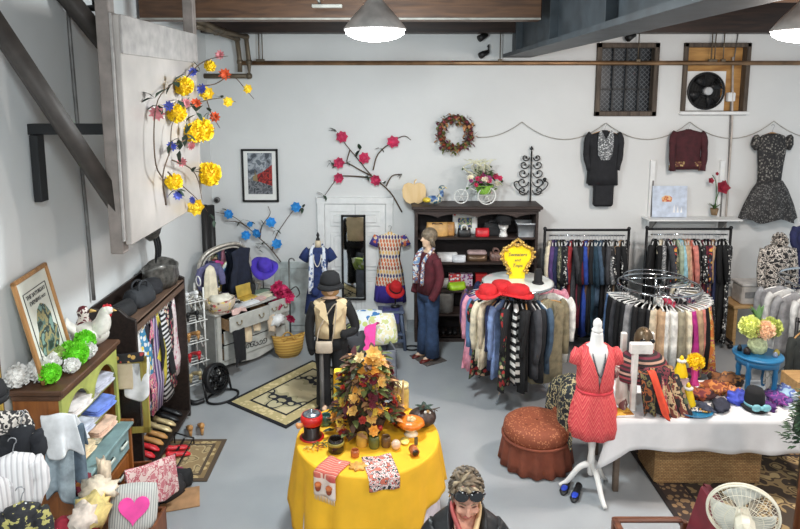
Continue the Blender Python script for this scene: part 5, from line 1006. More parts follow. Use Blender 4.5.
for (z0, z1, out, nm) in ((.62, .83, .01, 1), (.36, .58, .0, 0), (.1, .33, .0, 0)):
    b = MB(); b.box((.07 + out, 0, (z0 + z1) / 2), (.024, HL - .04, z1 - z0), .005); d = b.build('drawer', blue if nm else oak, t)
    b = MB(); b.box((out / 2 - .1, 0, z0 + .02), (.3 + out, HL - .08, .014))
    for s_ in (-1, 1): b.box((out / 2 - .1, s_ * (HL / 2 - .04), (z0 + z1) / 2 - .02), (.3 + out, .015, (z1 - z0) * .75))
    b.build('drawer_box', blue if nm else oak, d)
    for y in (-.25, .05, .3) if nm else (-.25, .25): b = MB(); b.box((.095 + out, y, (z0 + z1) / 2), (.026, .13, .035), .01); b.build('drawer_pull', mat('pale_pull', (206, 216, 206), .4), d)
# open cabinet door at far end, standing out into the room
b = MB(); DWd = .42; d0, d1 = .72, 1.42
for c_, dm in (((.03, 0, (d0 + d1) / 2), (.06, .025, d1 - d0)), ((DWd - .03, 0, (d0 + d1) / 2), (.06, .025, d1 - d0)), ((DWd / 2, 0, d0 + .03), (DWd, .025, .06)), ((DWd / 2, 0, d1 - .03), (DWd, .025, .06))): b.box(c_, dm, .006)
dr_ = b.build('door', wood('worn_green_oak', (150, 120, 50), (166, 160, 80), 3, 'z'), t, loc=(-.17, HL / 2 + .02, 0), rz=.12)
b = MB(); b.box((DWd / 2, 0, (d0 + d1) / 2), (DWd - .1, .006, d1 - d0 - .1)); b.build('pane', glass(), dr_)
# stretchy stuff over the door: lace towels
p = V((HX + .04, hy1 + .02, 1.47))
def hang_on(lab, name, m, x0, x1, d1_, d2_, seed, amp=.015, z=1.425, y=.0):
    A = V((HX - .17 + x0, hy1 + .02 + y + x0 * .12, z)); B_ = V((HX - .17 + x1, hy1 + .02 + y + x1 * .12, z)); tt = thing(name, lab, 'towel', A)
    drape(tt, 'cloth', m, V((0, 0, 0)), B_ - A, V((.003, -.03, -d1_)), V((0, .03, -d2_)), amp=amp, seed=seed, n=10); return tt
hang_on('cream knitted towel hung over the open glazed cabinet door', 'knitted_towel', pat('cream_lace', 'weave', [(222, 206, 176), (208, 190, 158), (190, 170, 136)], 26), .03, .3, .3, .2, 1)
hang_on('white lace towel hung over right half of the open cabinet door', 'lace_towel', mat('white_lace', (236, 236, 236)), .22, .43, .38, .2, 2, y=.01); hang_on('navy cloth corner hanging below the cream towel on the cabinet door', 'navy_cloth', cloth((44, 52, 80)), .05, .16, .4, .1, 3, y=.02)
hang_on('black embroidered band laid over top of the open cabinet door', 'woven_band', pat('band_embroidery', 'floral', [(30, 28, 30), (170, 60, 60), (190, 150, 80), (30, 28, 30)], 30), .03, .4, .07, .08, 4, z=1.45)
t = thing('pink_cloth', 'rose cloth hanging inside the cabinet door pane, lower right', 'cloth', (HX + .17, hy1 + .1, 1.2)); drape(t, 'cloth', cloth((206, 120, 140)), (0, 0, 0), (.08, 0, 0), V((0, -.02, -.3)), V((0, .02, -.1)), seed=5)
# --- on top of the hutch
p0 = at(100, 340, z=hz); tz = hz - .008
def htop(px, py): q = at(px, py, z=tz); return V((max(hb + .06, min(HX + .0, q.x)), max(hy0 + .04, min(hy1 - .02, q.y)), tz))
poster_c = V((LW + .19, hy0 + .24, tz)); ph_, pw_ = .78, .56
pA, pB = at(24, 395, Y=4.28), at(86, 365, z=tz)
t = thing('framed_poster', 'oak framed magazine cover poster leaning on the wall on the hutch', 'poster', (hb + .17, hy0 + .33, tz), rot=(-.2, 0, PI / 2 + .12))
b = MB()
for cc, d in (((-pw_ / 2 + .016, 0, ph_ / 2), (.032, .03, ph_)), ((pw_ / 2 - .016, 0, ph_ / 2), (.032, .03, ph_)), ((0, 0, .016), (pw_, .03, .032)), ((0, 0, ph_ - .016), (pw_, .03, .032))): b.box(cc, d, .006)
b.build('frame', wood('honey_oak_frame', (150, 104, 58), (184, 136, 84), 3, 'z'), t)
b = MB(); b.box((0, .006, ph_ / 2), (pw_ - .04, .01, ph_ - .04)); b.build('mount', mat('cream_mount', (214, 214, 202), .5, var=.02), t)
b = MB(); x, z0, z1 = pw_ * .33, ph_ * .14, ph_ * .84
for c_, dm in (((-x, 0, (z0 + z1) / 2), (.005, .006, z1 - z0)), ((x, 0, (z0 + z1) / 2), (.005, .006, z1 - z0)), ((0, 0, z0), (2 * x, .006, .005)), ((0, 0, z1), (2 * x, .006, .005))): b.box(c_, dm)
b.build('border_line', frame_blk, t)
prt = [(-.13, .16), (.1, .15), (.15, .2), (.17, .3), (.12, .34), (.13, .42), (.08, .5), (.02, .53), (-.05, .5), (-.1, .42), (-.12, .34), (-.17, .26)]
b = MB(); b.prism(prt, -.004, .002); b.build('print', pat('poster_art', 'blotch', [(40, 54, 48), (86, 112, 104), (150, 140, 96), (44, 60, 56), (120, 150, 140)], 7, rough=.5), t)
lettering('THE SATURDAY', .044, frame_blk, t, (0, -.004, ph_ * .79), (PI / 2, 0, 0)); lettering('EVENING', .044, frame_blk, t, (-.04, -.004, ph_ * .725), (PI / 2, 0, 0)); lettering('POST', .03, frame_blk, t, (.1, -.004, ph_ * .72), (PI / 2, 0, 0))
p = htop(84, 356); 
t = thing('white_hen', 'large white ceramic hen with red comb on far end of hutch top', 'figurine', (HX - .12, hy1 - .14, tz), .25)
b = MB(); b.ball((0, 0, .11), (.15, .09, .1), 18, 10); b.tube(spline([V((.05, 0, .12)), V((.1, 0, .2)), V((.12, 0, .28)), V((.15, 0, .31))], 4), [.085, .082, .08, .075, .07, .062, .056, .05, .047, .044, .042, .04, .03], 12); b.tube(spline([V((-.08, 0, .12)), V((-.16, 0, .2)), V((-.17, 0, .26))], 4), [.08, .075, .07, .065, .06, .05, .04, .03, .015], 10, flat=.5); b.ball((.145, 0, .3), (.045, .036, .038), 12, 8); b.build('hen_body', mat('white_glaze', (220, 216, 206), .35, var=.08, scale=20), t)
b = MB(); [b.ball((.12 + .022 * k, 0, .338 - .005 * abs(k - 1)), (.014, .01, .02), 7, 5) for k in range(3)]; b.build('comb', MATS['red_leather'], t); b = MB(); b.ball((.16, 0, .265), (.016, .014, .026), 8, 6); b.build('wattle', MATS['red_leather'], t); b = MB(); b.tube([V((.18, 0, .3)), V((.215, 0, .29))], [.014, .003], 7); b.build('beak', mat('beak_yellow', (206, 170, 100), .5), t)
b = MB(); b.ball((-.02, -.085, .12), (.09, .02, .06), 12, 8); b.build('wing', MATS['white_glaze'], t)
lime = mat('lime_tissue', (116, 208, 40), .7, var=.18); wt = mat('white_tissue', (232, 230, 226), .8); sage_t = mat('pale_green_tissue', (166, 190, 110), .8)
for i, (x, y, z, r, m, w_) in enumerate(((-.06, .40, .09, .09, lime, 'bright lime tissue pompom beside the white hen'), (-.07, .57, .13, .085, lime, 'lime tissue pompom against the poster foot and hen'), (-.15, .48, .07, .08, lime, 'lime tissue pompom behind the other two, by poster'), (-.1, .1, .06, .075, lime, 'lime tissue pompom at near front corner of the hutch'), (-.3, .04, .08, .085, wt, 'white tissue pompom at the near back corner of hutch'), (-.19, .13, .08, .09, wt, 'white tissue pompom between poster and near lime pompom'), (-.18, .25, .07, .08, wt, 'white tissue pompom in the middle of the hutch top'), (-.03, .27, .05, .06, wt, 'small white tissue bunch at front edge of hutch top'), (-.03, .52, .07, .07, wt, 'white tissue pompom between lime pompom and hen'), (-.2, .37, .06, .085, sage_t, 'pale green tissue pompom under the poster frame'))):
    b = MB(); b.pom((0, 0, 0), r, 90, i, .5); o = b.build('tissue_pompom', m, None, (HX + x, hy0 + y, tz + max(z, r))); tag(o, w_, 'pompom', 'tissue pompoms on the hutch')
t = thing('bird_figurine', 'dark red and white bird figurine behind the white hen', 'figurine', (hb + .12, hy1 - .05, tz), .4); b = MB(); b.lathe([(.05, 0), (.08, .08), (.07, .16), (.04, .22), (.05, .27), (.03, .31), (0, .32)], seg=14); b.build('bird_body', pat('bird_glaze', 'blotch', [(70, 24, 34), (96, 36, 44), (210, 200, 190), (60, 24, 30)], 9, rough=.3), t); b = MB(); b.tube([V((.05, 0, .27)), V((.1, 0, .26))], [.018, .006], 7); b.build('bill', MATS['beak_yellow'], t)
# --- linens stacked on the hutch shelves
ll = [(1.25, [((214, 214, 222), 'pale grey'), ((226, 218, 214), 'shell pink'), ((236, 236, 236), 'white'), ((190, 190, 202), 'silver lilac')]), (1.05, [((232, 228, 220), 'ivory'), ((196, 200, 214), 'misty blue'), ((236, 238, 240), 'white and blue'), ((116, 140, 216), 'cornflower blue')]), (.866, [((228, 212, 176), 'buff'), ((232, 206, 168), 'apricot'), ((232, 222, 196), 'cream'), ((226, 190, 166), 'salmon')])]
for z, cs in ll:
    for i, (c_, w_) in enumerate(cs):
        k = i % 2; yy = hy0 + .24 + .38 * (i // 2) + .05 * k; dx = .0 + .05 * k
        key = ('blotch', 9, c_, (240, 240, 240), c_) if 'and' in w_ else c_
        fold('%s folded linen in the hutch, %s on %s shelf' % (w_, ('lower at near end', 'upper at near end', 'lower at far end', 'upper at far end')[i], {1.25: 'the top', 1.05: 'the middle', .866: 'the writing board'}[z]), (HX - .15 + dx, yy, z + .003 + .062 * k), (.3, .3, .06), cloth(key), R.uniform(-.2, .2), 'folded_linen', 'linen', 3, 'linens in the hutch', tilt=(0, .12 * k))
# jeans and white cloth over the near end of the open board
def over(lab, name, cat, m, A, B_, d1, d2, seed, amp=.02, n=8): A = V(A); tt = thing(name, lab, cat, A); drape(tt, 'cloth', m, V((0, 0, 0)), V(B_) - A, V(d1), V(d2), amp=amp, seed=seed, n=n); return tt
q = at(62, 412, Y=4.22)
over('pale grey trousers hanging over the near corner of the hutch', 'draped_trousers', 'trousers', cloth((150, 164, 172)), (HX - .08, hy0 - .04, 1.42), (HX + .1, hy0 - .02, 1.4), (.0, -.06, -.62), (.03, .05, -.3), 3, .03, 12)
over('slate blue jeans hanging beside the pale grey trousers on the hutch', 'draped_jeans', 'trousers', cloth((96, 112, 126)), (HX + .02, hy0 - .0, 1.36), (HX + .14, hy0 + .04, 1.34), (.05, -.04, -.75), (0, .04, -.2), 4, .03, 10)
over('white cloth thrown over the jeans at the near corner of hutch', 'white_cloth', 'cloth', mat('white_linen', (224, 226, 228)), (HX - .12, hy0 - .05, 1.45), (HX + .1, hy0 + .0, 1.43), (.09, -.07, -.3), (.08, .1, -.28), 5, .035, 10)
t = thing('paper_tag', 'small white paper tag on the oak side of the hutch', 'tag', (HX - .12, hy0 - .012, 1.27)); b = MB(); b.box((0, 0, 0), (.05, .003, .07), 0, rot=Matrix.Rotation(.3, 3, 'Y')); b.build('tag_card', wt, t)
# pink toile cloth on the lowest drawer, pillows, crates, folded things in front
toile = pat('toile', 'blotch', [(200, 120, 128), (226, 196, 192), (190, 96, 108), (230, 206, 200)], 16)
p = at(150, 478, Y=4.95); 
over('pink and white toile cloth hanging over a brown crate before the hutch', 'toile_cloth', 'cloth', toile, at(124, 470, Y=4.85), at(175, 453, Y=5.35), (.05, -.04, -.34), (-.05, .1, -.2), 7, .03, 12)
p = at(148, 470, Y=5.1); t = thing('wooden_crate', 'brown wooden crate under the pink toile cloth', 'crate', (p.x - .16, 5.12, 0), .15); zc = p.z - .06
b = MB()
for cc, d in (((0, -.2, zc / 2), (.26, .02, zc)), ((0, .2, zc / 2), (.26, .02, zc)), ((-.12, 0, zc / 2), (.02, .4, zc)), ((.12, 0, zc / 2), (.02, .4, zc)), ((0, 0, .02), (.24, .4, .02))): b.box(cc, d, .003)
b.build('crate_body', wood('red_brown_wood', (92, 50, 28), (128, 74, 42), 3, 'z'), t)
for i, (px, py, m, w_) in enumerate(((176, 488, MATS['black_suede'], 'black slouchy bag on the floor right of pink toile cloth'), (168, 500, mat('soot_suede', (40, 38, 40), .8), 'soot black bag on floor in front of the slouchy black bag'))):
    p = at(px, py, z=0); bag((p.x, p.y + .05, .014), .26, .18, .14, m, w_, False, slouch=.5, rz=i)
p = at(178, 500, z=0); t = thing('floor_tray', 'tan cardboard tray on the floor beneath the black bags', 'tray', (p.x + .02, p.y, .0), .3); b = MB(); b.box((0, 0, .008), (.34, .3, .012), .002); b.build('tray_base', mat('cardboard', (170, 130, 92), .8), t)
heart_c = at(130, 512, Y=4.2)
t = thing('heart_pillow', 'grey pinstriped pillow with hot pink heart, foreground left', 'pillow', (heart_c.x, heart_c.y, heart_c.z - .2), rot=(-.5, .12, .35))
b = MB()
def pil(w_, h_, th_, sgn):
    return lambda u, v: V(((u - .5) * w_ * (1 - .1 * (2 * v - 1) ** 2), sgn * th_ * (max(0, (1 - (2 * u - 1) ** 4)) * max(0, (1 - (2 * v - 1) ** 4))) ** .5, v * h_ + .03 * (0.5 - v) * (2 * u - 1) ** 2))
b.sheet(10, 10, pil(.33, .36, .07, -1)); b.sheet(10, 10, pil(.33, .36, .07, 1)); b.build('pillow_cover', pat('ticking', 'stripe', [(196, 196, 190), (196, 196, 190), (140, 142, 140)], 60, 'x'), t)
hp = []
for k in range(28): a = 2 * PI * k / 28; hp.append((16 * math.sin(a) ** 3 * .0066, (13 * math.cos(a) - 5 * math.cos(2 * a) - 2 * math.cos(3 * a) - math.cos(4 * a)) * .0066 + .19))
b = MB(); b.prism(hp, -.095, -.04); b.build('heart', mat('hot_pink_felt', (238, 76, 160), .85), t, bev=.012)
for i, (px, py, Y, r, m, w_) in enumerate(((98, 490, 4.25, (.12, .1, .07), cloth((232, 214, 190)), 'cream cloth rolled in front of the blue drawer'), (92, 510, 4.1, (.1, .14, .1), cloth((222, 200, 130)), 'pale yellow cloth bundled below the blue drawer'), (84, 518, 4.0, (.08, .1, .1), cloth((226, 210, 196)), 'shell coloured cloth bundle left of the yellow cloth'), (84, 486, 4.35, (.06, .08, .1), cloth((120, 40, 56)), 'wine red cloth stuffed behind the cream roll'), (104, 482, 4.55, (.05, .06, .18), cloth((226, 206, 180)), 'ivory sleeve cloth sticking up before the lower drawers'))):
    p = at(px, py, Y=Y); t = thing('cloth_bundle', w_, 'cloth', p); heap(t, 'bundle', m, (0, 0, 0), r, i, .7)
p = at(112, 525, z=.0); t = thing('linen_crate', 'low wooden crate holding the cloth bundles in front of the hutch', 'crate', (-1.98, 4.12, 0)); b = MB()
for cc, d in (((0, -.3, .3), (.5, .02, .6)), ((0, .3, .3), (.5, .02, .6)), ((-.24, 0, .3), (.02, .6, .6)), ((.24, 0, .3), (.02, .6, .6)), ((0, 0, .56), (.48, .6, .02))): b.box(cc, d, .003)
b.build('crate_body', MATS['red_brown_wood'], t)
t = thing('painted_panel', 'pale blue painted wooden post standing by the hutch foot', 'panel', (HX + .12, hy0 - .06, 0)); b = MB(); b.box((0, 0, .4), (.05, .05, .8), .008); b.build('panel_board', blue, t)
# ---- garments in the near left foreground
t = thing('garment_stand', 'black garment stand in the left foreground holding patterned coats', 'clothes rack', (-2.55, 3.2, 0)); b = MB(); b.cyl((0, -.5, 1.62), (0, .45, 1.62), .018, seg=8); b.build('rail', rackm, t)
for s_ in (-.5, .45): b = MB(); b.cyl((0, s_, .03), (0, s_, 1.63), .018, seg=8); b.box((.05, s_, .03), (.4, .05, .04), .006); b.build('upright', rackm, t)
bwcoat = pat('ink_scribble', 'blotch', [(30, 30, 34), (214, 206, 196), (60, 58, 58), (226, 218, 208)], 12)
rib = pat('ribbed_white', 'stripe', [(226, 222, 222), (232, 230, 230), (196, 192, 194)], 34, 'x')
for px, py, Y, m, kd, L, w_, lab, rz2 in ((-6, 420, 3.75, bwcoat, 'coat', .42, .3, 'black and white scribble patterned jacket in left foreground', .5), (22, 434, 3.7, cloth((26, 28, 34)), 'coat', .22, .13, 'black sporty jacket with pale piping in the left foreground', .4), (14, 462, 3.5, rib, 'top', .36, .22, 'white ribbed knit top in the left foreground', .35), (-8, 486, 3.4, rib, 'top', .5, .22, 'white ribbed knit cardigan at bottom left edge', .9), (22, 512, 3.3, pat('bolt_print', 'blotch', [(28, 28, 30), (34, 34, 38), (40, 40, 44), (176, 168, 100)], 22), 'top', .3, .18, 'black print top with pale yellow marks at lower left', .3)):
    p = at(px, py, Y=Y); p.z += .13; garment(p, rz2, kd, m, w_, L, .12, L * .7, None, lab, None, 'clear')
p = at(-11, 392, Y=3.8); t = thing('dark_hat', 'black knit hat at the left edge above the scribble jacket', 'hat', p); b = MB(); b.ball((0, 0, 0), (.1, .1, .1), 14, 9); b.build('knit_body', MATS['black_suede'], t); b = MB(); b.lathe([(.1, -.06), (.105, -.02)], seg=16, cap=False); b.build('brim', MATS['black_suede'], t, solid=.01)
p = at(2, 400, Y=4.1); t = thing('picture_frame', 'dark and gilt picture frame standing at extreme left edge', 'frame', (p.x - .02, 4.1, p.z - .3)); b = MB(); b.box((0, 0, .35), (.05, .04, .7), .008); b.k = 1; b.box((.02, -.015, .3), (.02, .03, .5), .006); b.build('frame_stile', [MATS['dark_oak_top'], gb], t)
p = at(72, 524, Y=4.05); t = thing('red_cloth', 'crimson cloth heap at the bottom edge below hutch side', 'cloth', p); heap(t, 'bundle', cloth((168, 40, 60)), (0, 0, -.03), (.14, .1, .07), 8, .5)
# ================================================================ BACK CENTRE: mirror, dress form, striped dress, stool, mannequins
t0, t1 = at(341, 215, Y=BW - .08), at(366, 300, Y=BW - .08); t = thing('wall_mirror', 'narrow black framed mirror fixed on the white closet door', 'mirror', ((t0.x + t1.x) / 2, BW - .075, t1.z)); w_, h_ = t1.x - t0.x, t0.z - t1.z
b = MB()
for cc, d in (((-w_ / 2 + .015, 0, h_ / 2), (.03, .035, h_)), ((w_ / 2 - .015, 0, h_ / 2), (.03, .035, h_)), ((0, 0, .015), (w_, .035, .03)), ((0, 0, h_ - .015), (w_, .035, .03))): b.box(cc, d, .004)
b.build('frame', frame_blk, t); b = MB(); b.box((0, .008, h_ / 2), (w_ - .03, .006, h_ - .03)); b.build('mirror_glass', mirr, t)
def ring(z, hw, hd, y=0, n=24, p=.85, x=0): return [V((x + math.copysign(abs(math.cos(2 * PI * j / n)) ** p, math.cos(2 * PI * j / n)) * hw, y + math.copysign(abs(math.sin(2 * PI * j / n)) ** p, math.sin(2 * PI * j / n)) * hd, z)) for j in range(n)]
def tri_stand(t, z, r, m, legs=3):
    b = MB(); b.cyl((0, 0, .04), (0, 0, z), .016, seg=8); b.build('stand_pole', m, t)
    for k in range(legs): a = k * 2 * PI / legs + .5; b = MB(); b.tube([V((0, 0, .2)), V((r * .6 * math.cos(a), r * .6 * math.sin(a), .1)), V((r * math.cos(a), r * math.sin(a), .012))], .014, 6); b.build('stand_leg', m, t)
p = at(319, 300, Y=8.95); ztop = at(318, 233, Y=8.95).z
t = thing('dress_form', 'dress form in navy tee dress with white patterned scarf, before closet door', 'dress form', (p.x, 8.95, 0)); t.scale = (.85, 1, 1); tri_stand(t, .9, .22, blk)
S = ztop - .1; b = MB(); b.lathe([(.05, S - .12), (.048, S - .02), (.03, S)], seg=14); b.build('form_neck', mat('cream_form', (224, 206, 176), .7), t); b = MB(); b.lathe([(.035, S - .01), (.03, S + .02), (.016, S + .04), (.03, S + .07), (.012, S + .1), (0, S + .12)], seg=12); b.build('finial', blk, t)
navy2 = cloth((34, 50, 98)); b = MB(); b.loft([ring(S - .1, .06, .05), ring(S - .13, .15, .07), ring(S - .17, .19, .09), ring(S - .3, .17, .1), ring(S - .5, .14, .09), ring(S - .62, .16, .1), ring(S - .8, .21, .12), ring(S - 1.0, .24, .13), ring(S - 1.08, .25, .14)]); b.build('navy_dress', navy2, t)
for s_ in (-1, 1):
    b = MB(); b.tube([V((s_ * .15, 0, S - .15)), V((s_ * .2, -.01, S - .2)), V((s_ * .25, -.02, S - .29))], [.07, .075, .085], 10, flat=.7, up=V((0, 1, 0))); b.build('sleeve', navy2, t)
    b = MB(); b.tube(spline([V((s_ * .05, .04, S - .09)), V((s_ * .09, -.06, S - .15)), V((s_ * .1, -.11, S - .35)), V((s_ * (.12 if s_ < 0 else .14), -.12, S - (.75 if s_ < 0 else .5)))], 4), .045, 8, flat=.35, up=V((0, 1, 0))); b.build('scarf', pat('white_blue_scarf', 'floral', [(220, 226, 236), (120, 140, 180), (230, 232, 236), (60, 76, 120)], 26), t)
b = MB(); b.tube(spline([V((-.05, -.03, S - .1)), V((-.06, -.11, S - .25)), V((0, -.12, S - .36)), V((.06, -.11, S - .25)), V((.05, -.03, S - .1))], 5), .008, 6); b.build('pearl_necklace', jm[4], t)
b = MB(); b.ball((-.04, -.14, S - .72), (.07, .04, .07), 10, 7); b.build('navy_pouch', navy2, t)
# striped dress on the wall right of closet
def ikat():
    m, nt, bb = _new('ikat_stripe'); bb.inputs['Roughness'].default_value = .8; co = coords(nt); s2 = nd(nt, 'ShaderNodeSeparateXYZ'); nt.links.new(co, s2.inputs[0])
    row = mth(nt, 'FLOOR', mth(nt, 'MULTIPLY', s2.outputs[2], 17)); d = mth(nt, 'LESS_THAN', mth(nt, 'PINGPONG', mth(nt, 'ADD', mth(nt, 'MULTIPLY', s2.outputs[0], 44), mth(nt, 'MULTIPLY', row, .5)), 1), mth(nt, 'ADD', .25, mth(nt, 'MULTIPLY', mth(nt, 'PINGPONG', mth(nt, 'MULTIPLY', s2.outputs[2], 17), .5), 1.0)))
    c1 = ramp(nt, mth(nt, 'FRACT', mth(nt, 'MULTIPLY', row, .2)), [(0, (206, 108, 66)), (.2, (60, 54, 110)), (.4, (222, 180, 110)), (.6, (150, 70, 60)), (.8, (110, 96, 110))])
    mx = nd(nt, 'ShaderNodeMix', data_type='RGBA'); nt.links.new(d, mx.inputs[0]); mx.inputs[6].default_value = lin((226, 214, 196)); nt.links.new(c1, mx.inputs[7])
    f = mth(nt, 'LESS_THAN', s2.outputs[2], -.9); m2 = nd(nt, 'ShaderNodeMix', data_type='RGBA'); nt.links.new(f, m2.inputs[0]); nt.links.new(mx.outputs[2], m2.inputs[6]); m2.inputs[7].default_value = lin((66, 52, 150)); nt.links.new(m2.outputs[2], bb.inputs['Base Color']); return m
p = at(390, 227, Y=BW - .1); g = garment(p, 0, 'dress', ikat(), .38, 1.08, .1, 0, None, 'orange, cream and purple patterned shift dress on the wall right of closet', None, 'clear')
for s_ in (-1, 1): b = MB(); b.tube([V((s_ * .19, 0, -.13)), V((s_ * .25, -.01, -.28))], [.05, .07], 9, flat=.5, up=V((0, 1, 0))); b.build('cap_sleeve', MATS['fabric_0'] if False else cloth(('floral', 20, (70, 60, 140), (214, 120, 80), (220, 200, 170))), g)
p = at(391, 352, z=0); t = thing('step_stool', 'slate blue wooden step stool below the patterned shift dress', 'stool', (p.x, p.y + .18, 0), .1); slate = mat('slate_blue_paint', (84, 96, 120), .5, var=.15); sz = at(391, 313, Y=p.y).z
b = MB(); b.box((0, 0, sz - .015), (.36, .3, .03), .006); b.build('seat', slate, t)
for sx in (-1, 1):
    for sy in (-1, 1): b = MB(); b.tube([V((sx * .13, sy * .1, sz - .03)), V((sx * .19, sy * .15, .0))], [.03, .028], 4); b.build('leg', slate, t)
b = MB(); b.box((0, -.12, sz * .42), (.3, .12, .025), .005); b.box((0, -.14, sz * .25), (.32, .03, .04), .004); b.build('step', slate, t)
b = MB(); b.tube([V((.3 + .1 * math.cos(k * PI / 8), .0 + .08 * math.sin(k * PI / 8), .02)) for k in range(16)], .012, 6, closed=True); o = b.build('wire_hoop', blk, None, (p.x, p.y + .1, 0)); tag(o, 'black wire hoop lying on floor right of the step stool', 'hoop')
t = thing('seat_cloth', 'indigo cloth laid over the step stool seat', 'cloth', (p.x - .12, p.y + .1, sz + .001)); drape(t, 'cloth', cloth((64, 66, 116)), (0, 0, 0), (.24, .02, 0), V((0, -.2, -.13)), V((0, .15, .0)), seed=3)
t = thing('hat_stand', 'thin black hat stand on step stool seat', 'hat stand', (p.x + .06, p.y + .2, sz + .03)); b = MB(); b.lathe([(.07, 0), (.07, .01), (.012, .02), (.01, .3), (0, .3)], seg=14); b.build('stand_rod', blk, t)
hat((p.x + .06, p.y + .2, sz + .28), .4, .085, .12, redfelt, 'red bucket hat tilted on the thin stand above step stool', MATS['black_felt'], 1.6, .5, flop=.02)
# --- mannequins
skin = mat('mannequin_skin', (226, 190, 160), .45, var=.05)
def mannequin(label, loc, rz, top, hair=True, headturn=0):
    t = thing('mannequin', label, 'mannequin', loc, rz); k = top / 1.75
    def Z(z): return z * k
    b = MB(); b.loft([ring(Z(.9), .17, .11), ring(Z(1.0), .15, .1), ring(Z(1.1), .13, .09), ring(Z(1.25), .15, .11), ring(Z(1.38), .17, .1), ring(Z(1.44), .13, .07), ring(Z(1.48), .06, .05), ring(Z(1.56), .05, .05, -.01)])
    b.ball((0, -.01, Z(1.64)), (.075, .095, .115), 16, 12); b.tube([V((0, -.1, Z(1.66))), V((0, -.125, Z(1.625))), V((0, -.1, Z(1.615)))], [.012, .018, .012], 6); b.ball((0, -.085, Z(1.585)), (.03, .02, .012), 8, 5); b.ball((0, -.07, Z(1.555)), (.035, .03, .025), 8, 6)
    for s_ in (-1, 1):
        b.loft([ring(Z(z), q, q * 1.05, y, 14, 1, s_ * x) for z, q, y, x in ((.95, .09, 0, .085), (.75, .08, 0, .09), (.5, .055, -.01, .09), (.35, .055, .01, .09), (.1, .035, .01, .09), (.04, .04, -.02, .09))])
        b.ball((s_ * .09, -.05, .04), (.04, .11, .04), 10, 6)
    b.build('mannequin_body', skin, t, remesh=.012); return t, Z
def limb(b, pts, r0, r1, seg=10): P = spline([V(q) for q in pts], 4); n = len(P) - 1; b.tube(P, [r0 + (r1 - r0) * i / n for i in range(n + 1)], seg); return b
def trousers(t, Z, m, w=.1, flare=1.0):
    b = MB(); b.loft([ring(Z(1.0), .16, .11), ring(Z(.92), .18, .125), ring(Z(.82), .185, .12)], cap0=False)
    for s_ in (-1, 1): b.loft([ring(Z(z), q, q * 1.05, 0, 16, 1, s_ * .092) for z, q in ((.9, .1), (.75, .098), (.5, .078), (.3, .075 * flare), (.06, .08 * flare))])
    b.build('trousers', m, t)
# black hat and cream vest
p = at(332, 408, z=0); tz2 = at(330, 272, Y=p.y).z
t, Z = mannequin('mannequin in black cloche hat, cream leather vest and black trousers', (p.x, p.y, .012), .12, tz2 - .06)
blackc = cloth((22, 22, 24)); trousers(t, Z, blackc, flare=1.1)
b = MB(); b.loft([ring(Z(1.0), .17, .12), ring(Z(1.2), .155, .115), ring(Z(1.38), .18, .11), ring(Z(1.45), .12, .08), ring(Z(1.47), .07, .06)]); b.build('black_top', blackc, t)
for s_, P_ in ((-1, [(-.17, 0, Z(1.4)), (-.23, -.0, Z(1.2)), (-.24, -.02, Z(.98)), (-.22, -.04, Z(.8))]), (1, [(.17, 0, Z(1.4)), (.26, .0, Z(1.18)), (.27, -.03, Z(1.05)), (.14, -.15, Z(1.04))])): b = MB(); limb(b, P_, .065, .045); b.ball(P_[-1], (.04, .045, .06), 8, 6); b.build('sleeve', blackc, t)
vest = mat('cream_leather_vest', (226, 202, 160), .5, var=.06)
b = MB(); n = 24; rows = []
for z, hw, hd in ((.98, .175, .13), (1.1, .168, .13), (1.25, .175, .135), (1.36, .205, .125), (1.43, .18, .1), (1.46, .11, .075)):
    op = .14 if z < 1.2 else .14 + (z - 1.2) * 1.6; rows.append([V((math.sin(a) * hw, -math.cos(a) * hd, Z(z))) for a in [op + (2 * PI - 2 * op) * j / n for j in range(n + 1)]])
b.loft(rows, cap=False, closed=False); b.build('vest', vest, t, solid=.012)
for s_ in (-1, 1):
    b = MB(); b.prism([(s_ * x, Z(z)) for x, z in ((.02, 1.17), (.13, 1.3), (.12, 1.36), (.18, 1.42), (.1, 1.48), (.06, 1.44))], -.155, -.12); b.build('lapel', vest, t, bev=.006)
b = MB(); b.lathe([(.115, Z(1.66)), (.112, Z(1.7)), (.1, Z(1.77)), (.07, Z(1.8)), (0, Z(1.81))], seg=22, cap=False); b.lathe([(.115, Z(1.665)), (.135, Z(1.645)), (.15, Z(1.61))], (0, -.02, .0), seg=22, cap=False, wob=.08, k=3); b.build('cloche_hat', MATS['black_felt'], t, solid=.01)
b = MB(); b.lathe([(.085, Z(1.7)), (.095, Z(1.62)), (.09, Z(1.53)), (.06, Z(1.5))], (0, .025, 0), seg=16, cap=False); b.build('hair', mat('sandy_hair', (176, 136, 90), .6), t, solid=.02)
t2 = bag((p.x - .06, p.y - .18, Z(.84)), .19, .07, .13, mat('taupe_leather', (186, 170, 150), .5), 'small taupe crossbody bag hanging on cream vest mannequin', False, 'crossbody_bag'); b = MB(); b.tube(spline([V((-.08, 0, .12)), V((-.04, .02, .3)), V((.12, .03, .55)), V((.14, .02, .45)), V((.09, 0, .12))], 5), .007, 5); b.build('strap', MATS['taupe_leather'], t2)
t = thing('display_pole', 'grey display pole standing at left of the cream vest mannequin', 'pole', (p.x - .1, p.y - .1, .012)); b = MB(); b.cyl((0, 0, 0), (0, 0, .75), .025, seg=10); b.build('pole_tube', MATS['grey_conduit'], t)
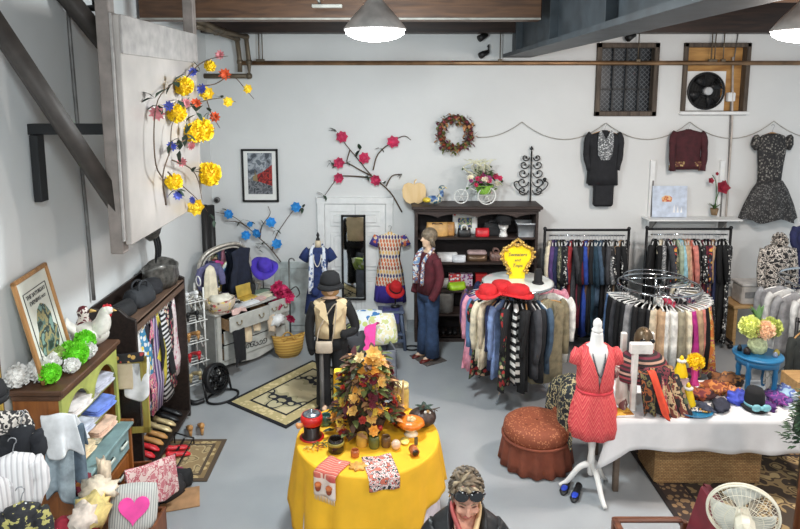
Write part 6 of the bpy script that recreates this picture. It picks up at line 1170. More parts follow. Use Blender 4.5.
# burgundy jacket and jeans
p = at(428, 358, z=0); tz2 = at(428, 228, Y=p.y).z
t, Z = mannequin('mannequin with bobbed hair in burgundy jacket, printed scarf and blue jeans', (p.x, p.y, .0), -1.0, tz2 - .03)
trousers(t, Z, cloth((52, 72, 104)), flare=1.25); burg = cloth((84, 26, 36))
b = MB(); b.loft([ring(Z(.92), .19, .14), ring(Z(1.1), .165, .125), ring(Z(1.3), .185, .125), ring(Z(1.41), .17, .1), ring(Z(1.46), .1, .07)]); b.build('burgundy_jacket', burg, t)
for s_ in (-1, 1): b = MB(); limb(b, [(s_ * .17, 0, Z(1.4)), (s_ * .23, .02, Z(1.15)), (s_ * .22, -.06, Z(.95)), (s_ * .2, -.1, Z(.88))], .065, .05); b.build('sleeve', burg, t)
for s_ in (-1, 1): b = MB(); b.tube(spline([V((s_ * .03, .06, Z(1.5))), V((s_ * .08, -.02, Z(1.47))), V((s_ * .08, -.14, Z(1.35))), V((s_ * .07, -.16, Z(1.05)))], 4), .05, 8, flat=.4, up=V((0, 1, 0))); b.build('scarf', pat('blue_white_scarf', 'blotch', [(120, 150, 190), (220, 220, 214), (150, 90, 70), (90, 110, 150), (226, 224, 220)], 12), t)
b = MB(); b.ball((0, .012, Z(1.68)), (.1, .118, .11), 16, 10); b.tube([V((-.085, -.02, Z(1.66))), V((-.09, .0, Z(1.58))), V((-.07, .04, Z(1.54)))], [.035, .035, .02], 8); b.tube([V((.085, -.02, Z(1.66))), V((.09, .0, Z(1.58))), V((.07, .04, Z(1.54)))], [.035, .035, .02], 8); b.build('bobbed_hair', mat('ash_brown_hair', (112, 98, 80), .55, var=.3, scale=30), t)
for s_ in (-1, 1): b = MB(); shoe(b, (s_ * .095, -.07, .0), .26, .09, .02, PI); b.build('shoe', mat('oxblood_leather', (104, 34, 28), .35), t)
b = MB(); b.box((0, 0, -.0), (.42, .34, .012), .004); o = b.build('mannequin_plate', mat('grey_base', (92, 84, 80), .5), None, (p.x, p.y - .02, .007), -1.0); tag(o, 'flat dark base plate under the burgundy jacket mannequin', 'base plate')
# cushions and grey bin heaped behind the round table
p = at(368, 385, z=0)
t = thing('grey_bin', 'grey open storage bin full of cushions behind the round table', 'bin', (p.x, p.y, 0), .25); b = MB()
for cc, d in (((0, -.24, .28), (.62, .02, .5)), ((0, .24, .28), (.62, .02, .5)), ((-.3, 0, .28), (.02, .5, .5)), ((.3, 0, .28), (.02, .5, .5)), ((0, 0, .04), (.6, .5, .02))): b.box(cc, d, .004)
b.build('bin_body', mat('grey_bin_plastic', (120, 124, 134), .6), t)
for i, (x, y, z, s_, m, w_, rx) in enumerate(((-.02, .1, .66, .42, cloth(('floral', 14, (220, 226, 226), (60, 120, 180), (190, 200, 120), (230, 232, 228))), 'blue and white patterned cushion on top of the grey bin', -.7), (.2, .12, .6, .4, cloth(('blotch', 12, (226, 220, 180), (230, 232, 226), (200, 206, 140))), 'cream leaf patterned cushion at right of grey bin', -.5), (-.2, .0, .55, .36, cloth(('floral', 14, (160, 180, 90), (220, 220, 200), (120, 140, 70))), 'green patterned cushion at left of the grey bin', -.6))):
    t = thing('cushion', w_, 'cushion', (p.x + x, p.y + y, z - .12), rot=(rx, 0, .3 * i)); b = MB(); b.sheet(8, 8, pil(s_, s_, .08, -1)); b.sheet(8, 8, pil(s_, s_, .08, 1)); b.build('cushion_cover', m, t)
t = thing('pink_cloth', 'hot pink cloth hanging over the cushions in grey bin', 'cloth', (p.x - .04, p.y - .06, .78)); drape(t, 'cloth', mat('hot_pink_felt', (238, 76, 160)), (0, 0, 0), (.15, .06, .04), V((-.02, -.16, -.34)), V((.05, .12, -.05)), seed=2)
bag((p.x - .2, p.y - .14, .5), .34, .2, .24, mat('slate_bag', (58, 60, 66), .7), 'slate grey sports bag in left side of grey bin', True, slouch=.35, rz=.3); bag((p.x - .22, p.y - .3, .32), .2, .12, .2, MATS['black_leather'], 'black strappy bag hanging at front left of grey bin', True, slouch=.4)
# ================================================================ ROUND TABLE WITH YELLOW CLOTH
TZ = .76; tl, tr_, tf = at(292, 443, z=TZ), at(442, 438, z=TZ), at(398, 478, z=TZ)
TR = .585; TC = V(((tl.x + tr_.x) / 2, tf.y + TR + .02, 0))
t = thing('round_table', 'round folding table under the yellow cloth at centre front', 'table', (TC.x, TC.y, 0))
b = MB(); b.lathe([(0, TZ - .045), (TR - .02, TZ - .045), (TR - .012, TZ - .03), (TR - .02, TZ - .012), (0, TZ - .012)], seg=40, cap=False); b.build('tabletop', mat('table_laminate', (190, 180, 160), .5), t)
for k in range(4): a = k * PI / 2 + .78; b = MB(); b.cyl((.38 * math.cos(a), .38 * math.sin(a), TZ - .04), (.42 * math.cos(a), .42 * math.sin(a), 0), .016, seg=8); b.build('leg', rackm, t)
def round_cloth(b, r0, drop, fold, seg=96, k=11, ph=0, square=False, z=TZ, seed=0, flare=.03):
    rows = []; rs = random.Random(seed); off = [rs.uniform(-1, 1) for _ in range(seg)]
    for q in (0.02, .3, .6, .9, .985, 1.0): rows.append([V((r0 * q * math.cos(2 * PI * j / seg), r0 * q * math.sin(2 * PI * j / seg), z)) for j in range(seg)])
    for i in range(0, 11):
        f = max(.012, i / 10); row = []
        for j in range(seg):
            a = 2 * PI * j / seg
            d = drop
            if square:
                m_ = max(abs(math.cos(a - ph)) / square, abs(math.sin(a - ph)) / 1.25); d = min(.72, 1 / m_ - r0)
            w = fold * f ** .8 * (math.sin(k * a + 1.3 * math.sin(3 * a)) + .4 * math.sin(2.3 * k * a + 1))
            rr_ = r0 + .008 + w + flare * f; row.append(V((rr_ * math.cos(a), rr_ * math.sin(a), z - .004 - f * d)))
        rows.append(row)
    b.loft(rows, cap0=True, cap1=False); return b
b = MB(); round_cloth(b, TR - .03, .73, .02, k=14, z=TZ - .008, flare=.05); o = b.build('tablecloth', mat('lilac_white_linen', (224, 214, 220), .85), None, (TC.x, TC.y, 0), solid=.004); tag(o, 'white floor-length undercloth beneath the yellow cloth on the round table', 'tablecloth')
yc = mat('yellow_linen', (243, 184, 36), .75, var=.05, scale=4)
b = MB(); round_cloth(b, TR + .012, .5, .03, k=10, square=.96, ph=-.3, z=TZ + .002, flare=.05); o = b.build('tablecloth', yc, None, (TC.x, TC.y, 0), solid=.004); tag(o, 'yellow square cloth draped over the round table', 'tablecloth')
Tz = TZ + .006
def tp(px, py, dz=0): q = at(px, py, z=Tz + dz); return V((q.x, q.y, Tz))
# autumn flower arrangement
p = tp(366, 437); t = thing('autumn_arrangement', 'large autumn flower arrangement of gold, orange and russet blooms centre of round table', 'flower arrangement', (p.x, p.y + .12, Tz))
b = MB(); b.lathe([(.13, 0), (.17, .1), (.15, .2), (.13, .2), (.1, .03), (0, .03)], seg=18, cap=False); b.build('basket', pat('dark_wicker', 'weave', [(60, 42, 30), (84, 60, 40), (34, 24, 18)], 26), t)
lv = [mat('deep_olive_leaf', (58, 62, 36), .7, var=.3), mat('maroon_leaf', (80, 28, 32), .7, var=.3), mat('dark_bronze_leaf', (82, 54, 36), .7, var=.3), lm[1], lm[2]]
b = MB(); rs = random.Random(21)
def env(rs):
    h = rs.random() ** .8; w_ = .27 * (1 - .68 * h) + .05; a = rs.uniform(0, 2 * PI); q = w_ * math.sqrt(rs.uniform(.3, 1)); return V((q * math.cos(a), q * .9 * math.sin(a), .05 + .62 * h)), a
for k in range(420):
    c_, a = env(rs); b.k = rs.choice([0, 2, 1, 3, 2, 3, 4]); b.leaf(c_, (math.cos(a) + rs.gauss(0, .5), math.sin(a) + rs.gauss(0, .5), rs.uniform(-.4, .9)), rs.uniform(.07, .12), .055)
b.build('foliage', lv, t)
b = MB(); rs2 = random.Random(4); b.ball((0, 0, .3), (.16, .15, .26), 12, 8); b.build('core', lv[0], t)
fm = [mat('peach_gold_petals', (238, 180, 96), .7, var=.2), mat('amber_petals', (226, 156, 60), .7, var=.2), mat('cream_gold_petals', (238, 206, 150), .7, var=.15), MATS['deep_olive_leaf'], mat('mustard_petals', (206, 170, 60), .7, var=.2), mat('brick_petals', (184, 54, 40), .7, var=.2), mat('burgundy_petals', (110, 30, 44), .7, var=.2)]
rs = random.Random(31)
for k in range(15):
    a = rs.uniform(-PI, .3) if k < 11 else rs.uniform(0, 6); h = .5 + .25 * rs.random(); q = .13 - .1 * (h - .5); b = MB(); c_ = V((q * math.cos(a) + .03, q * math.sin(a), h)); b.bloom(c_, (math.cos(a), math.sin(a), .8), rs.uniform(.055, .075), 7, 3, k, .8); b.build('golden_bloom', fm[k % 3], t)
for k in range(60):
    c_, a = env(rs)
    if math.sin(a) > .5: a = -a; c_.y = -c_.y
    c_ = V((c_.x * 1.2, c_.y * 1.2, min(c_.z, .55))); b = MB(); m = fm[rs.choice([4, 5, 5, 6, 1, 0])]; b.bloom(c_, (math.cos(a), math.sin(a), .5), rs.uniform(.035, .055), 7, 3, k, .9); b.build('flower', m, t)
for k in range(28):
    c_, a = env(rs); a = -abs(a) if a < PI else a; b = MB(); c_ = V((.27 * math.cos(a) * (1 - c_.z), .25 * -abs(math.sin(a)) * (1 - c_.z), c_.z * .8)); b.ball(c_, rs.uniform(.016, .03), 8, 6, nz=.2, seed=k); b.build('berry', [mat('red_berry', (170, 36, 36), .35), mat('yellow_gourd', (220, 176, 70), .4), mat('plum_berry', (90, 26, 46), .35)][k % 3], t)
for k in range(7): b = MB(); a = rs.uniform(-3, 0); b.tube(spline([V((.05 * math.cos(a), .05 * math.sin(a), .4)), V((.2 * math.cos(a), .18 * math.sin(a), .5)), V((.3 * math.cos(a), .26 * math.sin(a), .44 + .1 * math.sin(k)))]), .004, 5); b.build('twig', twig, t)
# yellow box / flower block at left of arrangement
p = tp(341, 412); t = thing('sunflower_box', 'tall yellow patterned box behind the arrangement, left side', 'box', (p.x, p.y + .05, Tz)); b = MB(); b.box((0, 0, .19), (.13, .1, .38), .006); b.build('box_body', pat('sunflower_print', 'floral', [(240, 196, 40), (120, 70, 30), (246, 210, 70), (230, 170, 30)], 22), t)
p = tp(401, 418); t = thing('corn_bundle', 'dried corn husk bundle at right side of the arrangement', 'dried corn', (p.x - .02, p.y, Tz)); b = MB(); [b.tube(spline([V((.02 * k, 0, 0)), V((.03 * k, 0, .18)), V((.05 * k - .01, 0, .36))]), [.03 - .002 * j for j in range(13)], 7) for k in (-1, 0, 1)]; b.build('husks', mat('dried_husk', (206, 166, 110), .8, var=.2), t)
def jar(px, py, r, h, m, label, name='candle_jar', lid=None, band=None, cat='jar', s=1):
    p = tp(px, py); t = thing(name, label, cat, p); b = MB(); b.lathe([(r * .9, 0), (r, .01), (r, h * .8), (r * .85, h), (r * .75, h), (r * .8, h * .8), (r * .8, .02), (0, .02)], seg=20, cap=False); b.build('jar_body', m, t)
    if lid: b = MB(); b.lathe([(r * .95, h), (r * .95, h + .03), (r * .3, h + .035), (r * .2, h + .05), (0, h + .055)], seg=18); b.build('lid', lid, t)
    if band: b = MB(); b.lathe([(r * 1.02, h * .55), (r * 1.04, h * .68), (r * 1.02, h * .8)], seg=20, cap=False); b.build('ribbon_band', band, t, solid=.003)
    return t
redg = mat('red_enamel', (206, 34, 30), .3); dkg = mat('dark_brown_glaze', (40, 26, 22), .3)
p = tp(312, 437); t = thing('fondue_burner', 'red ceramic pot stacked on a dark brown burner at left of round table', 'pot', p); b = MB(); b.lathe([(.08, 0), (.085, .015), (.065, .03), (.07, .1), (.055, .11), (0, .11)], seg=20, cap=False); b.build('burner_base', dkg, t); b = MB(); b.lathe([(.055, .11), (.088, .13), (.095, .17), (.085, .21), (.075, .21), (.07, .14), (0, .14)], seg=22, cap=False); b.build('pot_bowl', redg, t); b = MB(); b.lathe([(.08, .21), (.06, .222), (.015, .23), (.016, .25), (0, .252)], seg=18); b.build('pot_lid', mat('steel_lid', (150, 160, 170), .25, .8), t); b = MB(); b.tube([V((-.07, -.06, .14)), V((-.1, -.09, .15)), V((-.11, -.1, .17))], [.02, .025, .015], 8); b.build('pot_handle', mat('pumpkin_orange', (222, 150, 90), .4), t); b = MB(); b.lathe([(.1, .0), (.105, .006), (0, .006)], seg=20); b.build('red_saucer', redg, t)
jar(336, 451, .065, .115, mat('smoked_brown_glass', (36, 28, 24), .15), 'dark brown glass bowl with gold band beside striped runner', 'glass_bowl', None, mat('olive_gold', (150, 136, 60), .4), 'bowl')
jar(401, 407, .075, .2, mat('honey_glass', (226, 196, 110), .15), 'yellow glass canister at back right of the arrangement', 'canister', mat('pale_lid', (222, 206, 150), .3), None, 'canister')
jar(400, 425, .06, .1, mat('rust_glass', (140, 60, 40), .25), 'rust coloured jar below the yellow glass canister', 'candle_jar', None, mat('amber_petals', (226, 156, 60)))
jar(362, 445, .05, .1, mat('amber_glass', (206, 160, 70), .15), 'amber glass goblet before the arrangement, left of centre', 'goblet', None, None, 'goblet'); jar(374, 447, .045, .1, mat('moss_glass', (96, 100, 50), .2), 'moss green jar to the right of the amber goblet', 'candle_jar'); jar(386, 446, .04, .09, mat('bronze_glass', (110, 80, 50), .25), 'bronze jar at right foot of the arrangement', 'candle_jar')
jar(355, 456, .035, .055, mat('copper_glass', (176, 96, 50), .25), 'small copper votive jar in front of the amber goblet', 'votive'); jar(326, 424, .05, .09, mat('teal_glass', (70, 110, 100), .2), 'teal green jar behind the red ceramic pot', 'candle_jar')
p = tp(396, 449); t = thing('round_bauble', 'pale blush glass ball right of the bronze jar', 'ornament', p); b = MB(); b.ball((0, 0, .04), .04, 14, 9); b.build('ball', mat('blush_glass', (226, 190, 160), .25), t); b = MB(); b.lathe([(.025, 0), (.02, .008), (.015, .012)], seg=10); b.build('ball_foot', gb, t)
def pumpkin(loc, r, h, m, label, n=10, stem=None, rx=0):
    t = thing('pumpkin', label, 'pumpkin', loc, rot=(rx, 0, .3)); b = MB(); seg = n * 4; rows = []
    for i in range(1, 9):
        th = PI * i / 9; row = []
        for j in range(seg):
            a = 2 * PI * j / seg; q = r * math.sin(th) * (1 + .09 * abs(math.sin(n * a / 2)) ** .6) ; row.append(V((q * math.cos(a), q * math.sin(a), h / 2 - h / 2 * math.cos(th))))
        rows.append(row)
    b.loft(rows); b.build('pumpkin_body', m, t); b = MB(); b.tube(spline([V((0, 0, h * .95)), V((.005, 0, h * 1.12)), V((.025, 0, h * 1.22))], 3), [.022, .018, .014, .012, .012, .012, .012][:7], 7); b.build('stem', stem or twig, t); return t
p = tp(422, 425); t = pumpkin(p, .115, .15, mat('dark_wicker_brown', (58, 40, 32), .5, var=.3, scale=40), 'dark brown woven pumpkin with leaves at right back of round table', 12)
b = MB(); [b.leaf((.02, 0, .15), (math.cos(k * 1.3), math.sin(k * 1.3), .5), .09, .05) for k in range(5)]; b.build('leaf_cluster', leafd, t); 
for k in range(5): b = MB(); b.ball((.03 + .02 * math.cos(k * 1.3), -.05, .13 + .02 * math.sin(k * 1.3)), .016, 7, 5); b.build('berry', [jm[4], MATS['dried_husk']][k % 2], t)
b = MB(); [b.tube(spline([V((.03, 0, .13)), V((.09, -.03, .15)), V((.13 + .02 * k, -.04, .13 + .03 * k))]), .004, 5) for k in (-1, 0, 1)]; b.build('tendril', twig, t)
p = tp(411, 434); t = thing('pumpkin_dish', 'orange pumpkin shaped lidded dish on a white foot, right of the arrangement', 'dish', p); b = MB(); b.lathe([(.06, 0), (.05, .01), (.03, .03), (.06, .06), (.1, .085)], seg=22, cap=False); b.build('dish_foot', mat('cream_china', (230, 216, 190), .3), t, solid=.004)
b = MB(); rows = [[V((q * (1 + .05 * abs(math.sin(5 * 2 * PI * j / 40))) * math.cos(2 * PI * j / 40), q * (1 + .05 * abs(math.sin(5 * 2 * PI * j / 40))) * math.sin(2 * PI * j / 40), z)) for j in range(40)] for q, z in ((.098, .085), (.115, .1), (.1, .125), (.06, .14), (.02, .138))]; b.loft(rows); b.build('orange_lid', mat('bright_orange', (232, 122, 30), .35), t)
for k in range(5): b = MB(); a = k * 1.256; b.ball((.025 * math.cos(a), .025 * math.sin(a) - .02, .145), .018, 8, 6); b.build('cream_bead', mat('cream_gold_petals', (238, 206, 150)), t)
p = tp(414, 455); t = thing('round_tin', 'small copper coloured round tin with dark face lying on its side, right', 'tin', (p.x, p.y, Tz), .3); b = MB(); b.tube([V((0, -.035, .038)), V((0, .035, .038))], .036, 18); b.build('tin_body', mat('copper_glass', (176, 96, 50)), t); b = MB(); b.tube([V((0, -.037, .038)), V((0, -.03, .038))], .026, 16); b.build('tin_face', dkg, t)
p = tp(416, 445); t = thing('price_tag', 'small grey tag standing before the orange dish', 'tag', p); b = MB(); b.box((0, 0, .035), (.03, .01, .07), .002, rz=.4); b.build('tag_card', MATS['gunmetal_leather'], t)
p = tp(405, 442); t = thing('leaf_dish', 'yellow leaf shaped dish right of the blush ball', 'dish', p); b = MB(); b.ball((0, 0, .012), (.04, .06, .012), 12, 6, nz=.3); b.build('dish_body', mat('butter_glaze', (240, 214, 110), .4), t)
p = tp(358, 467); t = thing('leaf_trivet', 'tan leaf shaped trivet at front edge of the round table', 'trivet', p); b = MB(); n = 28; b.loft([[V(((.055 + .012 * math.cos(7 * 2 * PI * j / n)) * math.cos(2 * PI * j / n) * 1.2 * q, (.055 + .012 * math.cos(7 * 2 * PI * j / n)) * math.sin(2 * PI * j / n) * q, z)) for j in range(n)] for q, z in ((1, 0), (1, .012), (.9, .016))]); b.build('trivet_body', mat('ginger_clay', (206, 150, 70), .6, var=.2, scale=40), t)
p = tp(341, 464); t = thing('paper_tag', 'tiny white paper tag by striped runner on round table', 'tag', p); b = MB(); b.box((0, 0, .004), (.03, .04, .006), .001, rz=.6); b.build('tag_card', wt, t)
for i, (px, py) in enumerate(((303, 450), (312, 448), (318, 452), (327, 448))):
    p = tp(px, py); t = thing('leaf_sprig', 'small metal leaf sprig on yellow cloth below red pot, %s from left' % ORD[i], 'ornament', (p.x, p.y, Tz), i * .7); b = MB(); b.tube(spline([V((0, 0, .008)), V((.04, .01, .02)), V((.08, .0, .012))]), .005, 5); [b.leaf((.02 * k + .02, 0, .015), (.3, (-1) ** k, .2), .04, .02) for k in range(4)]; b.build('sprig', [gb, MATS['moss_glass'], MATS['copper_glass'], MATS['moss_glass']][i], t)
# striped acorn runner over front left edge
def edge_drop(name, label, m, ang0, wdt, inn, down, mats_extra=None):
    t = thing(name, label, 'table linen', (TC.x, TC.y, 0)); b = MB(); a0 = math.radians(ang0)
    d = V((math.cos(a0), math.sin(a0), 0)); s_ = V((-math.sin(a0), math.cos(a0), 0)); r1 = TR + .035
    def fn(u, v):
        x = (u - .5) * wdt; L = -inn + v * (inn + down); rr_ = math.sqrt(max(.01, r1 * r1 - x * x)); 
        if L <= 0: return d * (rr_ + L - .02) + s_ * x + V((0, 0, Tz + .006 + .004 * math.sin(u * 9)))
        return d * (rr_ + .02 + .012 * math.sin(u * 8 + 1)) + s_ * x + V((0, 0, Tz + .004 - L))
    b.sheet(12, 16, fn); o = b.build('runner', m, t, solid=.005); return t, d, s_, r1
def acorn_mat():
    m, nt, bb = _new('acorn_runner'); bb.inputs['Roughness'].default_value = .85; tc = nd(nt, 'ShaderNodeTexCoord'); s2 = nd(nt, 'ShaderNodeSeparateXYZ'); nt.links.new(tc.outputs['Object'], s2.inputs[0])
    st = ramp(nt, mth(nt, 'FRACT', mth(nt, 'MULTIPLY', mth(nt, 'ADD', s2.outputs[0], mth(nt, 'MULTIPLY', s2.outputs[1], 2.2)), 16)), [(0, (206, 106, 90)), (.55, (228, 190, 170)), (.7, (190, 84, 76))])
    f = mth(nt, 'LESS_THAN', s2.outputs[2], Tz - .05); mx = nd(nt, 'ShaderNodeMix', data_type='RGBA'); nt.links.new(f, mx.inputs[0]); nt.links.new(st, mx.inputs[6]); mx.inputs[7].default_value = lin((232, 214, 200)); nt.links.new(mx.outputs[2], bb.inputs['Base Color']); return m
an = math.degrees(math.atan2(tp(318, 485).y - .0 - TC.y, tp(318, 478).x - TC.x))
t, d, s_, r1 = edge_drop('acorn_runner', 'striped runner with acorn ends and fringe hanging over the yellow cloth', acorn_mat(), 241, .2, .17, .2)
for k in (-1, 1):
    c_ = d * (r1 + .035) + s_ * (k * .052) + V((0, 0, Tz - .12)); b = MB(); b.ball(c_, (.024, .024, .034), 10, 7); b.build('acorn_motif', mat('acorn_brown', (140, 64, 34), .8), t); b = MB(); b.ball(c_ + V((0, 0, .022)), (.028, .028, .02), 10, 6); b.build('acorn_cap', mat('acorn_orange', (196, 110, 60), .8), t)
b = MB()
for k in range(14): q = d * (r1 + .022) + s_ * ((k - 6.5) * .014) + V((0, 0, Tz - .19)); b.cyl(q, q + V((0, 0, -.05)), .004, .002, 5)
b.build('fringe', mat('fringe_cream', (222, 206, 190), .9), t)
t, d, s_, r1 = edge_drop('floral_scarf', 'white, red and black floral scarf spread over front edge of the round table', pat('red_black_floral', 'blotch', [(44, 38, 40), (230, 224, 218), (190, 58, 52), (234, 228, 222), (46, 40, 42), (206, 110, 90)], 24), 284, .24, .26, .1)
p = tp(372, 455)
# ================================================================ WOMAN IN THE FOREGROUND
wp = at(467, 470, z=1.64); WX, WYd = wp.x, wp.y + .05
t = thing('person', 'person with short grey-blond hair, sunglasses on head and black leather jacket, looking down', 'person', (WX, WYd, 0), .0); t.scale = (.88, .945, .945)
sk = mat('warm_skin', (206, 150, 126), .5, var=.06, scale=20)
hd = Matrix.Rotation(.2, 4, 'X') @ Matrix.Diagonal((1.1, 1.04, 1.06, 1))          # head bowed forward (towards the camera, -y)
b = MB(); b.loft([ring(.92, .18, .12), ring(1.05, .155, .11), ring(1.2, .165, .12), ring(1.33, .2, .115), ring(1.4, .17, .09), ring(1.44, .075, .06, -.01), ring(1.5, .055, .055, -.03)])
for s_ in (-1, 1):
    b.loft([ring(z, q, q * 1.05, 0, 14, 1, s_ * .095) for z, q in ((.98, .1), (.8, .09), (.5, .062), (.3, .055), (.08, .04))]); b.ball((s_ * .1, -.06, .045), (.045, .13, .045), 10, 6)
    limb(b, [(s_ * .19, 0, 1.36), (s_ * .25, -.02, 1.12), (s_ * .22, -.2, 1.02)], .058, .036); b.ball((s_ * .2, -.26, 1.01), (.036, .055, .022), 10, 6)
    for f in range(4): b.tube([V((s_ * (.2 + (f - 1.5) * .018), -.29, 1.01)), V((s_ * (.2 + (f - 1.5) * .02), -.33 - .008 * (f in (1, 2)), .995)), V((s_ * (.2 + (f - 1.5) * .02), -.345 - .01 * (f in (1, 2)), .97))], [.0095, .009, .007], 7)
    b.tube([V((s_ * .172, -.25, 1.01)), V((s_ * .155, -.285, 1.0)), V((s_ * .16, -.31, .985))], [.012, .011, .008], 7)
HC = V((0, -.03, 1.475))
b.M = Matrix.Translation(HC) @ hd
b.ball((0, .0, .105), (.074, .092, .112), 20, 14); b.loft([ring(z, hw, dd2, -.028, 16, 1) for z, hw, dd2 in ((.12, .064, .066), (.07, .064, .066), (.03, .054, .06), (.0, .036, .045), (-.018, .02, .03))]); b.tube([V((0, -.09, .115)), V((0, -.108, .085)), V((0, -.112, .07)), V((0, -.093, .062))], [.01, .012, .016, .011], 8)
b.tube([V((-.045, -.078, .122)), V((0, -.094, .12)), V((.045, -.078, .122))], [.012, .014, .012], 8)
for s_ in (-1, 1): b.ball((s_ * .076, .008, .085), (.012, .024, .034), 8, 6); b.ball((s_ * .042, -.07, .066), (.024, .022, .022), 8, 6)
b.M = None
b.build('body', sk, t, remesh=.007)
M_ = Matrix.Translation(HC) @ hd
b = MB(); b.M = M_
for s_ in (-1, 1): b.tube([V((s_ * .017, -.089, .1)), V((s_ * .032, -.091, .104)), V((s_ * .047, -.08, .1))], [.003, .0045, .003], 6)
b.build('closed_eyelid', mat('lash_brown', (110, 70, 56), .6), t)
for s_ in (-1, 1): b = MB(); b.M = M_; b.tube([V((s_ * .014, -.1, .125)), V((s_ * .034, -.097, .131)), V((s_ * .054, -.08, .124))], [.003, .0045, .002], 6); b.build('eyebrow', mat('brow_grey', (140, 116, 92), .8), t)
b = MB(); b.M = M_; b.tube([V((-.024, -.088, .036)), V((0, -.096, .037)), V((.024, -.088, .036))], [.003, .0065, .003], 7, flat=.8); b.build('lips', mat('lip_rose', (176, 92, 84), .5), t)
hairm = [mat('grey_blond_hair', (112, 97, 78), .55, var=.35, scale=40), mat('silver_hair', (158, 140, 112), .5, var=.25, scale=40), mat('dark_ash_hair', (78, 68, 58), .6, var=.3, scale=40)]
b = MB(); b.M = M_; n = 22; rs = random.Random(8)
b.ball((0, .024, .128), (.082, .094, .1), 20, 12, nz=.06, nf=7)
for k in range(170):
    th = rs.uniform(0, 2 * PI); el = PI / 2 - (rs.random() ** .6) * 1.8; dirv = V((math.cos(th) * math.cos(el), math.sin(th) * math.cos(el), math.sin(el)))
    if dirv.y < -.25 and dirv.z < .62: continue
    c0 = V((0, .024, .125)); p0 = c0 + V((dirv.x * .086, dirv.y * .096, dirv.z * .105)); tang = V((rs.gauss(.3, .3) * (1 if dirv.z > .5 else .3) + dirv.x * .5, dirv.y * .5 + .3, -.6 + .5 * dirv.z)); tang = (tang - dirv * tang.dot(dirv)).normalized()
    b.k = rs.choice([0, 0, 1, 2, 0]); L = rs.uniform(.05, .085); b.tube([p0 - tang * L * .3, p0 + tang * L * .3 + dirv * .008, p0 + tang * L * .8 - dirv * .006], [.006, .012, .003], 6, flat=.5)
for k in range(8): b.k = (0, 1, 0)[k % 3]; x = -.05 + .0145 * k; b.tube(spline([V((x * .8 - .015, -.055, .205)), V((x + .008, -.078, .195)), V((x * 1.15 + .026, -.082, .168 - .02 * (x > .02)))], 3), [.008, .011, .011, .01, .008, .006, .003], 6, flat=.5)
for s_ in (-1, 1):
    for k in range(4): b.k = k % 3; b.tube(spline([V((s_ * .072, -.03 + .02 * k, .17)), V((s_ * .085, -.035 + .02 * k, .12)), V((s_ * .08, -.03 + .02 * k, .07))], 3), [.01, .012, .012, .011, .01, .007, .003], 6, flat=.6)
b.build('hair', hairm, t)
gl = mat('black_lens', (12, 12, 14), .08, coat=.5)
M2 = M_ @ Matrix.Translation((0, -.104, .19)) @ Matrix.Rotation(-.6, 4, 'X') @ Matrix.Scale(1.12, 4)
for s_ in (-1, 1):
    b = MB(); b.M = M2; b.loft([[V((s_ * .036 + math.cos(a) * .033 * q, y - .012 * (math.cos(a) * s_ * .5 + .5) * -1.2, math.sin(a) * .024 * q)) for a in [2 * PI * j / 18 for j in range(18)]] for q, y in ((1.06, .004), (1.08, -.004), (.95, -.009), (.6, -.011))]); b.build('sunglass_lens', gl, t)
    b = MB(); b.M = M2; b.tube([V((s_ * .07, .01, .006)), V((s_ * .086, .05, .004)), V((s_ * .088, .11, -.02))], .004, 6); b.build('sunglass_arm', gl, t)
b = MB(); b.M = M2; b.tube([V((-.01, -.002, .006)), V((0, -.006, .009)), V((.01, -.002, .006))], .004, 6); b.build('sunglass_bridge', gl, t)
lea = mat('black_leather_jacket', (26, 26, 28), .45, var=.2, bump=.3, bscale=40)
b = MB(); n = 30; rows = []
for z, hw, hd_, op in ((.86, .21, .15, .14), (1.0, .19, .14, .14), (1.2, .2, .145, .2), (1.32, .235, .135, .34), (1.385, .215, .11, .5), (1.43, .13, .09, .75), (1.46, .088, .082, .95)):
    rows.append([V((math.sin(a) * hw, -math.cos(a) * hd_, z)) for a in [op + (2 * PI - 2 * op) * j / n for j in range(n + 1)]])
b.loft(rows, cap=False, closed=False); b.build('leather_jacket', lea, t, solid=.014, sub=1)
for s_ in (-1, 1):
    b = MB(); limb(b, [(s_ * .178, .0, 1.345), (s_ * .235, -.005, 1.27), (s_ * .262, -.015, 1.12), (s_ * .245, -.12, 1.05), (s_ * .225, -.19, 1.025)], .068, .055, 14); b.build('jacket_sleeve', lea, t)
    b = MB(); b.tube(spline([V((s_ * .08, .03, 1.475)), V((s_ * .1, -.05, 1.45)), V((s_ * .095, -.13, 1.34)), V((s_ * .06, -.155, 1.2))], 4), .035, 8, flat=.35, up=V((0, 1, 0))); b.build('jacket_lapel', lea, t)
b = MB(); b.loft([ring(.9, .17, .12), ring(1.2, .175, .128), ring(1.34, .18, .1), ring(1.4, .12, .085), ring(1.425, .09, .075)]); b.build('dark_top', cloth((34, 34, 40)), t)
b = MB(); b.loft([ring(1.0, .185, .13), ring(.85, .19, .14), ring(.75, .18, .13)]); 
for s_ in (-1, 1): b.loft([ring(z, q, q * 1.05, 0, 14, 1, s_ * .098) for z, q in ((.88, .105), (.5, .08), (.08, .075))])
b.build('trousers', cloth((40, 44, 60)), t)
for s_ in (-1, 1): b = MB(); shoe(b, (s_ * .1, -.07, 0), .28, .1, .03, PI); b.build('shoe', MATS['black_leather'], t)
b = MB()
for s_, c_ in ((-1, 0), (1, 1)): b.k = c_; b.tube(spline([V((s_ * .0, .05, 1.48)), V((s_ * .085, .0, 1.475)), V((s_ * .058, -.105, 1.42)), V((s_ * .03, -.145, 1.36)), V((s_ * .012, -.165, 1.2))], 4), [.022, .026, .03, .034, .038, .042, .044, .045, .045, .046, .046, .046, .046, .046, .046, .046, .046], 10, flat=.35, up=V((0, 1, 0)))
b.build('neck_scarf', [mat('pink_red_silk', (196, 96, 92), .6, var=.2), mat('cream_silk_scarf', (216, 186, 140), .6, var=.1)], t)
